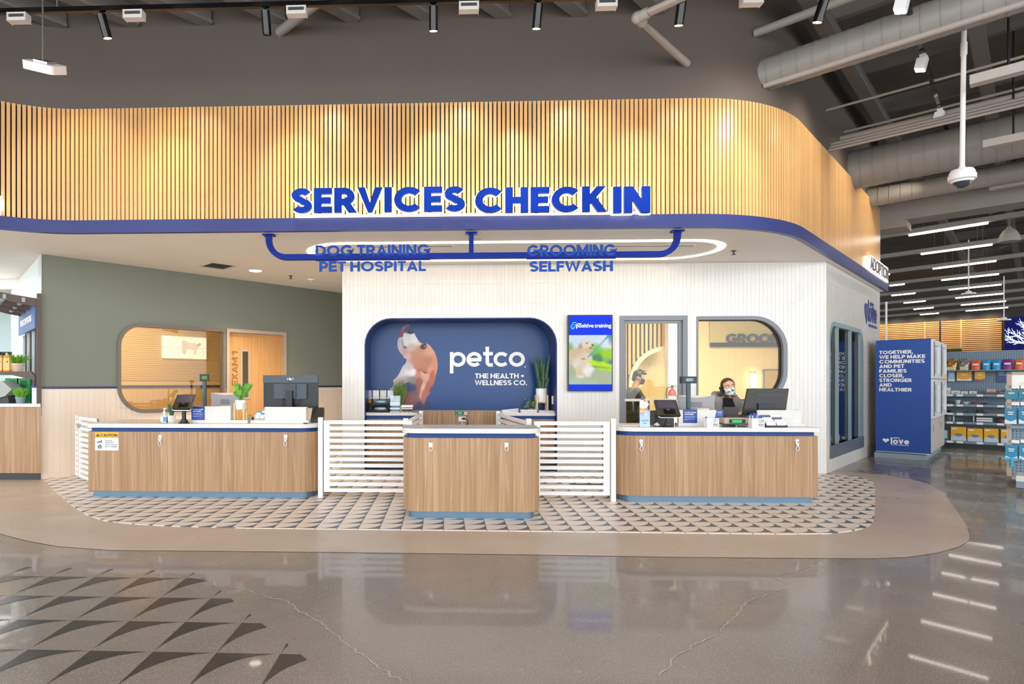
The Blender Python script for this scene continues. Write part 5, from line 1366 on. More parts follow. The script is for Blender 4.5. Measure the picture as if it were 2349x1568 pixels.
for k, (a, hz_, yy) in enumerate(LV):
    bm = B(); c0 = Vector((a*.15, yy*.2, zq-.01)); md = Vector((a*.45, yy*.5, zq+hz_*.45)); tp = Vector((a*1.05, yy, zq+hz_))
    tube(bm, [c0, c0.lerp(md, .6)+Vector((0, 0, .01)), md], .004, 5); leaf_bm(bm, md, tp, .034, (0, -.01, .025), 8, .35); obj('leaf', bm, LEAF if k % 3 else LEAFL, t)
bm = B(); tube(bm, [(0, 0, zq-.01), (0, 0, zq+.06)], .014, 8); obj('stem', bm, LEAFD, t)
# ---- tape dispenser
Yd = LY+.37; x = on(575, LH, Yd); t = thing('tape_dispenser', 'black tape dispenser right of the leafy plant', 'tape dispenser', (x, Yd, LH+.0005))
bm = B(); prismY(bm, [(-.05, 0), (.06, 0), (.06, .015), (.03, .05), (.01, .08), (-.02, .09), (-.045, .07)], -.025, .025); obj('body', bm, BLACK, t)
bm = B(); lathe(bm, [(.02, -.018), (.035, -.018), (.035, .018), (.02, .018), (.02, -.018)], 20)
for v in bm.verts: v.co = Vector((v.co.x-.01, v.co.z-.012, v.co.y+.058))
obj('tape_roll', bm, M('tape_amber', '#b9a878', .3), t)
# ---- business cards
def cards(label, p0, p1, Yd, H, rows, tilt, base_m, zoff=0, colours=('#f4f3f1',)):
    x0, x1 = on(p0, H, Yd), on(p1, H, Yd); w = x1-x0; t = thing('card_holder', label, 'card holder', (x0, Yd, H+.0005+zoff))
    bm = B(); prismX(bm, [(0, 0), (.16, 0), (.16, .085), (.15, .085), (.0, .015)], 0, w); obj('tray', bm, base_m, t)
    for r_ in range(rows):
        for c_ in range(2):
            cw = w/2*.86; a = w*.05+c_*w*.48; y_ = .01+r_*.04; z_ = .014+r_*.022
            bm = B(); prismX(bm, [(y_, z_), (y_+.014, z_), (y_+.03, z_+.05), (y_+.016, z_+.05)], a, a+cw); obj('card_stack', bm, M('card_'+colours[(r_+c_) % len(colours)][1:], colours[(r_+c_) % len(colours)], .6), t)
    return t
cards('clear holder of white cards beside the left privacy screen', 583, 606, LY+.17, LH, 3, 0, ACRYL, .035, ('#f4f3f1', '#f4f3f1', '#4aa0d8'))
cards('black tray of business cards at the right end of the right counter', 1758, 1807, RY+.06, RH, 4, 0, BLACK, 0, ('#f4f3f1', '#eceaf2', '#f4f3f1', '#585a78'))
# ---- desk phone on the left counter
Yd = LY+.33; x = on(728, LH, Yd); t = thing('desk_phone', 'black desk phone behind the right end of the left counter', 'phone', (x, Yd, LH+.0005))
bm = B(); prismX(bm, [(-.06, 0), (.08, 0), (.08, .16), (.05, .18), (-.06, .04)], -.07, .07); obj('base', bm, BLACK, t)
bm = B(); tube(bm, [(-.045, -.02, .05), (-.05, -.01, .09), (-.05, .02, .15), (-.045, .04, .19)], [.02, .015, .015, .022], 8); obj('handset', bm, BLACK, t, smooth=50)
# ---- cable clip and mouse bits
Yd = LY+.05; x = on(702, LH, Yd); t = thing('key_fob', 'small dark fob lying at the right end of the left counter', 'key fob', (x, Yd, LH+.0005))
bm = B(); prism(bm, rrect(-.03, .03, -.012, .012, .01, 4), 0, .012); obj('fob', bm, BLACK, t); bm = B(); tube(bm, [(.03+.012*math.cos(k*math.pi/6), .012*math.sin(k*math.pi/6), .004) for k in range(12)], .002, 5, True); obj('ring', bm, CHROME, t)
# ---- right counter
Yd = RY+.04; x = on(1478.5, RH, Yd); w = wid(1466.5, 1490, Yd); h = zat(908, Yd)-RH
t = thing('leaflet_holder', 'clear leaflet holder with a pet photo leaflet, left end of right counter', 'leaflet holder', (x, Yd, RH+.0005))
bm = B(); bx(bm, -w/2, w/2, -.012, -.009, 0, h*.55); bx(bm, -w/2, w/2, .0, .003, 0, h*.8); bx(bm, -w/2, w/2, -.012, .07, 0, .003); obj('acrylic_stand', bm, ACRYL, t)
out = [(-w*.48, .01), (w*.48, .01), (w*.48, h*.88), (w*.3, h*.98), (w*.1, h*.9), (-w*.1, h*.98), (-w*.3, h), (-w*.48, h*.86)]
lb2 = [(0, h*.1, w, h*.12, 0, '#bfe3f4', 1.5), (0, h*.3, w, h*.08, 0, '#8fd0ee', 1.5), (-w*.2, h*.42, w*.2, h*.05, 0, '#20262e', 2), (w*.1, h*.4, w*.15, h*.05, 0, '#f2f2f0', 2), (w*.35, h*.42, w*.12, h*.06, 0, '#2aa9d8', 2), (-w*.3, h*.56, w*.15, h*.06, 0, '#e8a63c', 2), (w*.15, h*.55, w*.18, h*.06, 0, '#d98850', 2), (w*.4, h*.6, w*.1, h*.1, 0, '#2b2f3a', 2), (-w*.1, h*.68, w*.25, h*.06, 0, '#d3e2ee', 1.5), (w*.2, h*.75, w*.15, h*.06, 0, '#e8e4e0', 2), (-w*.3, h*.8, w*.2, h*.07, 0, '#f0ece8', 2), (-w*.25, h*.92, w*.2, h*.04, 0, '#556070', 2), (w*.25, h*.9, w*.2, h*.05, 0, '#e2b79a', 2), (w*.38, h*.82, w*.1, h*.05, 0, '#333844', 2), (0, h*.86, w*.1, h*.04, 0, '#c46a5a', 1)]
painted('leaflet', out, lb2, .006, -.004, MC('leaflet_print', 0, .4), t)
for k, (s, a) in enumerate((('YOUR LOVE', .22), ('SAVES LIVES', .19), ('love', .12))): obj('lettering', move(text_bm(s, w*(.7, .76, .36)[k], h*(.02, .02, .035)[k], .0008, .01), -w*(.35, .38, .18)[k], -.0125, h*a), M('ink_navy', '#22325e', .5), t)
Yd = RY+.12; x = on(1507, RH, Yd); t = thing('counter_bell', 'small silver desk bell beside the leaflet holder', 'bell', (x, Yd, RH+.0005))
bm = B(); lathe(bm, [(.04, 0), (.04, .012), (.034, .014)], 20); obj('base', bm, BLACK, t); bm = B(); lathe(bm, [(.036, .014), (.033, .026), (.022, .036), (.008, .041), (0, .041)], 20); obj('dome', bm, M('bell_white', '#e9e7e4', .2, metal=.4), t, smooth=60)
bm = B(); lathe(bm, [(.004, .041), (.004, .05), (0, .05)], 8); obj('button', bm, CHROME, t)
Yd = RY+.36; x = on(1518, RH, Yd); t = thing('receipt_printer', 'black receipt printer behind the right card terminal', 'printer', (x, Yd, RH+.0005))
bm = B(); prismX(bm, [(-.09, 0), (.1, 0), (.1, .17), (-.05, .18), (-.09, .13)], -.11, .11); obj('body', bm, BLACK, t)
bm = B(); bx(bm, -.09, .09, -.08, -.02, .165, .172); obj('paper_slot', bm, DKGREY, t)
# counter scale
Yd = RY+.11; x = on(1691, RH, Yd); t = thing('counter_scale', 'beige counter scale with glowing green readout', 'scale', (x, Yd, RH+.0005)); w = wid(1660, 1724, Yd)
zt = zat(956, Yd)-RH
bm = B(); tube(bm, [(.03, .08, 0), (.03, .08, zt*.3)], .016, 10); obj('foot', bm, STEELB, t)
bm = B(); prism(bm, rrect(-w/2, w/2, 0, .22, .02), zt*.25, zt*.36); obj('base', bm, DKGREY, t)
bm = B(); prism(bm, rrect(-w*.46, w*.44, .01, .2, .02), zt*.36, zt*.95); obj('platform', bm, M('scale_beige', '#b9a58e', .4), t)
bm = B(); bx(bm, -w*.26, w*.28, -.012, .012, zt*.42, zt*.82); obj('bezel', bm, BLACK, t); bm = B(); bx(bm, -w*.19, w*.14, -.0135, -.012, zt*.48, zt*.74); obj('readout', bm, ME('green_readout', '#35e070', 1.3), t)
bm = B()
for k in range(4): bx(bm, -w*.14+k*w*.065, -w*.1+k*w*.065, -.0142, -.0135, zt*.53, zt*.69)
obj('digits', bm, M('lcd_digit', '#2d6a3c', .5), t)
# pen cups
def cup(label, p0, p1, l1, l2, pens):
    Yd = RY+.02; x0, x1 = on(p0, RH, Yd), on(p1, RH, Yd); w = x1-x0; h = zat(957.5, Yd)-RH
    t = thing('pen_cup', label, 'pen cup', ((x0+x1)/2, Yd, RH+.0005))
    bm = B(); bx(bm, -w/2, w/2, 0, .004, 0, h); bx(bm, -w/2, w/2, .09, .094, 0, h); bx(bm, -w/2, -w/2+.004, .004, .09, 0, h); bx(bm, w/2-.004, w/2, .004, .09, 0, h); bx(bm, -w/2+.004, w/2-.004, .004, .09, 0, .004); obj('box', bm, M('cup_white', '#f6f5f3', .4), t)
    for s, f in ((l1, .56), (l2, .1)): obj('lettering', move(text_bm(s, w*.44, h*.32, .0008, .0), -.0+w*.0, 0, h*f), INK, t)
    for k, (a, b_, ln_) in enumerate(pens):
        bm = B(); tube(bm, [(a, .045, .006), (a+b_, .05, h+ln_)], .009, 8); obj('pen', bm, M('pen_blue', '#2353c4', .35), t, smooth=50)
cup('white pen cup lettered dirty pens', 1622.5, 1649.5, 'DIRTY', 'PENS', [(-.03, -.03, .015), (.03, .03, .05), (.02, .045, .06)])
cup('white pen cup lettered clean pens', 1725.5, 1754, 'CLEAN', 'PENS', [(-.04, -.02, .05), (-.02, .0, .055), (0, -.03, .06), (.02, .02, .03), (-.03, .03, .045)])
# keyboard edge / papers on right counter
Yd = RY+.3; x = on(1450, RH, Yd); t = thing('paper_sheet', 'loose paper sheet at the left end of the right counter', 'paper', (x, Yd, RH+.0005)); bm = B(); bx(bm, -.14, .14, -.1, .1, 0, .002); obj('sheet', bm, PAPER, t)
x = on(1612, RH, RY+.38); t = thing('paper_stack', 'beige paper stack behind the right privacy screen', 'paper', (x, RY+.38, RH+.0005)); bm = B(); bx(bm, -.07, .07, -.02, .03, 0, .2); obj('stack', bm, M('manila', '#e8d6b8', .6), t)
x = on(519, LH, LY+.38); t = thing('paper_stack', 'beige paper stack behind the left privacy screen', 'paper', (x, LY+.38, LH+.0005)); bm = B(); bx(bm, -.07, .07, -.02, .06, 0, .2); obj('stack', bm, MATS['manila'], t)

# ================================================================== NICHE THINGS
Yd = NY+.16
def NX(px, Yd_=None): return PY(px, 930, Yd_ or Yd)[0]
# brochure rack
t = thing('brochure_rack', 'black rack of upright white brochures at the left of the niche', 'rack', (NX(870, NY+.32), NY+.32, NH+.0005))
wv = NX(912, NY+.32)-NX(845, NY+.32); hz_ = zat(895, NY+.32)-NH
bm = B(); bx(bm, -wv/2, wv/2, .05, .06, 0, hz_*.95); bx(bm, -wv/2, wv/2, -.02, .05, 0, .02); obj('rack', bm, BLACK, t)
for k, c in enumerate(('#b9b4d4', '#eef0ec', '#e8dfda', '#e4ecee')):
    bm = B(); a = -wv/2+.012+k*wv/4; bx(bm, a, a+wv/4-.02, .03, .045, hz_*.4, hz_); b_ = obj('brochure', bm, M('broch_'+c[1:], c, .5), t)
    bm = B(); bx(bm, a, a+wv/4-.02, .028, .03, hz_*.4, hz_*(.6 if k == 0 else .68)); obj('brochure_print', bm, M('broch2_%d' % k, ('#e9a53a', '#d5e0d8', '#d8d4d0', '#cfe2e8')[k], .5), b_)
# wire letter trays
t = thing('letter_tray', 'stacked letter trays holding plastic sleeves in the niche', 'letter tray', (NX(872, NY+.05), NY+.05, NH+.0005)); w = NX(892, NY+.05)-NX(851, NY+.05)
for k in range(2):
    bm = B(); bx(bm, -w/2, w/2, 0, .22, .01+k*.11, .016+k*.11); bx(bm, -w/2, -w/2+.01, 0, .22, .016+k*.11, .1+k*.11); bx(bm, w/2-.01, w/2, 0, .22, .016+k*.11, .1+k*.11); bx(bm, -w/2, w/2, 0, .008, .014+k*.11, .035+k*.11); tr = obj('tray', bm, BLACK, t)
    bm = B(); ball(bm, (0, .1, .055+k*.11), (w*.42, .09, .035), 14, 8); obj('plastic_sleeves', bm, M('film', '#a9c9d4', .12, metal=.3), tr, smooth=80)
bm = B(); bx(bm, -w/2, w/2, 0, .22, .225, .23); obj('lid_tray', bm, STEEL, t)
# clear stand
t = thing('clear_stand', 'clear acrylic stand with papers beside the letter trays', 'stand', (NX(906, NY+.08), NY+.08, NH+.0005)); w = NX(918, NY+.08)-NX(895, NY+.08)
bm = B(); bx(bm, -w/2, w/2, 0, .004, 0, .16); bx(bm, -w/2, w/2, .08, .084, 0, .26); bx(bm, -w/2, w/2, 0, .084, 0, .004); obj('acrylic', bm, ACRYL, t)
bm = B(); bx(bm, -w*.4, w*.4, .02, .06, .006, .11); obj('papers', bm, M('paper_cool', '#dfe8ec', .5), t)
bm = B(); bx(bm, -w*.35, w*.35, .064, .078, .006, .22); obj('papers', bm, M('paper_cool2', '#c6d8de', .4), t)
# grass plant
t = thing('potted_grass', 'tall ornamental grass plant at the left of the niche', 'plant', (NX(918, NY+.3), NY+.3, NH+.0005)); hz_ = zat(866, NY+.3)-NH
bm = B(); lathe(bm, [(.04, 0), (.05, .1), (.045, .1), (.043, .09), (0, .09)], 20); obj('pot', bm, CERAM, t, smooth=40)
grass(t, 170, .03, .08, hz_-.05, .13, M('grass_olive', '#5f7a2c', .5, var=.4, vs=18), .0035, 5)
# treat box
t = thing('treat_box', 'clear box of brown treats with a white lid on the niche cabinet', 'box', (NX(934, NY+.08), NY+.08, NH+.0005)); w = NX(945, NY+.08)-NX(920, NY+.08)
bm = B(); bx(bm, -w/2, w/2, 0, .1, 0, .085); obj('box', bm, ACRYL, t)
bm = B(); bx(bm, -w/2-.004, w/2+.004, -.004, .104, .085, .115); obj('lid', bm, CERAM, t)
bm = B(); rnd = random.Random(4)
for k in range(40): ball(bm, (rnd.uniform(-.45, .45)*w, rnd.uniform(.01, .09), rnd.uniform(.008, .04)), .009, 6, 4)
obj('treats', bm, M('kibble', '#8a5a34', .7), t)['kind'] = 'stuff'
# snake plant on stand
Yp = NY+.36; xs_ = NX(1242, Yp); t = thing('snake_plant', 'snake plant in a white pot on a wooden stand at the right of the niche', 'plant', (xs_, Yp, NH+.0005))
zp = zat(921, Yp)-NH; zq = zat(890.5, Yp)-NH; rp = (NX(1255, Yp)-NX(1229.5, Yp))/2
stand(t, rp*1.05, zp, zp+.11, q=.022)
bm = B(); lathe(bm, [(rp*.95, zp), (rp, zp+.01), (rp, zq), (rp*.92, zq), (rp*.9, zq-.02), (0, zq-.02)], 32); obj('pot', bm, CERAM, t, smooth=40)
SNK = M('snake_leaf', '#3c5e40', .45, var=.5, vs=40)
tops = [(1222, 812), (1233, 822), (1241, 811), (1249, 818), (1261, 811), (1228, 828), (1245, 835), (1256, 845), (1259, 865), (1230, 858), (1238, 840)]
for k, (px, py) in enumerate(tops):
    tx, tz = PY(px, py, Yp)[0]-xs_, zat(py, Yp)-NH; bm = B(); yy = (-.04, .03, .0, .04, -.02, .05, -.05, .02, -.03, -.045, .03)[k]
    leaf_bm(bm, (tx*.35, yy*.6, zq-.03), (tx, yy, tz), .027, (-tx*.12, 0, 0), 8, .4); obj('leaf', bm, SNK, t)
# small bushy plant
Yp = NY+.38; t = thing('potted_plant', 'small bushy plant left of the snake plant stand', 'plant', (NX(1218, Yp), Yp, NH+.0005))
bm = B(); lathe(bm, [(.035, 0), (.042, .05), (.038, .05), (.036, .042), (0, .042)], 18); obj('pot', bm, M('pot_grey', '#aab2b8', .5), t, smooth=40)
bm = B(); rnd = random.Random(9)
for k in range(70):
    a = rnd.uniform(0, 6.28); q_ = rnd.uniform(.02, .1); zz = rnd.uniform(.07, .2); c0 = Vector((q_*math.cos(a), q_*math.sin(a)*.6, zz)); leaf_bm(bm, c0, c0+Vector((.03*math.cos(a), .02*math.sin(a), rnd.uniform(-.005, .02))), .01, n=3)
obj('foliage', bm, M('leaf_olive', '#6f8a4c', .5, var=.4, vs=40), t)['kind'] = 'stuff'
bm = B(); tube(bm, [(0, 0, .04), (0, 0, .16)], .004, 5); obj('stem', bm, BROWNW, t)
# paper stacks
for lab, p0, p1, yy, h0, ang in (('clipboards and papers fanned at the left of the right niche cabinet', 1152, 1190, NY+.1, .05, .08), ('stack of papers in the middle of the right niche cabinet', 1194, 1232, NY+.08, .045, .0), ('low stack of papers at the right of the right niche cabinet', 1236, 1276, NY+.08, .03, -.02)):
    xa, xb = NX(p0, yy), NX(p1, yy); t = thing('paper_pile', lab, 'paper', ((xa+xb)/2, yy, NH+.0005)); w = (xb-xa)*.98
    n_ = 5; rnd = random.Random(int(p0))
    for k in range(n_):
        bm = B(); bx(bm, -w/2, w/2, 0, .2, 0, h0/n_*.86); o = obj('paper_bundle', bm, M('paper_%d' % (k % 3), ('#f2efea', '#e9dcd8', '#cfd0e2')[k % 3], .6), t); o.location = (rnd.uniform(-.008, .008), rnd.uniform(0, .02), k*h0/n_); o.rotation_euler = (0, -ang*k/n_*1.5, rnd.uniform(-.03, .03))
# ================================================================== PEOPLE
def remesh(o, vox=.012, sm=4):
    m_ = o.modifiers.new('r', 'REMESH'); m_.mode = 'VOXEL'; m_.voxel_size = vox; m_.use_smooth_shade = True
    s_ = o.modifiers.new('s', 'SMOOTH'); s_.iterations = sm; s_.factor = .5
    dg = bpy.context.evaluated_depsgraph_get(); me = bpy.data.meshes.new_from_object(o.evaluated_get(dg))
    o.modifiers.clear(); old = o.data; mats = list(old.materials); o.data = me
    if not me.materials:
        for q in mats: me.materials.append(q)
    me.polygons.foreach_set('use_smooth', [True]*len(me.polygons)); return o
def limb(bm, pts, rs, n=12):
    tube(bm, pts, rs, n)
    for p, r in zip(pts, rs): ball(bm, p, r*.99, 12, 8)
def trunk(bm, rows, n=18):                         # rows: (centre xyz, half width, half depth)
    rings = [[bm.verts.new((c[0]+a*math.cos(2*math.pi*k/n), c[1]+b*math.sin(2*math.pi*k/n), c[2])) for k in range(n)] for c, a, b in rows]
    for A, C in zip(rings, rings[1:]):
        for k in range(n): face(bm, (A[k], A[(k+1) % n], C[(k+1) % n], C[k]))
    face(bm, rings[0][::-1]); face(bm, rings[-1])
def hand(bm, wrist, d, palm_n, s=1.0, curl=.5):
    w = Vector(wrist); d = Vector(d).normalized(); pn = Vector(palm_n).normalized(); sd = d.cross(pn).normalized()
    for k in range(4): ball(bm, w+d*(.03+.02*k)*s, (.03*s, .016*s, .03*s), 10, 6, Matrix((sd, pn, d)).transposed())
    for k, l in enumerate((.066, .075, .07, .055)):
        b0 = w+d*.088*s+sd*(.027-.018*k)*s
        p1 = b0+d*l*.45*s+pn*curl*.012*s; p2 = p1+(d*(1-curl*.6)+pn*curl).normalized()*l*.32*s; p3 = p2+(d*(1-curl*1.0)+pn*curl*1.2).normalized()*l*.28*s
        limb(bm, [b0, p1, p2, p3], [.0095*s, .009*s, .0085*s, .0075*s], 8)
    t0 = w+d*.03*s+sd*.026*s; limb(bm, [t0, t0+(d*.5+sd*.7)*.035*s, t0+(d*.9+sd*.6+pn*.3)*.06*s], [.012*s, .010*s, .008*s], 8)
SKIN = M('skin_light', '#d9a78c', .5, var=.04, vs=20); SKIN2 = M('skin_warm', '#b9805c', .5, var=.04, vs=20)
HAIRB = M('hair_brown', '#4a2e1e', .4, var=.3, vs=60); HAIRK = M('hair_black', '#1a1512', .4, var=.3, vs=60)
EYEW = M('eye_white', '#e8e4e0', .3); EYED = M('eye_dark', '#2a1a12', .2); LIP = M('brow', '#3a241a', .6)
def head(bm, c, s=1.0):
    """skull, jaw, nose, ears about origin; face looks to -y, centre of head at c, height about .23*s"""
    c = Vector(c)
    ball(bm, c+Vector((0, .012, .022))*s, (.074*s, .094*s, .092*s), 20, 14)
    ball(bm, c+Vector((0, -.03, -.045))*s, (.056*s, .06*s, .068*s), 16, 10)
    ball(bm, c+Vector((0, -.06, -.085))*s, (.026*s, .024*s, .022*s), 10, 6)
    tube(bm, [c+Vector((0, -.082, .018))*s, c+Vector((0, -.098, -.014))*s, c+Vector((0, -.1, -.028))*s, c+Vector((0, -.082, -.034))*s], [.008*s, .011*s, .014*s, .012*s], 8)
    for q in (-1, 1): ball(bm, c+Vector((q*.075, .02, -.008))*s, (.011*s, .02*s, .03*s), 8, 6)
# ---- woman behind the right counter: seen from the front, head turned to her left, phone at her right ear
Yw = RY+.93; X0, Z0 = PY(1670, 889, Yw)
w_root = thing('person', 'person in grey hoodie and floral mask with a phone at the ear', 'person', (X0, Yw, 0))
hz = zat(888, Yw)                                   # head centre height
hc = Vector((0.005, 0, hz)); HT = Matrix.Rotation(math.radians(-5), 3, 'Z') @ Matrix.Rotation(math.radians(-7), 3, 'Y')
shz = zat(912, Yw)
bm = B(); head(bm, (0, 0, 0)); 
for v in bm.verts: v.co = HT @ v.co+hc
limb(bm, [hc+Vector((0, .03, -.06)), (-.005, .03, shz+.0), (-.01, .04, shz-.12)], [.05, .052, .07])
trunk(bm, [((-.01, .05, shz-.0), .12, .07), ((-.01, .05, shz-.1), .16, .095), ((-.01, .06, shz-.3), .14, .09), ((-.01, .06, shz-.45), .15, .1), ((-.01, .06, shz-.55), .15, .1)])
for q in (-1, 1):
    limb(bm, [(q*.075-.01, .06, shz-.52), (q*.085-.01, .05, .46), (q*.085-.01, .09, .08)], [.085, .058, .042]); limb(bm, [(q*.085-.01, .09, .05), (q*.09-.01, -.06, .035)], [.04, .032])
LS_, RS_ = Vector((-.155, .06, shz-.02)), Vector((.145, .06, shz-.05))
le, lw = Vector((-.2, .0, shz-.26)), Vector((-.08, -.14, shz-.16))
re, rw = Vector((.21, -.02, shz-.26)), Vector((.12, -.16, shz-.17))
limb(bm, [LS_, le, lw], [.05, .038, .028]); limb(bm, [RS_, re, rw], [.05, .038, .028])
hand(bm, lw, (.6, -.7, .0), (0, 0, -1), .9, .5); hand(bm, rw, (-.6, -.7, 0), (0, 0, -1), .9, .5)
remesh(obj('body', bm, SKIN, w_root), .011, 3)
# eyes and brows
for q in (-1, 1):
    bm = B(); ball(bm, HT @ Vector((q*.031, -.077, .008))+hc, (.0135, .009, .0085), 12, 8); ey = obj('eye', bm, EYEW, w_root, smooth=80)
    bm = B(); ball(bm, HT @ Vector((q*.031+.005, -.0845, .008))+hc, (.0065, .003, .0068), 10, 6); obj('iris', bm, EYED, ey, smooth=80)
    bm = B(); tube(bm, [HT @ Vector((q*.014, -.089, .03))+hc, HT @ Vector((q*.032, -.088, .036))+hc, HT @ Vector((q*.052, -.074, .03))+hc], [.0035, .004, .002], 6); obj('eyebrow', bm, LIP, w_root)
# mask
m, N, L, p = _new('floral_mask'); tc = N.new('ShaderNodeTexCoord'); vo = N.new('ShaderNodeTexVoronoi'); vo.inputs['Scale'].default_value = 45; L.new(tc.outputs['Object'], vo.inputs['Vector'])
r = N.new('ShaderNodeValToRGB'); r.color_ramp.interpolation = 'CONSTANT'; L.new(vo.outputs['Color'], r.inputs[0])
r.color_ramp.elements[0].color = lin('#e9e6e0'); r.color_ramp.elements[1].position = .45; r.color_ramp.elements[1].color = lin('#4f7a5c')
for pos, c in ((.58, '#e6e2dc'), (.7, '#8fb0c4'), (.8, '#d8a6a0'), (.88, '#efece6')): e_ = r.color_ramp.elements.new(pos); e_.color = lin(c)
L.new(r.outputs[0], p.inputs['Base Color']); p.inputs['Roughness'].default_value = .8; MASK = m
def mask(bm, s=1.0):
    P = []
    for j in range(7):
        f = j/6; z = -.012-.088*f; row = []
        for k in range(9):
            a = math.radians(-72+144*k/8); rr = .071-.014*f; yy = -.012-(.088 if 0 < f < 1 else .078)*math.cos(a)*(1-.1*f); zz = z+(.014*math.cos(a) if j == 0 else 0)
            row.append(bm.verts.new((rr*1.0*math.sin(a)*s, yy*s, zz*s)))
        P.append(row)
    for A, C in zip(P, P[1:]):
        for k in range(8): face(bm, (A[k], A[k+1], C[k+1], C[k]))
bm = B(); mask(bm)
for v in bm.verts: v.co = HT @ v.co+hc
o = obj('face_mask', bm, MASK, w_root, smooth=80); o.modifiers.new('s', 'SOLIDIFY').thickness = .004
bm = B()
for q in (-1, 1): tube(bm, [HT @ Vector((q*.066, -.03, -.02))+hc, HT @ Vector((q*.08, .015, .0))+hc], .0015, 5)
obj('mask_strap', bm, PAPER, w_root)
# hair pulled back
bm = B(); ball(bm, (0, .02, .033), (.084, .098, .094), 24, 16); ball(bm, (-.0, .07, -.03), (.066, .05, .075), 14, 10); ball(bm, (-.06, .03, -.01), (.026, .06, .07), 12, 8); ball(bm, (.06, .035, 0), (.026, .055, .065), 12, 8)
tube(bm, [(0, .1, -.02), (-.01, .12, -.1), (-.02, .11, -.2)], [.04, .035, .02], 10); ball(bm, (0, .1, -.02), .04, 12, 8)
for v in bm.verts: v.co = HT @ v.co+hc
hr = remesh(obj('hair', bm, HAIRB, w_root), .01, 2)
# cut the hair away from the face with a wedge
bmh = B(); bmh.from_mesh(hr.data); inv = HT.transposed(); dead = []
for v in bmh.verts:
    q = inv @ (v.co-hc)
    if q.y < -.03 and q.z < .088-.4*abs(q.x) and abs(q.x) < .074: dead.append(v)
bmesh.ops.delete(bmh, geom=dead, context='VERTS'); bmh.to_mesh(hr.data); bmh.free()
# t-shirt, hoodie, trousers, shoes
bm = B(); trunk(bm, [((-.01, .045, shz+.005), .1, .068), ((-.01, .045, shz-.1), .15, .108), ((-.01, .055, shz-.3), .148, .1), ((-.01, .06, shz-.5), .155, .108)]); remesh(obj('t_shirt', bm, M('tee_black', '#12131a', .8), w_root), .014, 2)
cx_ = X0
obj('t_shirt_print', move(text_bm('pets', .075, .045, .002, .01), -.01, -.078, shz-.2), M('print_sky', '#4a8fd0', .5), w_root)
HOOD = M('hoodie_grey', '#8d8a86', .9, var=.12, vs=60, bump=.2, bs=200)
bm = B()
for q in (-1, 1):
    trunk(bm, [((q*.1-.01, .05, shz+.015), .062, .085), ((q*.115-.01, .05, shz-.05), .07, .115), ((q*.115-.01, .055, shz-.2), .062, .12), ((q*.115-.01, .06, shz-.4), .065, .118), ((q*.115-.01, .06, shz-.56), .065, .122)])
trunk(bm, [((-.01, .1, shz+.02), .12, .05), ((-.01, .1, shz-.1), .165, .07), ((-.01, .1, shz-.56), .17, .075)])
limb(bm, [LS_+Vector((0, 0, -.01)), LS_.lerp(le, .5)+Vector((-.02, 0, 0)), le, lw], [.066, .06, .052, .042]); limb(bm, [RS_+Vector((0, 0, -.01)), RS_.lerp(re, .5)+Vector((.02, 0, 0)), re, rw], [.066, .06, .052, .042])
remesh(obj('hoodie', bm, HOOD, w_root), .014, 3)
bm = B(); tube(bm, [(-.12, -.0, shz-.01), (-.15, .08, shz+.03), (-.1, .16, shz+.045), (0, .19, shz+.04), (.09, .16, shz+.03), (.13, .08, shz+.015), (.1, -.01, shz-.03)], [.02, .034, .045, .05, .045, .034, .02], 10); obj('hood', bm, HOOD, w_root, smooth=80)
bm = B()
for q in (-1, 1): limb(bm, [(q*.075-.01, .06, shz-.5), (q*.085-.01, .05, .46), (q*.085-.01, .09, .1)], [.1, .075, .065])
trunk(bm, [((-.01, .06, shz-.44), .16, .115), ((-.01, .06, shz-.58), .165, .12)]); remesh(obj('trousers', bm, M('trouser_dark', '#23252c', .8), w_root), .016, 2)
bm = B()
for q in (-1, 1): ball(bm, (q*.09-.01, .0, .045), (.045, .12, .043), 12, 8)
obj('shoes', bm, BLACK, w_root, smooth=80)
# phone handset held at her ear
ph = thing('phone_handset', 'dark phone handset tucked between ear and grey hoodie shoulder', 'phone', (X0, Yw, 0))
def hp(x, y, z): return HT @ Vector((x, y, z))+hc
bm = B(); tube(bm, [hp(-.092, .01, .01), hp(-.1, -.03, -.04), hp(-.085, -.075, -.1), hp(-.05, -.105, -.135)], [.02, .013, .012, .019], 10); obj('handset', bm, BLACK, ph, smooth=60)
# ---- man in the grooming room, back three-quarter, facing right
Ym = 10.75; Xm = PY(1466, 880, Ym)[0]; 
m_root = thing('person', 'person in dark t-shirt and black mask seen through the glass door', 'person', (Xm, Ym, 0))
hz = zat(866, Ym); hc = Vector((.0, 0, hz)); HT = Matrix.Rotation(math.radians(75), 3, 'Z') @ Matrix.Rotation(math.radians(14), 3, 'X')
shz = zat(893, Ym)
bm = B(); head(bm, (0, 0, 0), 1.03)
for v in bm.verts: v.co = HT @ v.co+hc
limb(bm, [hc+Vector((-.03, 0, -.05)), (-.08, .0, shz+.02), (-.11, .0, shz-.1)], [.055, .06, .08])
trunk(bm, [((-.1, 0, shz+.02), .09, .13), ((-.12, 0, shz-.08), .12, .19), ((-.12, 0, shz-.3), .11, .17), ((-.1, 0, shz-.5), .11, .155), ((-.09, 0, shz-.62), .12, .16)])
for q in (-1, 1):
    limb(bm, [(-.09, q*.085, shz-.58), (-.06, q*.095, .5), (-.09, q*.095, .09)], [.095, .065, .048]); limb(bm, [(-.1, q*.095, .055), (.06, q*.1, .035)], [.045, .035])
sh1, el1, wr1 = Vector((-.1, -.19, shz-.03)), Vector((.03, -.26, shz-.27)), Vector((.12, -.12, shz-.47))
sh2, el2, wr2 = Vector((-.1, .19, shz-.03)), Vector((.05, .24, shz-.27)), Vector((.2, .12, shz-.36))
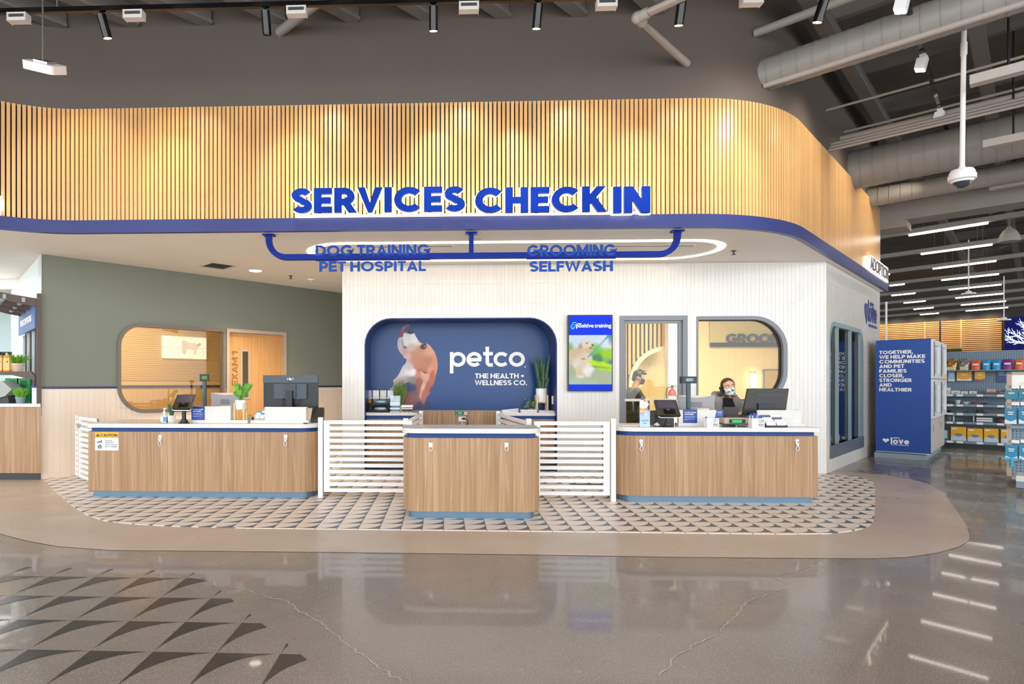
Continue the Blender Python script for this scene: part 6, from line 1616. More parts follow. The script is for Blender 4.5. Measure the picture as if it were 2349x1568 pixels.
limb(bm, [sh1, el1, wr1], [.058, .045, .033]); limb(bm, [sh2, el2, wr2], [.058, .045, .033]); hand(bm, wr1, (.5, .3, -.7), (0, 1, 0), 1, .5); hand(bm, wr2, (.8, -.3, -.3), (0, 0, -1), 1, .5)
remesh(obj('body', bm, SKIN2, m_root), .012, 3)
for q in (-1, 1):
    bm = B(); ball(bm, HT @ Vector((q*.032, -.079, .008))+hc, (.0135, .009, .008), 10, 6); ey = obj('eye', bm, EYEW, m_root, smooth=80)
    bm = B(); ball(bm, HT @ Vector((q*.032, -.087, .006))+hc, (.006, .003, .006), 8, 6); obj('iris', bm, EYED, ey)
bm = B(); mask(bm, 1.04)
for v in bm.verts: v.co = HT @ v.co+hc
o = obj('face_mask', bm, M('mask_black', '#121215', .8), m_root, smooth=80); o.modifiers.new('s', 'SOLIDIFY').thickness = .004
bm = B(); ball(bm, (0, .02, .045), (.085, .1, .088), 22, 14); ball(bm, (0, .075, -.02), (.07, .045, .07), 14, 10); ball(bm, (0, -.05, .1), (.06, .05, .035), 14, 10); ball(bm, (.0, -.08, .095), (.05, .03, .025), 10, 8)
rnd = random.Random(2)
for k in range(16): a = rnd.uniform(-.06, .06); b_ = rnd.uniform(-.08, .05); tube(bm, [(a, b_, .1), (a*1.2, b_-.02, .145+rnd.uniform(0, .02))], [.016, .006], 6)
for v in bm.verts: v.co = HT @ v.co+hc
hr = remesh(obj('hair', bm, HAIRK, m_root), .009, 1); bmh = B(); bmh.from_mesh(hr.data); inv = HT.transposed(); dead = []
for v in bmh.verts:
    q = inv @ (v.co-hc)
    if q.y < -.03 and q.z < .07 and abs(q.x) < .075: dead.append(v)
bmesh.ops.delete(bmh, geom=dead, context='VERTS'); bmh.to_mesh(hr.data); bmh.free()
TEE = M('tee_charcoal', '#35312f', .85, var=.1, vs=30)
bm = B(); trunk(bm, [((-.095, 0, shz+.035), .085, .1), ((-.12, 0, shz-.05), .135, .2), ((-.125, 0, shz-.3), .125, .185), ((-.1, 0, shz-.6), .135, .175)])
limb(bm, [sh1, sh1.lerp(el1, .75)], [.075, .068]); limb(bm, [sh2, sh2.lerp(el2, .75)], [.075, .068]); remesh(obj('t_shirt', bm, TEE, m_root), .015, 2)
bm = B()
for q in (-1, 1): limb(bm, [(-.09, q*.085, shz-.56), (-.06, q*.095, .5), (-.09, q*.095, .12)], [.11, .085, .07])
trunk(bm, [((-.09, 0, shz-.55), .13, .175), ((-.09, 0, shz-.68), .14, .18)]); remesh(obj('trousers', bm, M('trouser_black', '#1b1a1a', .8), m_root), .017, 2)
bm = B()
for q in (-1, 1): ball(bm, (-.02, q*.1, .05), (.13, .05, .048), 12, 8)
obj('shoes', bm, BLACK, m_root, smooth=80)
# fire extinguisher on the grooming wall
Ye = 12.2; xe, ze = PY(1538, 912, Ye)
t = thing('fire_extinguisher', 'red fire extinguisher hung on the white column in the grooming room', 'extinguisher', (xe, Ye-.09, ze-.2))
bm = B(); lathe(bm, [(.03, 0), (.075, .02), (.08, .05), (.08, .3), (.05, .36), (.025, .38), (.025, .4)], 20); obj('cylinder', bm, M('ext_red', '#b8261e', .3), t, smooth=40)
bm = B(); lathe(bm, [(.081, .1), (.081, .24)], 20); obj('label', bm, PAPER, t, smooth=40)
bm = B(); bx(bm, -.02, .09, -.012, .012, .41, .425); bx(bm, -.02, .07, -.012, .012, .44, .455); lathe(bm, [(.022, .4), (.022, .44)], 10); obj('valve', bm, BLACK, t)
bm = B(); tube(bm, [(-.02, 0, .42), (-.1, -.02, .4), (-.12, -.02, .3), (-.11, -.02, .15)], .011, 8); obj('hose', bm, BLACK, t)
bm = B(); bx(bm, -.03, .03, .06, .09, .1, .34); obj('wall_bracket', bm, STEEL, t)
# ================================================================== ROOF STEEL AND SERVICES
STEELG = M('painted_steel', '#6e6864', .6); DUCTM = M('duct_grey', '#8d8984', .45, var=.05, vs=3); PIPE = M('pipe_grey', '#8f8a84', .5)
def bar3(bm, p, q, w, h):                           # box beam between two points, top at their z
    p, q = Vector(p), Vector(q); d = (q-p); d2 = Vector((d.x, d.y, 0)).normalized() if Vector((d.x, d.y, 0)).length > 1e-4 else Vector((1, 0, 0)); n = Vector((-d2.y, d2.x, 0))*w/2; dn = Vector((0, 0, -h))
    vs = [bm.verts.new(v) for v in (p-n+dn, p+n+dn, p+n, p-n, q-n+dn, q+n+dn, q+n, q-n)]
    for f in ((0, 1, 2, 3), (7, 6, 5, 4), (0, 4, 5, 1), (1, 5, 6, 2), (2, 6, 7, 3), (3, 7, 4, 0)): face(bm, [vs[i] for i in f])
    bmesh.ops.recalc_face_normals(bm, faces=bm.faces); return bm
def along(p, d, t): return (p[0]+d[0]*t, p[1]+d[1]*t)
# joists along D1
zj = 5.98
xw0 = PY(150, 57, YC+.09)[0]
k = -4
while True:
    x = xw0+.905*k
    if x > 22: break
    hit = x < XR-.2
    if x > XR+.3 and k % 2: k += 1; continue
    p = (x, YC+.09); t1 = -.0 if hit else 26
    if not hit and x < 3.4: k += 1; continue
    t0 = -9
    bm = B(); bar3(bm, (*along(p, D1, t0), zj), (*along(p, D1, t1), zj), .1, .22); bar3(bm, (*along(p, D1, t0), zj-.2), (*along(p, D1, t1), zj-.2), .16, .03)
    obj('joist', bm, STEELG, roof); k += 1
# purlins along D2 right of the wall
base = CP(RR*AM, 0)[:2]
for k in range(0, 13):
    p = along(base, D1, .3+k*1.9); a = along(p, D2, .1); b = along(p, D2, 24)
    bm = B(); bar3(bm, (*a, zj+.3), (*b, zj+.3), .09, .26); obj('purlin', bm, STEELG, roof)
# truss braces
rnd = random.Random(11)
for k in range(10):
    p = along(along(base, D1, 1+k*1.9), D2, 1.2+1.6*(k % 3)); q = along(p, D2, 1.3)
    bm = B(); bar3(bm, (*p, zj-.22), (*q, zj+.1), .06, .06); obj('brace', bm, STEELG, roof)
def pipe(name, label, cat, pts, r, mat, n=12, group=None):
    t = thing(name, label, cat, pts[0], 0, group); o = Vector(pts[0]); bm = B(); tube(bm, [Vector(p)-o for p in pts], r, n); obj('run', bm, mat, t, smooth=50); return t
def collar(t, p, r):
    o = t.location; d = Vector((D2[0], D2[1], 0)); bm = B(); tube(bm, [Vector(p)-o-d*.04, Vector(p)-o+d*.04], r, 14); obj('collar', bm, PIPE, t, smooth=40)
def wallz(px, py):                                  # where a pixel hits the upper wall
    best = None
    for s in [q*.02 for q in range(-500, 500)]:
        x, y, _ = CP(s, -.09); u = CX+F*(CA*x+SA*y)/(-SA*x+CA*y)
        if best is None or abs(u-px) < best[0]: best = (abs(u-px), x, y)
    x, y = best[1:]; return (x, y, EYE+(HZ-py)*(-SA*x+CA*y)/F)
def d2line(px, py, length, back=.0):
    w_ = wallz(px, py); a = along(w_, D2, -back); b = along(w_, D2, length); return (*a, w_[2]), (*b, w_[2])
# white pipe with elbow over the sign
w_ = wallz(1575, 146); L1 = Vector(w_); e1 = Vector((*along(w_, D1, -1.2), w_[2])); 
q = PZ(1462, 40, w_[2]); e1 = Vector((q[0], q[1], w_[2])); e2 = Vector((*along(e1, D2, 2.6), w_[2]))
PW = M('pipe_pale', '#a39a91', .5)
t = pipe('overhead_pipe', 'pale elbowed pipe against the grey wall above the canopy', 'pipe', [tuple(L1), tuple(e1), tuple(e2)], .045, PW)
bm = B(); ball(bm, e1-L1, .062, 14, 10); tube(bm, [e1-L1, e1-L1+Vector((D1[0], D1[1], 0))*.12], .056, 12); tube(bm, [e1-L1, e1-L1+Vector((D2[0], D2[1], 0))*.12], .056, 12); obj('elbow', bm, PW, t, smooth=60)
a, b = d2line(640, 75, 2.2); pipe('overhead_pipe', 'straight grey pipe leaving the grey wall at upper left', 'pipe', [a, b], .055, PIPE)
a, b = d2line(1732, 77, 3.0); pipe('overhead_pipe', 'grey pipe leaving the wall corner near the last black spotlight', 'pipe', [a, b], .05, PIPE)
a, b = d2line(1752, 197, 9.0); pipe('overhead_pipe', 'long thin pipe running just under the spiral duct', 'pipe', [a, b], .035, PW)
# spiral duct 1 with elbow
def duct(name, label, px, py, length, r, up=None, rib=.16):
    a, b = d2line(px, py, length, .3); o = Vector(a); t = thing(name, label, 'duct', a); pts = [Vector(a)-o, Vector(b)-o]
    if up:
        c = pts[1]; d = Vector((D2[0], D2[1], 0)); pts = [pts[0]]+[c+d*up*math.sin(k*math.pi/12)+Vector((0, 0, up-up*math.cos(k*math.pi/12))) for k in range(7)]+[c+d*up+Vector((0, 0, up+1.2))]
    bm = B(); tube(bm, pts, r, 24); obj('duct_run', bm, DUCTM, t, smooth=50)
    n = int(length/rib); d = Vector((D2[0], D2[1], 0)); bm = B()
    for k in range(1, n): tube(bm, [pts[0]+d*(k*rib-.006), pts[0]+d*(k*rib+.006)], r+.005, 24)
    obj('spiral_seams', bm, DUCTM, t, smooth=50); return t
duct('spiral_duct', 'upper spiral duct that turns up into the roof at right', 1765, 170, 2.6, .19, .55)
duct('spiral_duct', 'big spiral duct running right from the timber canopy', 1952, 392, 12, .31)
duct('spiral_duct', 'smaller spiral duct just below the big one', 1990, 455, 12, .16)
a, b = d2line(2018, 505, 14); 
t = thing('box_duct', 'square grey duct box at the end of the canopy wall', 'duct', a); bm = B(); bx(bm, -.1, .45, -.3, .3, -.25, .3); obj('box', bm, DUCTM, t); t.rotation_euler = (0, 0, math.radians(RB)); bm = B(); bx(bm, .45, 14, -.28, .28, -.12, .22); obj('run', bm, DUCTM, t)
# conduit bundle
for k, (px, py, r, lab) in enumerate(((1900, 345, .02, 'lowest conduit of the bundle by the canopy curve'), (1903, 338, .02, 'second conduit of the bundle by the canopy curve'), (1906, 331, .022, 'third conduit of the bundle by the canopy curve'), (1928, 318, .045, 'thick sprinkler pipe above the conduit bundle'), (1935, 303, .02, 'topmost thin conduit over the sprinkler pipe'))):
    a, b = d2line(px, py, 10); t = pipe('conduit', lab, 'conduit', [a, b], r, PW, 8, 'conduits along the roof')
    if k == 3:
        for f_ in (1.2, 2.6, 4.2): collar(t, (*along(a, D2, f_), a[2]), .065)
a, b = d2line(1895, 253, 9); pipe('conduit', 'single conduit crossing the roof below the spiral duct', 'conduit', [a, b], .018, PW, 8)
# ================================================================== TRACK LIGHTING
ZT = 5.2; YT_ = PZ(1000, 8, ZT)[1]; xk = PZ(2042, 8, ZT)[0]
t = thing('light_track', 'black light track running parallel to the timber canopy', 'track', (0, YT_, ZT))
bm = B(); bx(bm, -6.2, xk, -.02, .02, 0, .05); obj('front_run', bm, BLACKG, t)
end = PZ(2232, 492, ZT); v = Vector((end[0]-xk, end[1]-YT_)); bm = B(); bar3(bm, (xk, 0, .05), (xk+v.x, v.y, .05), .04, .05); obj('side_run', bm, BLACKG, t)
e3 = along(end, D2, -5); bm = B(); bar3(bm, (end[0], end[1]-YT_, .05), (e3[0], e3[1]-YT_, .05), .04, .05); obj('end_run', bm, BLACKG, t)
for x in (-4, -1, 2, xk): 
    bm = B(); tube(bm, [(x, 0, .05), (x, 0, 1.2)], .006, 6); obj('hanger', bm, STEELG, t)
GLOW = ME('lamp_glow', '#ffe3b0', 14)
def cyl_spot(px, py, label, lean, power, col, lit=True):
    x = PZ(px, 8, ZT)[0]; t = thing('track_spotlight', label, 'spotlight', (x, YT_, ZT), 0, 'black cylinder spotlights on the track')
    tip = Vector((lean*.06, .07, -.24)); 
    bm = B(); tube(bm, [(0, 0, 0), (0, 0, -.04)], .014, 8); obj('stem', bm, BLACKG, t)
    bm = B(); tube(bm, [(0, 0, -.03), tuple(tip*.96)], .045, 20); obj('barrel', bm, BLACKG, t, smooth=40)
    bm = B(); tube(bm, [tuple(tip*.95), tuple(tip)], .042, 20, cap=False); obj('front_ring', bm, BLACKG, t, smooth=40)
    bm = B(); tube(bm, [tuple(tip*.965), tuple(tip*.98)], .039, 20); obj('lens', bm, GLOW if lit else BLACKG, t)
    c = Vector((x, YT_, ZT))+tip*1.02
    if power: spot(tuple(c), (x+lean*.5, YC-.0, 3.85), power*1.6, col, 44, 1, .05)
WM = (1, .86, .66); WN = (1, .88, .7)
for px, py, lab, lean, pw, c in ((215, 50, 'first black spotlight from the left, leaning right', .5, 60, (1, .78, .5)), (604, 45, 'second black spotlight from the left with an unlit face', 0, 60, (1, .8, .52)), (994, 48, 'third black spotlight from the left with a lit face', 0, 60, WM), (1234, 45, 'fourth black spotlight from the left, brightest face', -.2, 65, WN), (1556, 48, 'fifth black spotlight from the left over the word in', -.1, 60, WN), (1872, 48, 'sixth black spotlight at the track corner', -.6, 60, WN)):
    cyl_spot(px, py, lab, lean, pw, c, px != 604)
def washer(px, label, power, col):
    x = PZ(px, 14, ZT)[0]; t = thing('wall_washer', label, 'spotlight', (x, YT_, ZT), 0, 'white box wall washers on the track')
    bm = B(); prismX(bm, [(-.03, 0), (.05, 0), (.07, -.03), (.05, -.085), (-.03, -.085)], -.095, .095); obj('housing', bm, M('washer_silver', '#cbc6bf', .4), t)
    bm = B(); bx(bm, -.08, .08, -.034, -.03, -.05, -.02); obj('recess', bm, DKGREY, t)
    for s_ in (-.1, .095): bm = B(); bx(bm, s_, s_+.005, -.035, .055, -.09, .0); obj('end_cap', bm, MATS['washer_silver'], t)
    spot((x, YT_+.09, ZT-.1), (x, YC, 3.55), power*.85, col, 78, 1, .06)
for px, lab, pw, c in ((22, 'silver wall washer cut by the left edge of the picture', 100, (1, .76, .46)), (298, 'silver wall washer near the first black spotlight', 100, (1, .76, .46)), (680, 'silver wall washer above the word services', 90, (1, .82, .58)), (1075, 'silver wall washer above the word check', 90, WM), (1385, 'silver wall washer above the word in', 90, WN), (1706, 'silver wall washer above the canopy curve', 90, WN)): washer(px, lab, pw, c)
dn = v.normalized()
for k, (px, py) in enumerate(((2053, 70), (2117, 215), (2156, 308), (2183, 378), (2207, 440))):
    best = min((abs(CX+F*(CA*(xk+dn.x*q)+SA*(YT_+dn.y*q))/(-SA*(xk+dn.x*q)+CA*(YT_+dn.y*q))-px), q) for q in [i*.02 for i in range(0, 600)])[1]
    x, y = xk+dn.x*best, YT_+dn.y*best
    t = thing('track_spotlight', 'white track head on the side run, %s from the track corner' % ('first', 'second', 'third', 'fourth', 'fifth')[k], 'spotlight', (x, y, ZT), AM, 'white heads on the side track')
    bm = B(); prismX(bm, [(-.05, -.05), (.05, -.05), (.075, -.16), (-.02, -.19)], -.06, .06); bx(bm, -.02, .02, -.03, .03, -.05, 0); obj('head', bm, WHITEM, t)
    bm = B(); prismX(bm, [(-.01, -.191), (.07, -.165), (.07, -.168), (-.01, -.195)], -.05, .05); obj('lens', bm, GLOW, t)
    nrm = Vector((D2[0], D2[1])); spot((x-D2[0]*.05, y-D2[1]*.05, ZT-.22), (x-nrm.x*2.4+D1[0]*.3, y-nrm.y*2.4+D1[1]*.3, 3.6), 75, WN, 85, .9, .05)
# ================================================================== HANGING DEVICES
def dpt(px, py, depth):
    d = ray(px, py); L_ = depth; return (d[0]*L_, d[1]*L_, EYE+d[2]*L_)
p = dpt(103, 152, 5.8); t = thing('wifi_access_point', 'white tilted wifi box hanging on a rod at upper left', 'access point', p)
bm = B(); prism(bm, rrect(-.155, .155, -.12, .12, .04, 5), -.045, .03); o = obj('shell', bm, M('ap_white', '#efe6da', .35), t); o.rotation_euler = (math.radians(28), math.radians(14), 0)
bm = B(); bx(bm, -.07, .07, -.06, .06, .03, .05); o2 = obj('bracket', bm, STEEL, t); o2.rotation_euler = o.rotation_euler
bm = B(); tube(bm, [(-.02, .0, .04), (-.02, 0, 2.2)], .009, 8); obj('rod', bm, STEEL, t)
p = dpt(2207, 408, 6.8); t = thing('dome_camera', 'white dome camera hanging on a white pole at upper right', 'camera', p)
bm = B(); lathe(bm, [(.105, -.03), (.125, -.02), (.125, .03), (.115, .035), (.115, .06), (.1, .09), (.03, .1), (.03, .13)], 28); obj('housing', bm, WHITEM, t, smooth=40)
bm = B(); lathe(bm, [(0, -.115), (.04, -.105), (.07, -.08), (.085, -.045), (.088, -.03)], 24); obj('dome', bm, M('dome_smoke', '#3a3f44', .05), t, smooth=60)
bm = B(); lathe(bm, [(.105, -.03), (.09, -.05), (.088, -.03)], 24); obj('rim', bm, WHITEM, t, smooth=40)
bm = B(); tube(bm, [(.0, 0, .12), (.03, 0, 2.4)], .024, 12); tube(bm, [(.018, 0, 1.38), (.02, 0, 1.52)], .031, 12); obj('pole', bm, WHITEM, t, smooth=40)
for px, py, dp, lab, h in ((2222, 671, 16, 'white hanging access point between the ceiling lights', 1.4), (2303, 731, 17, 'white hanging access point before the coral video wall', 1.2)):
    p = dpt(px, py, dp); t = thing('ceiling_access_point', lab, 'access point', p)
    bm = B(); lathe(bm, [(.06, .04), (.06, .0), (.15, -.01), (.15, -.045), (.1, -.055)], 20); obj('disc', bm, WHITEM, t, smooth=40)
    bm = B(); tube(bm, [(0, 0, .04), (0, 0, h)], .014, 8); obj('rod', bm, WHITEM, t)
p = dpt(2315, 538, 12); t = thing('bell_lamp', 'grey ribbed bell shaped pendant at right', 'lamp', p)
bm = B(); lathe(bm, [(.17, -.14), (.165, -.1), (.145, 0), (.1, .08), (.05, .12), (.03, .16)], 24); obj('shade', bm, M('bell_grey', '#a8a29a', .4), t, smooth=40)
bm = B(); tube(bm, [(0, 0, .15), (0, 0, 1.5)], .01, 8); obj('rod', bm, STEELG, t)
# ================================================================== LINEAR CEILING LIGHTS
ZL = 4.6; LH_ = M('light_housing', '#9b958e', .5); TUBE_E = ME('linear_glow', '#fff4ea', 9)
lit = [((2085, 540.5), (2267, 512), None), ((2113, 583.5), (2276, 561.5), None), ((2140, 617), (2285, 599), ((2040, 633), (2047, 631))), ((2160, 643), (2291, 629), ((2040, 655.5), (2075, 652.3))), ((2177, 665), (2297, 653), ((2045, 678), (2098, 672.5))), ((2192, 684), (2303, 673.5), ((2069, 694.5), (2119, 690))), ((2205, 700), (2307, 691), ((2090, 708.8), (2136, 705))), ((2216, 713.3), (2312, 705.5), ((2108, 721.5), (2152, 718.3)))]
nm = ('first', 'second', 'third', 'fourth', 'fifth', 'sixth', 'seventh', 'eighth')
for k, (p0, p1, ex) in enumerate(lit):
    a = Vector(PZ(*p0, ZL)); b = Vector(PZ(*p1, ZL)); t = thing('linear_light', 'lit linear ceiling light, %s row counted from the viewer' % nm[k], 'light', (a.x, a.y, ZL), math.radians(RB), 'rows of linear ceiling lights')
    d = (b-a); Ld = d.length; ang = math.atan2(d.y, d.x); t.rotation_euler = (0, 0, ang)
    w = .018+.001*k
    bm = B(); bx(bm, -7.5 if k > 0 else -2.2, Ld+8, -.06, .06, .03, .13); obj('housing', bm, LH_, t)
    bm = B(); bx(bm, 0, Ld, -w, w, -.01, .03); obj('diffuser', bm, TUBE_E, t)
    if ex:
        c0 = Vector(PZ(*ex[0], ZL))-a; c1 = Vector(PZ(*ex[1], ZL))-a; u0, u1 = c0.dot(d)/Ld, c1.dot(d)/Ld
        bm = B(); bx(bm, u0, u1, -w, w, -.01, .03); obj('diffuser', bm, TUBE_E, t)
    for s_ in (.2, .8): bm = B(); tube(bm, [(Ld*s_, 0, .13), (Ld*s_, 0, 1.6)], .004, 5); obj('cable', bm, STEELG, t)
for k, (p0, p1) in enumerate((((2225, 198), (2349, 162)), ((2255, 341), (2349, 318)), ((2270, 436), (2349, 420)))):
    a = Vector(PZ(*p0, ZL)); t = thing('linear_light', 'unlit linear ceiling fixture at upper right, %s from the top' % ('first', 'second', 'third')[k], 'light', (a.x, a.y, ZL), math.radians(RB), 'rows of linear ceiling lights')
    bm = B(); bx(bm, 0, 4, -.06, .06, .0, .1); obj('housing', bm, M('housing_pale', '#b5aea5', .5), t)
    bm = B(); tube(bm, [(.3, 0, .1), (.3, 0, 1.6)], .012, 6); obj('cables', bm, BLACK, t)
# ================================================================== FAR WALL OF THE SHOP
FO = PY(2200, 878, 30); FW = Fr((FO[0], 30), RB)
wt, wb = FW.P(2200, 733)[1], FW.P(2200, 812)[1]; xl_, xr_ = FW.P(1985, 770)[0], FW.P(2300, 770)[0]
bm = B(); bx(bm, xl_-14, 14, 0, .2, 0, ZR+.35); wf = struct('wall_far', bm, M('far_wall_dark', '#4c4743', .7), loc=(*FW.o, 0), rotz=math.radians(RB)); wf['label'] = 'far shop wall with horizontal timber slats'
ed = [xl_, FW.P(2122, 770)[0], FW.P(2157, 770)[0], FW.P(2205, 770)[0], xr_]
ns = 18; ph_ = (wt-wb)/ns
m_h = bpy.data.materials.new('x'); bpy.data.materials.remove(m_h)
HSL = MW('slat_oak_far', '#b5824f', '#caa06c', .4, 1.5, 14, objvar=.06)
bm = B(); bx(bm, xl_, xr_, -.03, -.005, wb, wt); obj('slat_backing', bm, M('far_backing', '#5a3417', .8), wf)
for c in range(4):
    bm = B(); bx(bm, ed[c]+.03, ed[c+1]-.03, -.07, -.03, 0, ph_*.66); me = bpy.data.meshes.new('slat'); bm.to_mesh(me); bm.free(); me.materials.append(HSL)
    for k in range(ns):
        o = bpy.data.objects.new('slat', me); COL.objects.link(o); o.parent = wf; o.location = (0, 0, wb+k*ph_)
for k, e_ in enumerate(ed[1:4]):
    bm = B(); bx(bm, e_-.03, e_+.03, -.09, -.03, wb, wt); obj('upright', bm, HSL if k != 1 else BLACK, wf)
for k in range(6):
    a = xl_+(xr_-xl_)*(k+.5)/6; q = FW.W(a, -.9); r_ = FW.W(a, 0); spot((q[0], q[1], wt+.5), (r_[0], r_[1], wb+.3), 110, (1, .85, .64), 100, .8, .1)
# planter hedge
x0, x1 = FW.P(2158, 800)[0], FW.P(2206, 800)[0]; zt_ = FW.P(2180, 796)[1]
t = thing('hedge_planter', 'dark green grass strip under the far timber slats', 'plant', (*FW.W((x0+x1)/2, -.35), wb-.3), math.radians(RB)); hw = (x1-x0)/2
bm = B(); bx(bm, -hw, hw, -.12, .12, 0, .28); obj('trough', bm, M('trough_pale', '#cbb89a', .5), t)
bm = B(); rnd = random.Random(8)
for k in range(420): x = rnd.uniform(-hw, hw); y = rnd.uniform(-.11, .11); leaf_bm(bm, (x, y, .27), (x+rnd.uniform(-.04, .04), y-rnd.uniform(0, .04), .3+rnd.uniform(.1, .3)), .018, n=3)
obj('grass_blades', bm, M('hedge_green', '#2f4a1a', .6, var=.4, vs=10), t)['kind'] = 'stuff'
bm = B(); bx(bm, -hw*.5, hw*.5, .12, .33, .05, .2); obj('wall_bracket', bm, DKGREY, t)
# coral video wall
x0, zt_ = FW.P(2302, 727, -.15); zb_ = FW.P(2302, 808, -.15)[1]; x1 = x0+2.4
t = thing('video_wall', 'large dark blue screen showing white coral on the far wall', 'screen', (*FW.W(x0, 0), zb_), math.radians(RB))
bm = B(); bx(bm, 0, x1-x0, -.12, -.004, 0, zt_-zb_); obj('case', bm, BLACK, t)
bm = B(); bx(bm, .03, x1-x0-.03, -.125, -.12, .03, zt_-zb_-.03); obj('screen', bm, ME('video_navy', '#1c1c5a', .9), t)
CRL = ME('coral_white', '#cfe4ff', 1.6); bm = B(); rnd = random.Random(5); hh = zt_-zb_
def br(p, a, l, w, lev):
    q = (p[0]+l*math.cos(a), p[1]+l*math.sin(a)); tube(bm, [(p[0], -.126, p[1]), (q[0], -.126, q[1])], [w, w*.7], 4)
    if lev:
        for k in range(3): br((p[0]+(q[0]-p[0])*(.45+.27*k), p[1]+(q[1]-p[1])*(.45+.27*k)), a+rnd.uniform(-.95, .95), l*.6, w*.72, lev-1)
for a in (.3, .65, 1.0, 1.35, 1.7, 2.05, 2.4, 2.75): br((hh*.68, hh*.12), a, hh*.42, .028, 3)
for v in bm.verts: v.co.x = min(max(v.co.x, .04), 2.3); v.co.z = min(max(v.co.z, .04), hh-.05)
obj('coral_picture', bm, CRL, t); bm = B(); bx(bm, hh*.5, hh*.9, -.128, -.125, .03, hh*.09); obj('rock_picture', bm, ME('rock_violet', '#8a5ab8', 1.0), t)
# ================================================================== KIOSK
KO = PZ(2000, 1047); KX = Fr(KO, RB); KW = KX.P(2125, 900)[0]; KH = KX.P(2060, 779)[1]; KB = KX.P(2060, 1037)[1]; KD = 2.35
t = thing('adoption_kiosk', 'blue fronted adoption kiosk with white pet condos down its side', 'kiosk', (*along(KO, D2, .06), 0), math.radians(RB))
bm = B(); bx(bm, -.02, KW*.92, -.02, KD-.05, 0, KB-.02); obj('plinth', bm, M('plinth_blue_grey', '#8fa0ac', .4), t)
bm = B(); bx(bm, 0, KW-.02, .02, KD, KB, KH); obj('body', bm, M('kiosk_grey', '#c9c4bd', .45), t)
KBL = M('kiosk_blue', '#264f9e', .45, spec=.3, var=.02, vs=1)
bm = B(); bx(bm, 0, KW, 0, .02, KB, KH); fp = obj('front_panel', bm, KBL, t)
bm = B(); bx(bm, 0, KW, -.004, .0, KB-.006, KB+.006); obj('lower_edge', bm, STEEL, t)
for k, (s, w_) in enumerate((('TOGETHER,', .625), ('WE HELP MAKE', .84), ('COMMUNITIES', .83), ('AND PET', .465), ('FAMILIES', .51), ('CLOSER,', .46), ('STRONGER', .6), ('AND', .235), ('HEALTHIER', .6))):
    zz = KX.P(2010, 812.5+10.55*k)[1]; zc = KX.P(2010, 804.5+10.55*k)[1]; obj('lettering', move(text_bm(s, KW*w_, zc-zz, .003, .045), KW*.065, 0, zz), INKW, fp)
z0, z1 = KX.P(2060, 1018)[1], KX.P(2060, 1003.5)[1]
obj('lettering', move(text_bm('love', KW*.34, (z1-z0), .003, .03), KW*.28, 0, z0), INKW, fp)
obj('lettering', move(text_bm('petco', KW*.12, (z1-z0)*.3, .003, .02), KW*.33, 0, z0+(z1-z0)*.8), INKW, fp)
bm = B(); bx(bm, KW*.285, KW*.62, -.003, 0, z0-.02, z0-.012); obj('tagline', bm, INKW, fp)
hx, hz2, hs_ = KW*.19, (z0+z1)/2, KW*.062
bm = B(); prismY(bm, [(hx+hs_*math.sin(a)**3, hz2+hs_*.9*(13*math.cos(a)-5*math.cos(2*a)-2*math.cos(3*a)-math.cos(4*a))/16) for a in [-2*math.pi*k/28 for k in range(28)]], -.003, 0); obj('heart', bm, INKW, fp)
# condo doors on the long side (local +x face)
CW = M('condo_white', '#ecebe8', .35)
for r_ in range(2):
    for c in range(2):
        y0, y1 = .06+c*KD*.48, .06+c*KD*.48+KD*.45; z0, z1 = KB+.62+r_*(KH-KB-.62)/2+.01, KB+.62+(r_+1)*(KH-KB-.62)/2-.01
        bm = B(); ring(bm, [(y0, z0), (y1, z0), (y1, z1), (y0, z1)], [(y0+.22, z0+.09), (y1-.06, z0+.09), (y1-.06, z1-.09), (y0+.22, z1-.09)], 0, .05)
        for v_ in bm.verts: v_.co = Vector((KW-.02+v_.co.y+.0, v_.co.x, v_.co.z))
        bmesh.ops.recalc_face_normals(bm, faces=bm.faces); d_ = obj('condo_door', bm, CW, t)
        bm = B(); bx(bm, KW-.0, KW+.006, y0+.22, y1-.06, z0+.09, z1-.09); obj('condo_glass', bm, M('condo_pane', '#d4d9dc', .08), d_)
        bm = B(); bx(bm, KW+.03, KW+.034, y0+.05, y0+.15, z0+.04, z1-.04); obj('side_strip', bm, M('strip_plum', '#3c3550', .5), d_)
for c in range(2):
    y0 = .06+c*KD*.48; bm = B(); bx(bm, KW-.02, KW-.005, y0, y0+KD*.45, KB+.02, KB+.6); d_ = obj('cabinet_door', bm, MATS['kiosk_grey'], t)
    bm = B(); bx(bm, KW-.005, KW+.002, y0+.3, y0+.42, KB+.38, KB+.5); obj('pull', bm, M('pull_grey', '#a39d94', .4), d_)
q = PZ(2033, 782, KH); t = thing('slim_pole', 'thin white pole standing behind the blue kiosk top', 'pole', (*PY(2033, 900, 13.2)[:1], 13.2, KH-.2)); t.location.z = 0
bm = B(); tube(bm, [(0, 0, 0), (0, 0, PY(2033, 692, 13.2)[1])], .018, 8); obj('pole', bm, WHITEM, t, smooth=40); bm = B(); lathe(bm, [(.06, 0), (.06, .01), (.03, .015)], 16); obj('foot', bm, WHITEM, t)
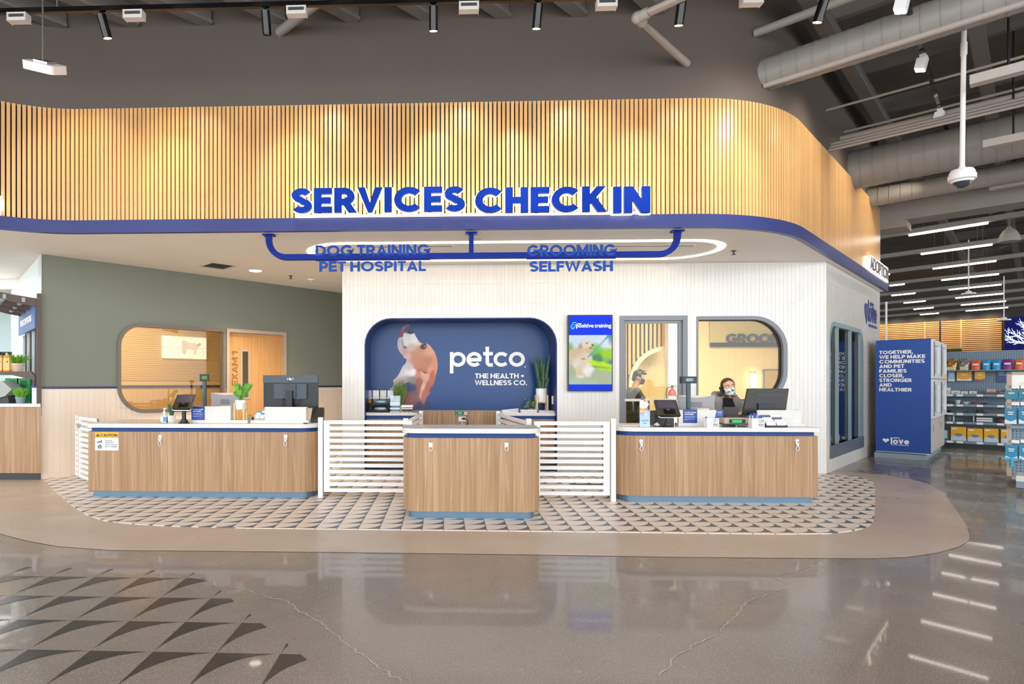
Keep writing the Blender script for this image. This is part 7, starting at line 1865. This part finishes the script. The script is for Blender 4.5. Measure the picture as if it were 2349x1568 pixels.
# ================================================================== GONDOLA SHELVES
m, N, L, p = _new('pegboard'); tc = N.new('ShaderNodeTexCoord'); vm = N.new('ShaderNodeVectorMath'); vm.operation = 'SCALE'; vm.inputs[3].default_value = 26; L.new(tc.outputs['Object'], vm.inputs[0])
fr_ = N.new('ShaderNodeVectorMath'); fr_.operation = 'FRACTION'; L.new(vm.outputs[0], fr_.inputs[0]); sp = N.new('ShaderNodeSeparateXYZ'); L.new(fr_.outputs[0], sp.inputs[0]); cb = N.new('ShaderNodeCombineXYZ'); L.new(sp.outputs[0], cb.inputs[0]); L.new(sp.outputs[2], cb.inputs[1])
ds = N.new('ShaderNodeVectorMath'); ds.operation = 'DISTANCE'; L.new(cb.outputs[0], ds.inputs[0]); ds.inputs[1].default_value = (.5, .5, 0)
lt = N.new('ShaderNodeMath'); lt.operation = 'LESS_THAN'; lt.inputs[1].default_value = .2; L.new(ds.outputs['Value'], lt.inputs[0])
mx = N.new('ShaderNodeMixRGB'); L.new(lt.outputs[0], mx.inputs[0]); mx.inputs[1].default_value = lin('#7d93a3'); mx.inputs[2].default_value = lin('#2c3a46'); L.new(mx.outputs[0], p.inputs['Base Color']); p.inputs['Roughness'].default_value = .5; PEG = m
SHELF = M('shelf_blue_grey', '#7c8d9b', .4)
GO = PZ(2155, 1024); GD = Fr(GO, RB); gw = 3.6
t = thing('gondola_shelf', 'blue grey pegboard shelf unit stocked with bowls and boxes', 'shelf', (*GO, 0), math.radians(RB)); gon = t
gt = GD.P(2200, 806, .45)[1]
bm = B(); bx(bm, -.6, gw, .45, .5, .1, gt); obj('pegboard', bm, PEG, t)
bm = B(); bx(bm, -.6, gw, .02, .45, 0, .12); obj('kick', bm, BLACK, t)
zs_ = [GD.P(2230, y)[1] for y in (1012, 967.5, 947, 927, 903.5)]; ztop = GD.P(2230, 848)[1]
for k, z in enumerate(zs_):
    bm = B(); bx(bm, -.6, gw, 0, .45, z-.02, z); bx(bm, -.6, gw, -.012, 0, z-.05, z+.0); s_ = obj('shelf_board', bm, SHELF, t)
    for j in range(11):
        x = -.5+j*.26+.05*((k*3+j) % 3); bm = B(); bx(bm, x, x+.1, -.016, -.012, z-.05, z-.005); obj('price_tag', bm, PAPER, s_)
bm = B(); bx(bm, -.6, gw, .05, .45, ztop-.02, ztop); obj('top_shelf', bm, SHELF, t)
for x in (-.1, 1.35, 2.8): bm = B(); bx(bm, x, x+.05, .44, .5, .1, gt+.03); obj('upright', bm, M('upright_grey', '#5b6a75', .4), t)
def gx_(px, ly=0.1): return GD.P(px, 900, ly)[0]
def put(name, label, cat, x, y, z, group=None): return thing(name, label, cat, (*GD.W(x, y), z), math.radians(RB), group)
def bag(label, p0, p1, h, col, clear=False):
    a, b = gx_(p0), gx_(p1); w = (b-a)*.94; t = put('treat_bag', label, 'treat bag', (a+b)/2, .15, ztop+.001, 'treat bags on the top shelf')
    m_ = M('bag_'+col[1:], col, .35) if not clear else M('bag_film_'+col[1:], col, .12, metal=.35, var=.8, vs=26)
    bm = B(); trunk(bm, [((0, .06, 0), w*.48, .06), ((0, .06, h*.35), w*.5, .055), ((0, .06, h*.8), w*.49, .03), ((0, .06, h), w*.48, .006)], 14); obj('pouch', bm, m_, t, smooth=60)
    bm = B(); bx(bm, -w*.3, w*.3, -.003, .004, h*(.5 if not clear else .02), h*(.66 if not clear else .3)); obj('label', bm, PAPER if not clear else M('bag_card', '#d9cf9a', .5), t)
for a in (('clear bag of gold treats at the left of the top shelf', 2166, 2196, .24, '#b48a4a', True), ('clear bag of silver chews on the top shelf', 2197, 2224, .24, '#9a948a', True), ('left orange treat bag on the top shelf', 2225, 2250, .2, '#e8642a'), ('left sky blue treat bag on the top shelf', 2251, 2273, .2, '#1f9fd6'), ('right sky blue treat bag on the top shelf', 2274, 2297, .2, '#1f9fd8'), ('purple treat bag on the top shelf', 2298, 2324, .21, '#8a2a86'), ('right orange treat bag at the picture edge', 2326, 2350, .21, '#ec6a2c')): bag(*a)
def hang(label, p0, p1, y0, y1, col, col2, fr=None, ly=.33):
    fr = fr or GD; x0, z1 = fr.P(p0, y0, ly); x1, z0 = fr.P(p1, y1, ly); w, h = x1-x0, z1-z0
    t = thing('hanging_pack', label, 'packet', (*fr.W(x0, ly), z0), fr.rot, 'packs hung on pegboards')
    bm = B(); bx(bm, 0, w, -.01, .004, 0, h); obj('pack', bm, M('pack_'+col[1:], col, .4), t)
    bm = B(); prismY(bm, [(0, 0), (w, 0), (w, h*.28), (w*.5, h*.15), (0, h*.28)], -.012, -.01); obj('pack_panel', bm, M('pack_'+col2[1:], col2, .45), t)
    bm = B(); bx(bm, w*.25, w*.75, -.0115, -.01, h*.7, h*.76); bx(bm, w*.3, w*.7, -.0115, -.01, h*.58, h*.63); obj('pack_lettering', bm, PAPER, t)
    bm = B(); tube(bm, [(w/2, -.03, h*.97), (w/2, (.448-ly) if fr is GD else (.058-ly), h*.97)], .003, 6); obj('peg_hook', bm, CHROME, t)
    return t
for a in (('yellow pack hung at the left of the pegboard', 2158, 2173, 852, 874, '#f0b020', '#f4d98a'), ('pale blue pack hung on the pegboard', 2175, 2190, 852, 874, '#a9c8e4', '#e8f0f6'), ('wide yellow mat pack hung on the pegboard', 2195, 2229, 852, 873, '#f2a90e', '#e8e6e0'), ('yellow and pink bowl pack hung on the pegboard', 2236, 2260, 852, 873, '#efb42a', '#b0606e')): hang(*a)
x0, z1 = GD.P(2287, 850, .36); x1, z0 = GD.P(2312, 877, .36); t = thing('keep_hydrated_sign', 'blue keep hydrated sign on the pegboard', 'sign', (*GD.W(x0, .415), z0), math.radians(RB)); w, h = x1-x0, z1-z0
bm = B(); bx(bm, 0, w, 0, .02, 0, h); obj('card', bm, M('sign_slate', '#2d5188', .4), t); obj('lettering', move(text_bm('KEEP', w*.5, h*.14, .002, .02), w*.12, 0, h*.78), M('pale_cyan', '#a8d4ea', .5), t); obj('lettering', move(text_bm('HYDRATED', w*.8, h*.13, .002, .02), w*.12, 0, h*.6), MATS['pale_cyan'], t)
def carton(label, p0, p1, shelf, h, col, col2, ly=.05, dp=.2):
    a, b = gx_(p0, ly), gx_(p1, ly); w = (b-a)*.96; t = put('product_box', label, 'box', a+w/2, ly, zs_[shelf]+.001, 'boxes on the gondola shelves')
    bm = B(); bx(bm, -w/2, w/2, 0, dp, 0, h); obj('carton', bm, M('carton_'+col[1:], col, .45), t)
    bm = B(); prismY(bm, [(-w/2, 0), (w/2, 0), (w/2, h*.2)]+[(w*.5*math.cos(k*math.pi/8), h*(.2+.2*math.sin(k*math.pi/8))) for k in range(1, 8)]+[(-w/2, h*.2)], -.002, 0); obj('printed_wave', bm, M('carton_'+col2[1:], col2, .45), t)
    bm = B(); prismY(bm, [(w*.26*math.cos(k*math.pi/8), h*.42+h*.13*math.sin(k*math.pi/8)) for k in range(16)], -.004, -.002); obj('printed_bowl', bm, M('bowl_print', '#7c8a94', .5), t)
    bm = B(); bx(bm, -w*.42, -w*.1, -.0015, 0, h*.82, h*.9); obj('printed_title', bm, PAPER, t)
for a in (('first yellow bowl box on the bottom shelf', 2181, 2218, 0, .29, '#f0b016', '#c9d4dc'), ('second yellow bowl box on the bottom shelf', 2219, 2256, 0, .27, '#f0b118', '#cad4dc'), ('third yellow bowl box on the bottom shelf', 2257, 2292, 0, .28, '#efb014', '#c8d4dc'), ('fourth yellow box cut off by the near rack', 2296, 2330, 0, .28, '#f2b21a', '#ccd6de')): carton(*a)
for a in (('tall white box pair at the left of the upper shelf', 2157, 2181, 4, .13, '#eceae6', '#dcdad6'), ('low white box left of the upper shelf middle', 2182, 2203, 4, .07, '#e9e7e3', '#d6d4d0'), ('short white box at the upper shelf middle', 2204, 2221, 4, .055, '#eae8e6', '#d8d6d2'), ('white and gold box on the upper shelf', 2223, 2241, 4, .06, '#e8e0d0', '#c9b98a'), ('pink and brown box stack on the upper shelf', 2263, 2286, 4, .11, '#c9a08e', '#5a2f38'), ('dark plum patterned box on the upper shelf', 2287, 2312, 4, .09, '#4a2c44', '#7a4a5c')): carton(*a, dp=.15)
def bowl(label, px, shelf, r, h, col, ly=.15, metal=0):
    r *= .6
    t = put('pet_bowl', label, 'bowl', gx_(px, ly), ly, zs_[shelf]+.001, 'pet bowls on the gondola shelves')
    m_ = M('bowl_'+col[1:], col, .3, metal=metal); bm = B(); lathe(bm, [(r*.6, 0), (r*.75, h*.3), (r, h), (r*.94, h), (r*.7, h*.4), (0, h*.3)], 20); obj('basin', bm, m_, t, smooth=40)
    bm = B(); lathe(bm, [(r*.62, 0), (r*.62, h*.12), (r*.58, h*.12)], 20); obj('foot_ring', bm, m_, t)
for a in (('dark grey bowl at the left of the second shelf', 2164, 3, .1, .08, '#5a646a'), ('slate bowl on the second shelf', 2180, 3, .1, .06, '#4c5a66'), ('tall white footed bowl on the second shelf', 2197, 3, .085, .085, '#dcdcd8'), ('wide white bowl on the second shelf', 2216, 3, .1, .05, '#d8d6d0'), ('pink bowl on the second shelf', 2236, 3, .1, .05, '#a0566a'), ('small plum dish on the second shelf', 2258, 3, .1, .025, '#5a2c3c'), ('dark steel bowl at the left of the third shelf', 2176, 2, .08, .04, '#2b2e30'), ('flat steel bowl on the third shelf', 2199, 2, .11, .03, '#8a8f92'), ('shallow steel bowl on the third shelf', 2225, 2, .09, .025, '#6f7478'), ('tall charcoal bowl on the third shelf', 2248, 2, .11, .07, '#4a4c4e'), ('left steel water bowl on the fourth shelf', 2160, 1, .06, .1, '#8b7f70'), ('right steel water bowl on the fourth shelf', 2178, 1, .07, .1, '#847a6e')): bowl(*a)
t = put('feeding_mat', 'flat brown feeding mat on the third shelf', 'mat', gx_(2300), .12, zs_[2]+.001); bm = B(); prism(bm, rrect(-.24, .24, -.06, .2, .04), 0, .015); obj('mat', bm, M('mat_brown', '#a8744a', .6), t)
t = put('raised_feeder', 'raised white wire feeder on the fourth shelf', 'feeder', gx_(2210), .1, zs_[1]+.001); 
for s_ in (-1, 1): bm = B(); tube(bm, [(s_*.16, 0, 0), (s_*.16, 0, .12), (s_*.16, .15, .12), (s_*.16, .15, 0)], .008, 6); obj('leg', bm, WHITEM, t)
bm = B(); bx(bm, -.17, .17, -.02, .17, .12, .14); obj('top', bm, M('feeder_top', '#d9b878', .5), t)
t = put('grey_feeder', 'grey double feeder with white labels on the fourth shelf', 'feeder', gx_(2258), .1, zs_[1]+.001); bm = B(); prism(bm, rrect(-.14, .14, 0, .2, .04), 0, .11); obj('body', bm, M('feeder_grey', '#5e6a72', .5), t)
bm = B(); bx(bm, -.12, .12, -.003, 0, .015, .045); bx(bm, -.12, .12, -.003, 0, .06, .09); obj('label', bm, PAPER, t)
t = put('folded_mats', 'folded pink pet mats on the fourth shelf', 'mat', gx_(2300), .1, zs_[1]+.001); bm = B(); ball(bm, (0, .08, .045), (.1, .1, .045), 16, 8); obj('fold', bm, M('mat_rose', '#8a4a5a', .7), t, smooth=80); bm = B(); ball(bm, (.04, .02, .03), (.08, .03, .03), 12, 6); obj('fold', bm, M('mat_peach', '#d0a08c', .7), t, smooth=80)
t = put('glass_feeder', 'clear feeder at the left of the bottom shelf', 'feeder', gx_(2166), .1, zs_[0]+.001); bm = B(); prism(bm, rrect(-.1, .1, 0, .2, .03), 0, .22); obj('bin', bm, M('feeder_slate', '#56707e', .12), t); bm = B(); bx(bm, -.09, .05, -.003, 0, .03, .2); obj('label', bm, M('label_ice', '#c8dce6', .3), t)
# ================================================================== NEAR RACK AT THE RIGHT EDGE
RO = PZ(2309, 1108); RK = Fr(RO, RB); rh = RK.P(2312, 853)[1]; rb_ = RK.P(2312, 1103)[1]
t = thing('product_rack', 'pegboard product rack with teal brush packs at the right edge', 'rack', (*RO, 0), math.radians(RB))
bm = B(); bx(bm, 0, .05, 0, .5, .06, rh); bx(bm, 0, 1.2, 0, .5, .06, .1); bx(bm, 0, 1.2, 0, .5, rh-.03, rh); obj('frame', bm, M('rack_taupe', '#b3a292', .5), t)
bm = B(); bx(bm, .05, 1.2, .06, .1, .1, rh-.03); obj('pegboard', bm, PEG, t)
for s_ in (.12, 1.1): bm = B(); lathe(bm, [(.03, 0), (.03, .06)], 12, (s_, .25, 0)); obj('foot', bm, STEEL, t)
x0, z1 = RK.P(2318, 857, .05); z0 = RK.P(2318, 884, .05)[1]
bm = B(); bx(bm, x0, x0+.5, .04, .05, z0, z1); obj('header_board', bm, WHITE, t)
painted('header_picture', [(x0+.04, z0), (x0+.5, z0), (x0+.5, z1-.02), (x0+.2, z1-.05)], [(x0+.3, z0+.05, .15, .04, 0, '#e8c8bc', 1), (x0+.2, z0+.08, .1, .06, 20, '#f2e4dc', 1), (x0+.4, z0+.12, .1, .05, 0, '#ecd2c6', 1)], .02, .039, MC('header_print', 0, .4), t, '#f6f4f2')
for py in (887, 925, 1011):
    for k in range(2):
        x, z = RK.P(2308+33*k, py, .02); bm = B(); bx(bm, x, x+.13, -.0, .01, z-.022, z+.022); obj('price_tag', bm, PAPER, t)
for k in range(2):
    s = ('left', 'right')[k]; d = 32*k
    hang('%s teal brush pack in the top row of the near rack' % s, 2305+d, 2335+d, 895, 914, '#107a94', '#12809c', RK, -.03)
    hang('%s teal comb pack in the middle row of the near rack' % s, 2305+d, 2332+d, 935, 972, '#0f7fae', '#d8e2ea', RK, -.03)
    hang('%s teal rake pack in the bottom row of the near rack' % s, 2306+d, 2334+d, 1019, 1056, '#1187b0', '#dce4ec', RK, -.03)
x, z = RK.P(2318, 978, .02); bm = B(); bx(bm, x, x+.5, -.06, .06, z-.02, z+.02); obj('ledge', bm, SHELF, t)
x, z = RK.P(2321, 1050, -.07); t2 = thing('pet_rake', 'teal plastic pet rake hanging on the near rack', 'rake', (*RK.W(x, -.07), z-.12), RK.rot); bm = B(); prismY(bm, rrect(-.1, .1, .1, .12, .008, 3), -.012, .01); obj('head', bm, M('teal_plastic', '#1fa3c4', .3), t2); bm = B(); tube(bm, [(0, 0, .1), (0, 0, .0)], [.018, .022], 10); obj('handle', bm, MATS['teal_plastic'], t2, smooth=50)
x, z = RK.P(2338, 1118, -.25); p2 = RK.W(x, -.1); t = thing('floor_trolley', 'low grey trolley with caster at the foot of the near rack', 'trolley', (*PZ(2336, 1131), 0), math.radians(RB)); bm = B(); bx(bm, -.02, .6, 0, .4, .07, .15); obj('deck', bm, SHELF, t); bm = B(); bx(bm, -.02, .6, -.01, .41, .15, .22); obj('tray', bm, M('tray_pale', '#d8d2cc', .4), t)
for x in (.08, .5):
    bm = B(); lathe(bm, [(.033, -.012), (.033, .012)], 16)
    for v_ in bm.verts: v_.co = Vector((x+v_.co.x, .08+v_.co.z, .035+v_.co.y))
    obj('caster', bm, STEEL, t)
# ================================================================== LEFT CORNER: COUNTER AND PERGOLA SHELF
LCx, LCy = PZ(92, 1100)
t = thing('cafe_counter', 'oak counter with dark plinth at the left edge of the picture', 'counter', (LCx, LCy-.05, 0)); hL = PY(60, 925, LCy)[1]
WDX, WDY = math.cos(la), math.sin(la); kk = WDX/WDY
bm = B(); prism(bm, [(-2.6, 0), (.05, 0), (-.09+.6*kk, .6), (-2.6, .6)], .1, hL-.045); obj('body', bm, LAM, t); bm = B(); prism(bm, [(-2.6, .03), (.04+.03*kk, .03), (-.09+.6*kk, .6), (-2.6, .6)], 0, .1); obj('plinth', bm, DKGREY, t); bm = B(); prism(bm, [(-2.6, -.02), (.055, -.02), (-.09+.62*kk, .62), (-2.6, .62)], hL-.045, hL); obj('worktop', bm, QUARTZ, t)
LCc = (LCx, LCy-.05)
def lp(px, dy=.25): return PY(px, 900, LCc[1]+dy)[0]
# pergola unit along the pale wall, in that wall's own frame (x away, y out into the room)
LF = Fr(G0, math.degrees(la)); ux = LF.P(85, 800, .06)[0]; uo = LF.W(ux, .0)
t = thing('pergola_shelf', 'dark brown wall unit with pergola rafters and blue sign', 'shelf', (*uo, 0), la)
def lz(px, py, ly): return LF.P(px, py, ly)[1]
zt_ = lz(85, 672, .06); zz0, zz1 = lz(80, 752, .08), lz(80, 697, .08); fx = LF.P(43, 750, .08)[0]-ux
bm = B(); bx(bm, -.0, .035, .005, .06, .9, zt_); obj('post', bm, BROWNW, t)
for k in range(7):
    a = .1+k*fx/7; bm = B(); bx(bm, a, a+.05, .005, .04, .0, zz0); obj('back_slat', bm, BROWNW if k % 2 else M('slat_steel', '#b8c4cc', .3), t)
for k in range(4):
    a = .02+k*fx/3.6; zr = zt_-.1; bm = B()
    prismX(bm, [(.005, zr-.1), (.25, zr-.06), (.5, zr+.0), (.72, zr+.03), (.72, zr+.09), (.5, zr+.08), (.005, zr+.02)], a, a+.045); obj('rafter', bm, BROWNW, t)
for y_ in (.2, .42, .66):
    bm = B(); bx(bm, .0, fx*.95, y_, y_+.04, zt_-.16+y_*.12, zt_-.1+y_*.12); obj('purlin', bm, M('grey_wash', '#a9adb0', .5), t)
bm = B(); bx(bm, .04, fx, .06, .085, zz0, zz1); sg = obj('sign_board', bm, M('sign_dusk', '#3a5a94', .4), t)
tb = text_bm('PRESCRIPTIONS', fx*.66, (zz1-zz0)*.28, .004, .03)
for v in tb.verts: v.co = Vector((fx*.84-v.co.x, .0855-v.co.y, zz0+(zz1-zz0)*.36+v.co.z))
bmesh.ops.recalc_face_normals(tb, faces=tb.faces); obj('sign_lettering', tb, INKW, sg)
# brown shelf over the counter
yS = LCc[1]+.62; t = thing('brown_shelf', 'dark brown shelf over the left edge counter holding plants', 'shelf', (PY(84, 900, LCc[1]+.3)[0], yS, hL+.001)); X = t.location.x; Z = hL+.001
zs2 = PY(60, 852, LCc[1]+.3)[1]-Z
bm = B(); prismY(bm, [(-1.9, zs2), (-.06, zs2), (-.0, zs2-.07), (-.0, zs2-.12), (-.12, zs2-.1), (-.35, zs2-.05), (-1.9, zs2-.05)][::-1], -.36, -.32); obj('shelf_beam', bm, BROWNW, t)
bm = B(); prism(bm, [(-1.9, -.34), (-.06, -.34), (-.06+.36*kk, .02), (-1.9, .02)], zs2-.012, zs2+.003); obj('shelf_board', bm, BROWNW, t)
bm = B(); bx(bm, -.05, -.02, -.34, -.31, 0, zs2-.1); obj('support', bm, BROWNW, t)
Zsh = Z+zs2+.004
def fern(label, px, dy, z, r, h, ph, pm, gm, seed, wide=1.0):
    t = thing('potted_fern', label, 'plant', (lp(px, dy), LCc[1]+dy, z)); bm = B(); lathe(bm, [(r*.8, 0), (r*.95, ph*.75), (r*1.05, ph*.76), (r*1.08, ph), (r*.95, ph), (r*.9, ph*.85), (0, ph*.85)], 24); obj('pot', bm, pm, t, smooth=40); grass(t, 120, r*.7, ph*.8, h, r*1.3*wide, gm, .006, seed)
FG = M('fern_bright', '#6fae2e', .5, var=.4, vs=20)
fern('bright fern in a cream pot on the brown shelf', 38, .42, Zsh, .1, .2, .12, M('pot_cream', '#e4cdb6', .6), FG, 3, 1.2)
fern('small fern in a blue grey pot on the left edge counter', 47, .15, hL+.001, .065, .17, .09, M('pot_slate', '#8496a4', .5), FG, 6)
for k, px in enumerate((-3, 14)):
    t = thing('treat_carton', 'orange and cream bag on the brown shelf, %s of the two' % ('left', 'right')[k], 'bag', (lp(px, .28), LCc[1]+.28, Zsh)); bm = B(); bx(bm, -.045, .045, 0, .06, 0, .2); obj('carton', bm, M('carton_cream', '#f0c27a', .5), t); bm = B(); bx(bm, -.04, .04, .005, .055, .2, .235); obj('orange_top', bm, M('carton_orange', '#f08a1e', .5), t); bm = B(); bx(bm, -.046, .046, -.001, .061, 0, .02); obj('orange_band', bm, MATS['carton_orange'], t); bm = B(); prismY(bm, [(.005, .13), (.03, .13), (.02, .16)], -.002, 0); obj('mark', bm, INK, t)
for k in range(3):
    x = lp(-24+k*20, .6); t = thing('wire_crate', 'black crate behind the orange bags, %s from the left' % ('first', 'second', 'third', 'fourth')[k], 'crate', (x, LCc[1]+.55, Zsh), 0, 'black crates on the brown shelf'); bm = B()
    for q in range(3): ring(bm, [(-.06, .02+q*.1), (.06, .02+q*.1), (.06, .1+q*.1), (-.06, .1+q*.1)], [(-.045, .035+q*.1), (.045, .035+q*.1), (.045, .085+q*.1), (-.045, .085+q*.1)], 0, .08)
    obj('frame', bm, BLACK, t)
for k, (px, w, lab) in enumerate(((57, .2, 'green product box under the brown shelf, right'), (30, .2, 'green product box under the brown shelf, left'))):
    t = thing('green_box', lab, 'box', (lp(px, .5), LCc[1]+.47, hL+.001)); bm = B(); bx(bm, -w/2, w/2, 0, .1, .0, .36); obj('carton', bm, M('box_green', '#1f9a4a', .45), t); bm = B(); bx(bm, -w*.25, w*.25, -.002, 0, .1, .33); obj('panel', bm, M('box_dkgreen', '#1c6a40', .5), t); bm = B(); bx(bm, -w*.2, w*.2, -.003, 0, .1, .14); obj('barcode', bm, PAPER, t)
t = thing('food_scoop_bin', 'tilted grey lid bin at the left edge of the counter', 'bin', (lp(8, .12), LCc[1]+.12, hL+.001)); bm = B(); prismY(bm, [(-.3, .02), (.02, .1), (.12, .2), (-.02, .32), (-.3, .22)], 0, .25); obj('bin', bm, M('bin_grey', '#a9aba4', .5), t); bm = B(); prismY(bm, [(-.12, 0), (.05, 0), (.03, .11), (-.15, .06)], .04, .2); obj('foot', bm, DKGREY, t)
x = PY(83, 900, LCc[1]+.12)[0]; t = thing('steel_canister', 'steel canister against the green wall corner', 'canister', (x, LCc[1]+.12, hL+.001)); hh = PY(80, 886, LCc[1]+.12)[1]-hL; bm = B(); lathe(bm, [(.055, 0), (.055, hh), (.0, hh)], 20); obj('body', bm, STEEL, t, smooth=40); bm = B(); lathe(bm, [(.06, hh-.02), (.06, hh+.01), (0, hh+.01)], 20); obj('lid', bm, NAVY, t, smooth=40)
# letter end of the neighbouring sign at the far left of the canopy
sq_ = S_at(1, .05); q = CP(sq_, .05); t = thing('neighbour_sign', 'bright cut-off end of a white lit sign at the left edge', 'sign', (q[0]-.12, q[1], PY(0, 490, q[1])[1]), q[2]); bm = B(); prismY(bm, [(.13*math.cos(k*math.pi/10), .13+.13*math.sin(k*math.pi/10)) for k in range(20)], -.03, 0); obj('letter', bm, HALO, t); bm = B(); bx(bm, -.1, .1, 0, .05, -.08, .2); obj('mount', bm, WHITE, t)
# ================================================================== EXAM ROOM PICTURE
x0, z1 = G.P(372, 769, EY-.05); x1, z0 = G.P(474, 824, EY-.05)
t = thing('dog_picture', 'white four-panel picture of a pale dog seen in the exam room', 'picture', (*G.W((x0+x1)/2, EY-.02), z0), AM); w, h = x1-x0, z1-z0
for i in range(2):
    for j in range(2):
        bm = B(); bx(bm, -w/2+i*w/2+.004, i*w/2-.004, -.03, 0, j*h/2+.004, (j+1)*h/2-.004); obj('panel', bm, M('panel_white_glow', '#e6ecf6', .4, emit=.7), t)  # panels are given a glow of their own to look bright and cool white
def db(x, z, rx, rz, c, w_=1): return (-w/2+x*w, z*h, rx*w, rz*h, 0, c, w_)
dgp = [(.44, .3), (.43, .62), (.42, .8), (.47, .85), (.53, .8), (.57, .76), (.66, .72), (.74, .74), (.78, .68), (.84, .76), (.87, .68), (.83, .6), (.8, .52), (.78, .45), (.76, .35), (.75, .2), (.71, .2), (.7, .4), (.62, .45), (.54, .42), (.51, .2), (.47, .2)]
painted('dog_print_glow', [(-w/2+a*w, b*h) for a, b in dgp], [db(.5, .6, .15, .3, '#efe6de'), db(.65, .6, .15, .2, '#f0e4d6'), db(.8, .65, .05, .08, '#d8b48c', 1.5), db(.82, .68, .012, .03, '#4a3c34', 4), db(.76, .5, .05, .2, '#f0dcc6'), db(.47, .3, .04, .2, '#ece2d6')], .02, -.032, MC('dog_print_glow', .8, .6), t, '#efe4d6')  # dog print glows too, keeping it pale against the brightened panels
# exam room counter with bits
t = thing('exam_counter', 'low exam room counter seen below the rounded window', 'counter', (*G.W(1.6, 1.2), 0), AM); bm = B(); bx(bm, -.9, 1.6, .3, .9, 0, .66); obj('body', bm, DOORW, t); bm = B(); bx(bm, -.92, 1.62, .28, .92, .66, .7); obj('worktop', bm, M('tan_top', '#c9a069', .4), t)
t = thing('exam_tray', 'black tray with papers on the exam room counter', 'tray', (*G.W(2.2, 1.7), .701), AM); bm = B(); bx(bm, -.2, .2, 0, .25, 0, .03); bx(bm, -.2, .2, 0, .25, .06, .09); bx(bm, .19, .2, 0, .25, .03, .06); obj('tray', bm, BLACK, t); bm = B(); bx(bm, -.17, .17, .02, .23, .03, .05); obj('papers', bm, PAPER, t)
# grooming room wall mirror frame and lamp
x0, z1 = PY(1751, 846, 12.9); x1 = PY(1800, 846, 12.9)[0]; t = thing('wall_mirror', 'thin framed mirror on the grooming room back wall', 'mirror', (x0, 12.95, .9)); bm = B(); ring(bm, [(0, 0), (x1-x0, 0), (x1-x0, z1-.9), (0, z1-.9)], [(.03, .03), (x1-x0-.03, .03), (x1-x0-.03, z1-.93), (.03, z1-.93)], -.04, 0); obj('frame', bm, GREYF, t); bm = B(); bx(bm, .03, x1-x0-.03, -.02, 0, .03, z1-.93); obj('glass', bm, M('mirror_warm', '#ead9b4', .1, metal=.8), t)
x, z = PY(1738, 872, 12.8); t = thing('wall_lamp', 'glowing wall lamp on the grooming room tiles', 'lamp', (x, 12.99, z)); bm = B(); bx(bm, -.05, .05, -.06, 0, -.15, .15); obj('shade', bm, ME('wall_lamp_glow', '#ffe0a8', 16), t); bm = B(); bx(bm, -.06, .06, -.02, 0, -.17, .17); obj('plate', bm, STEEL, t)
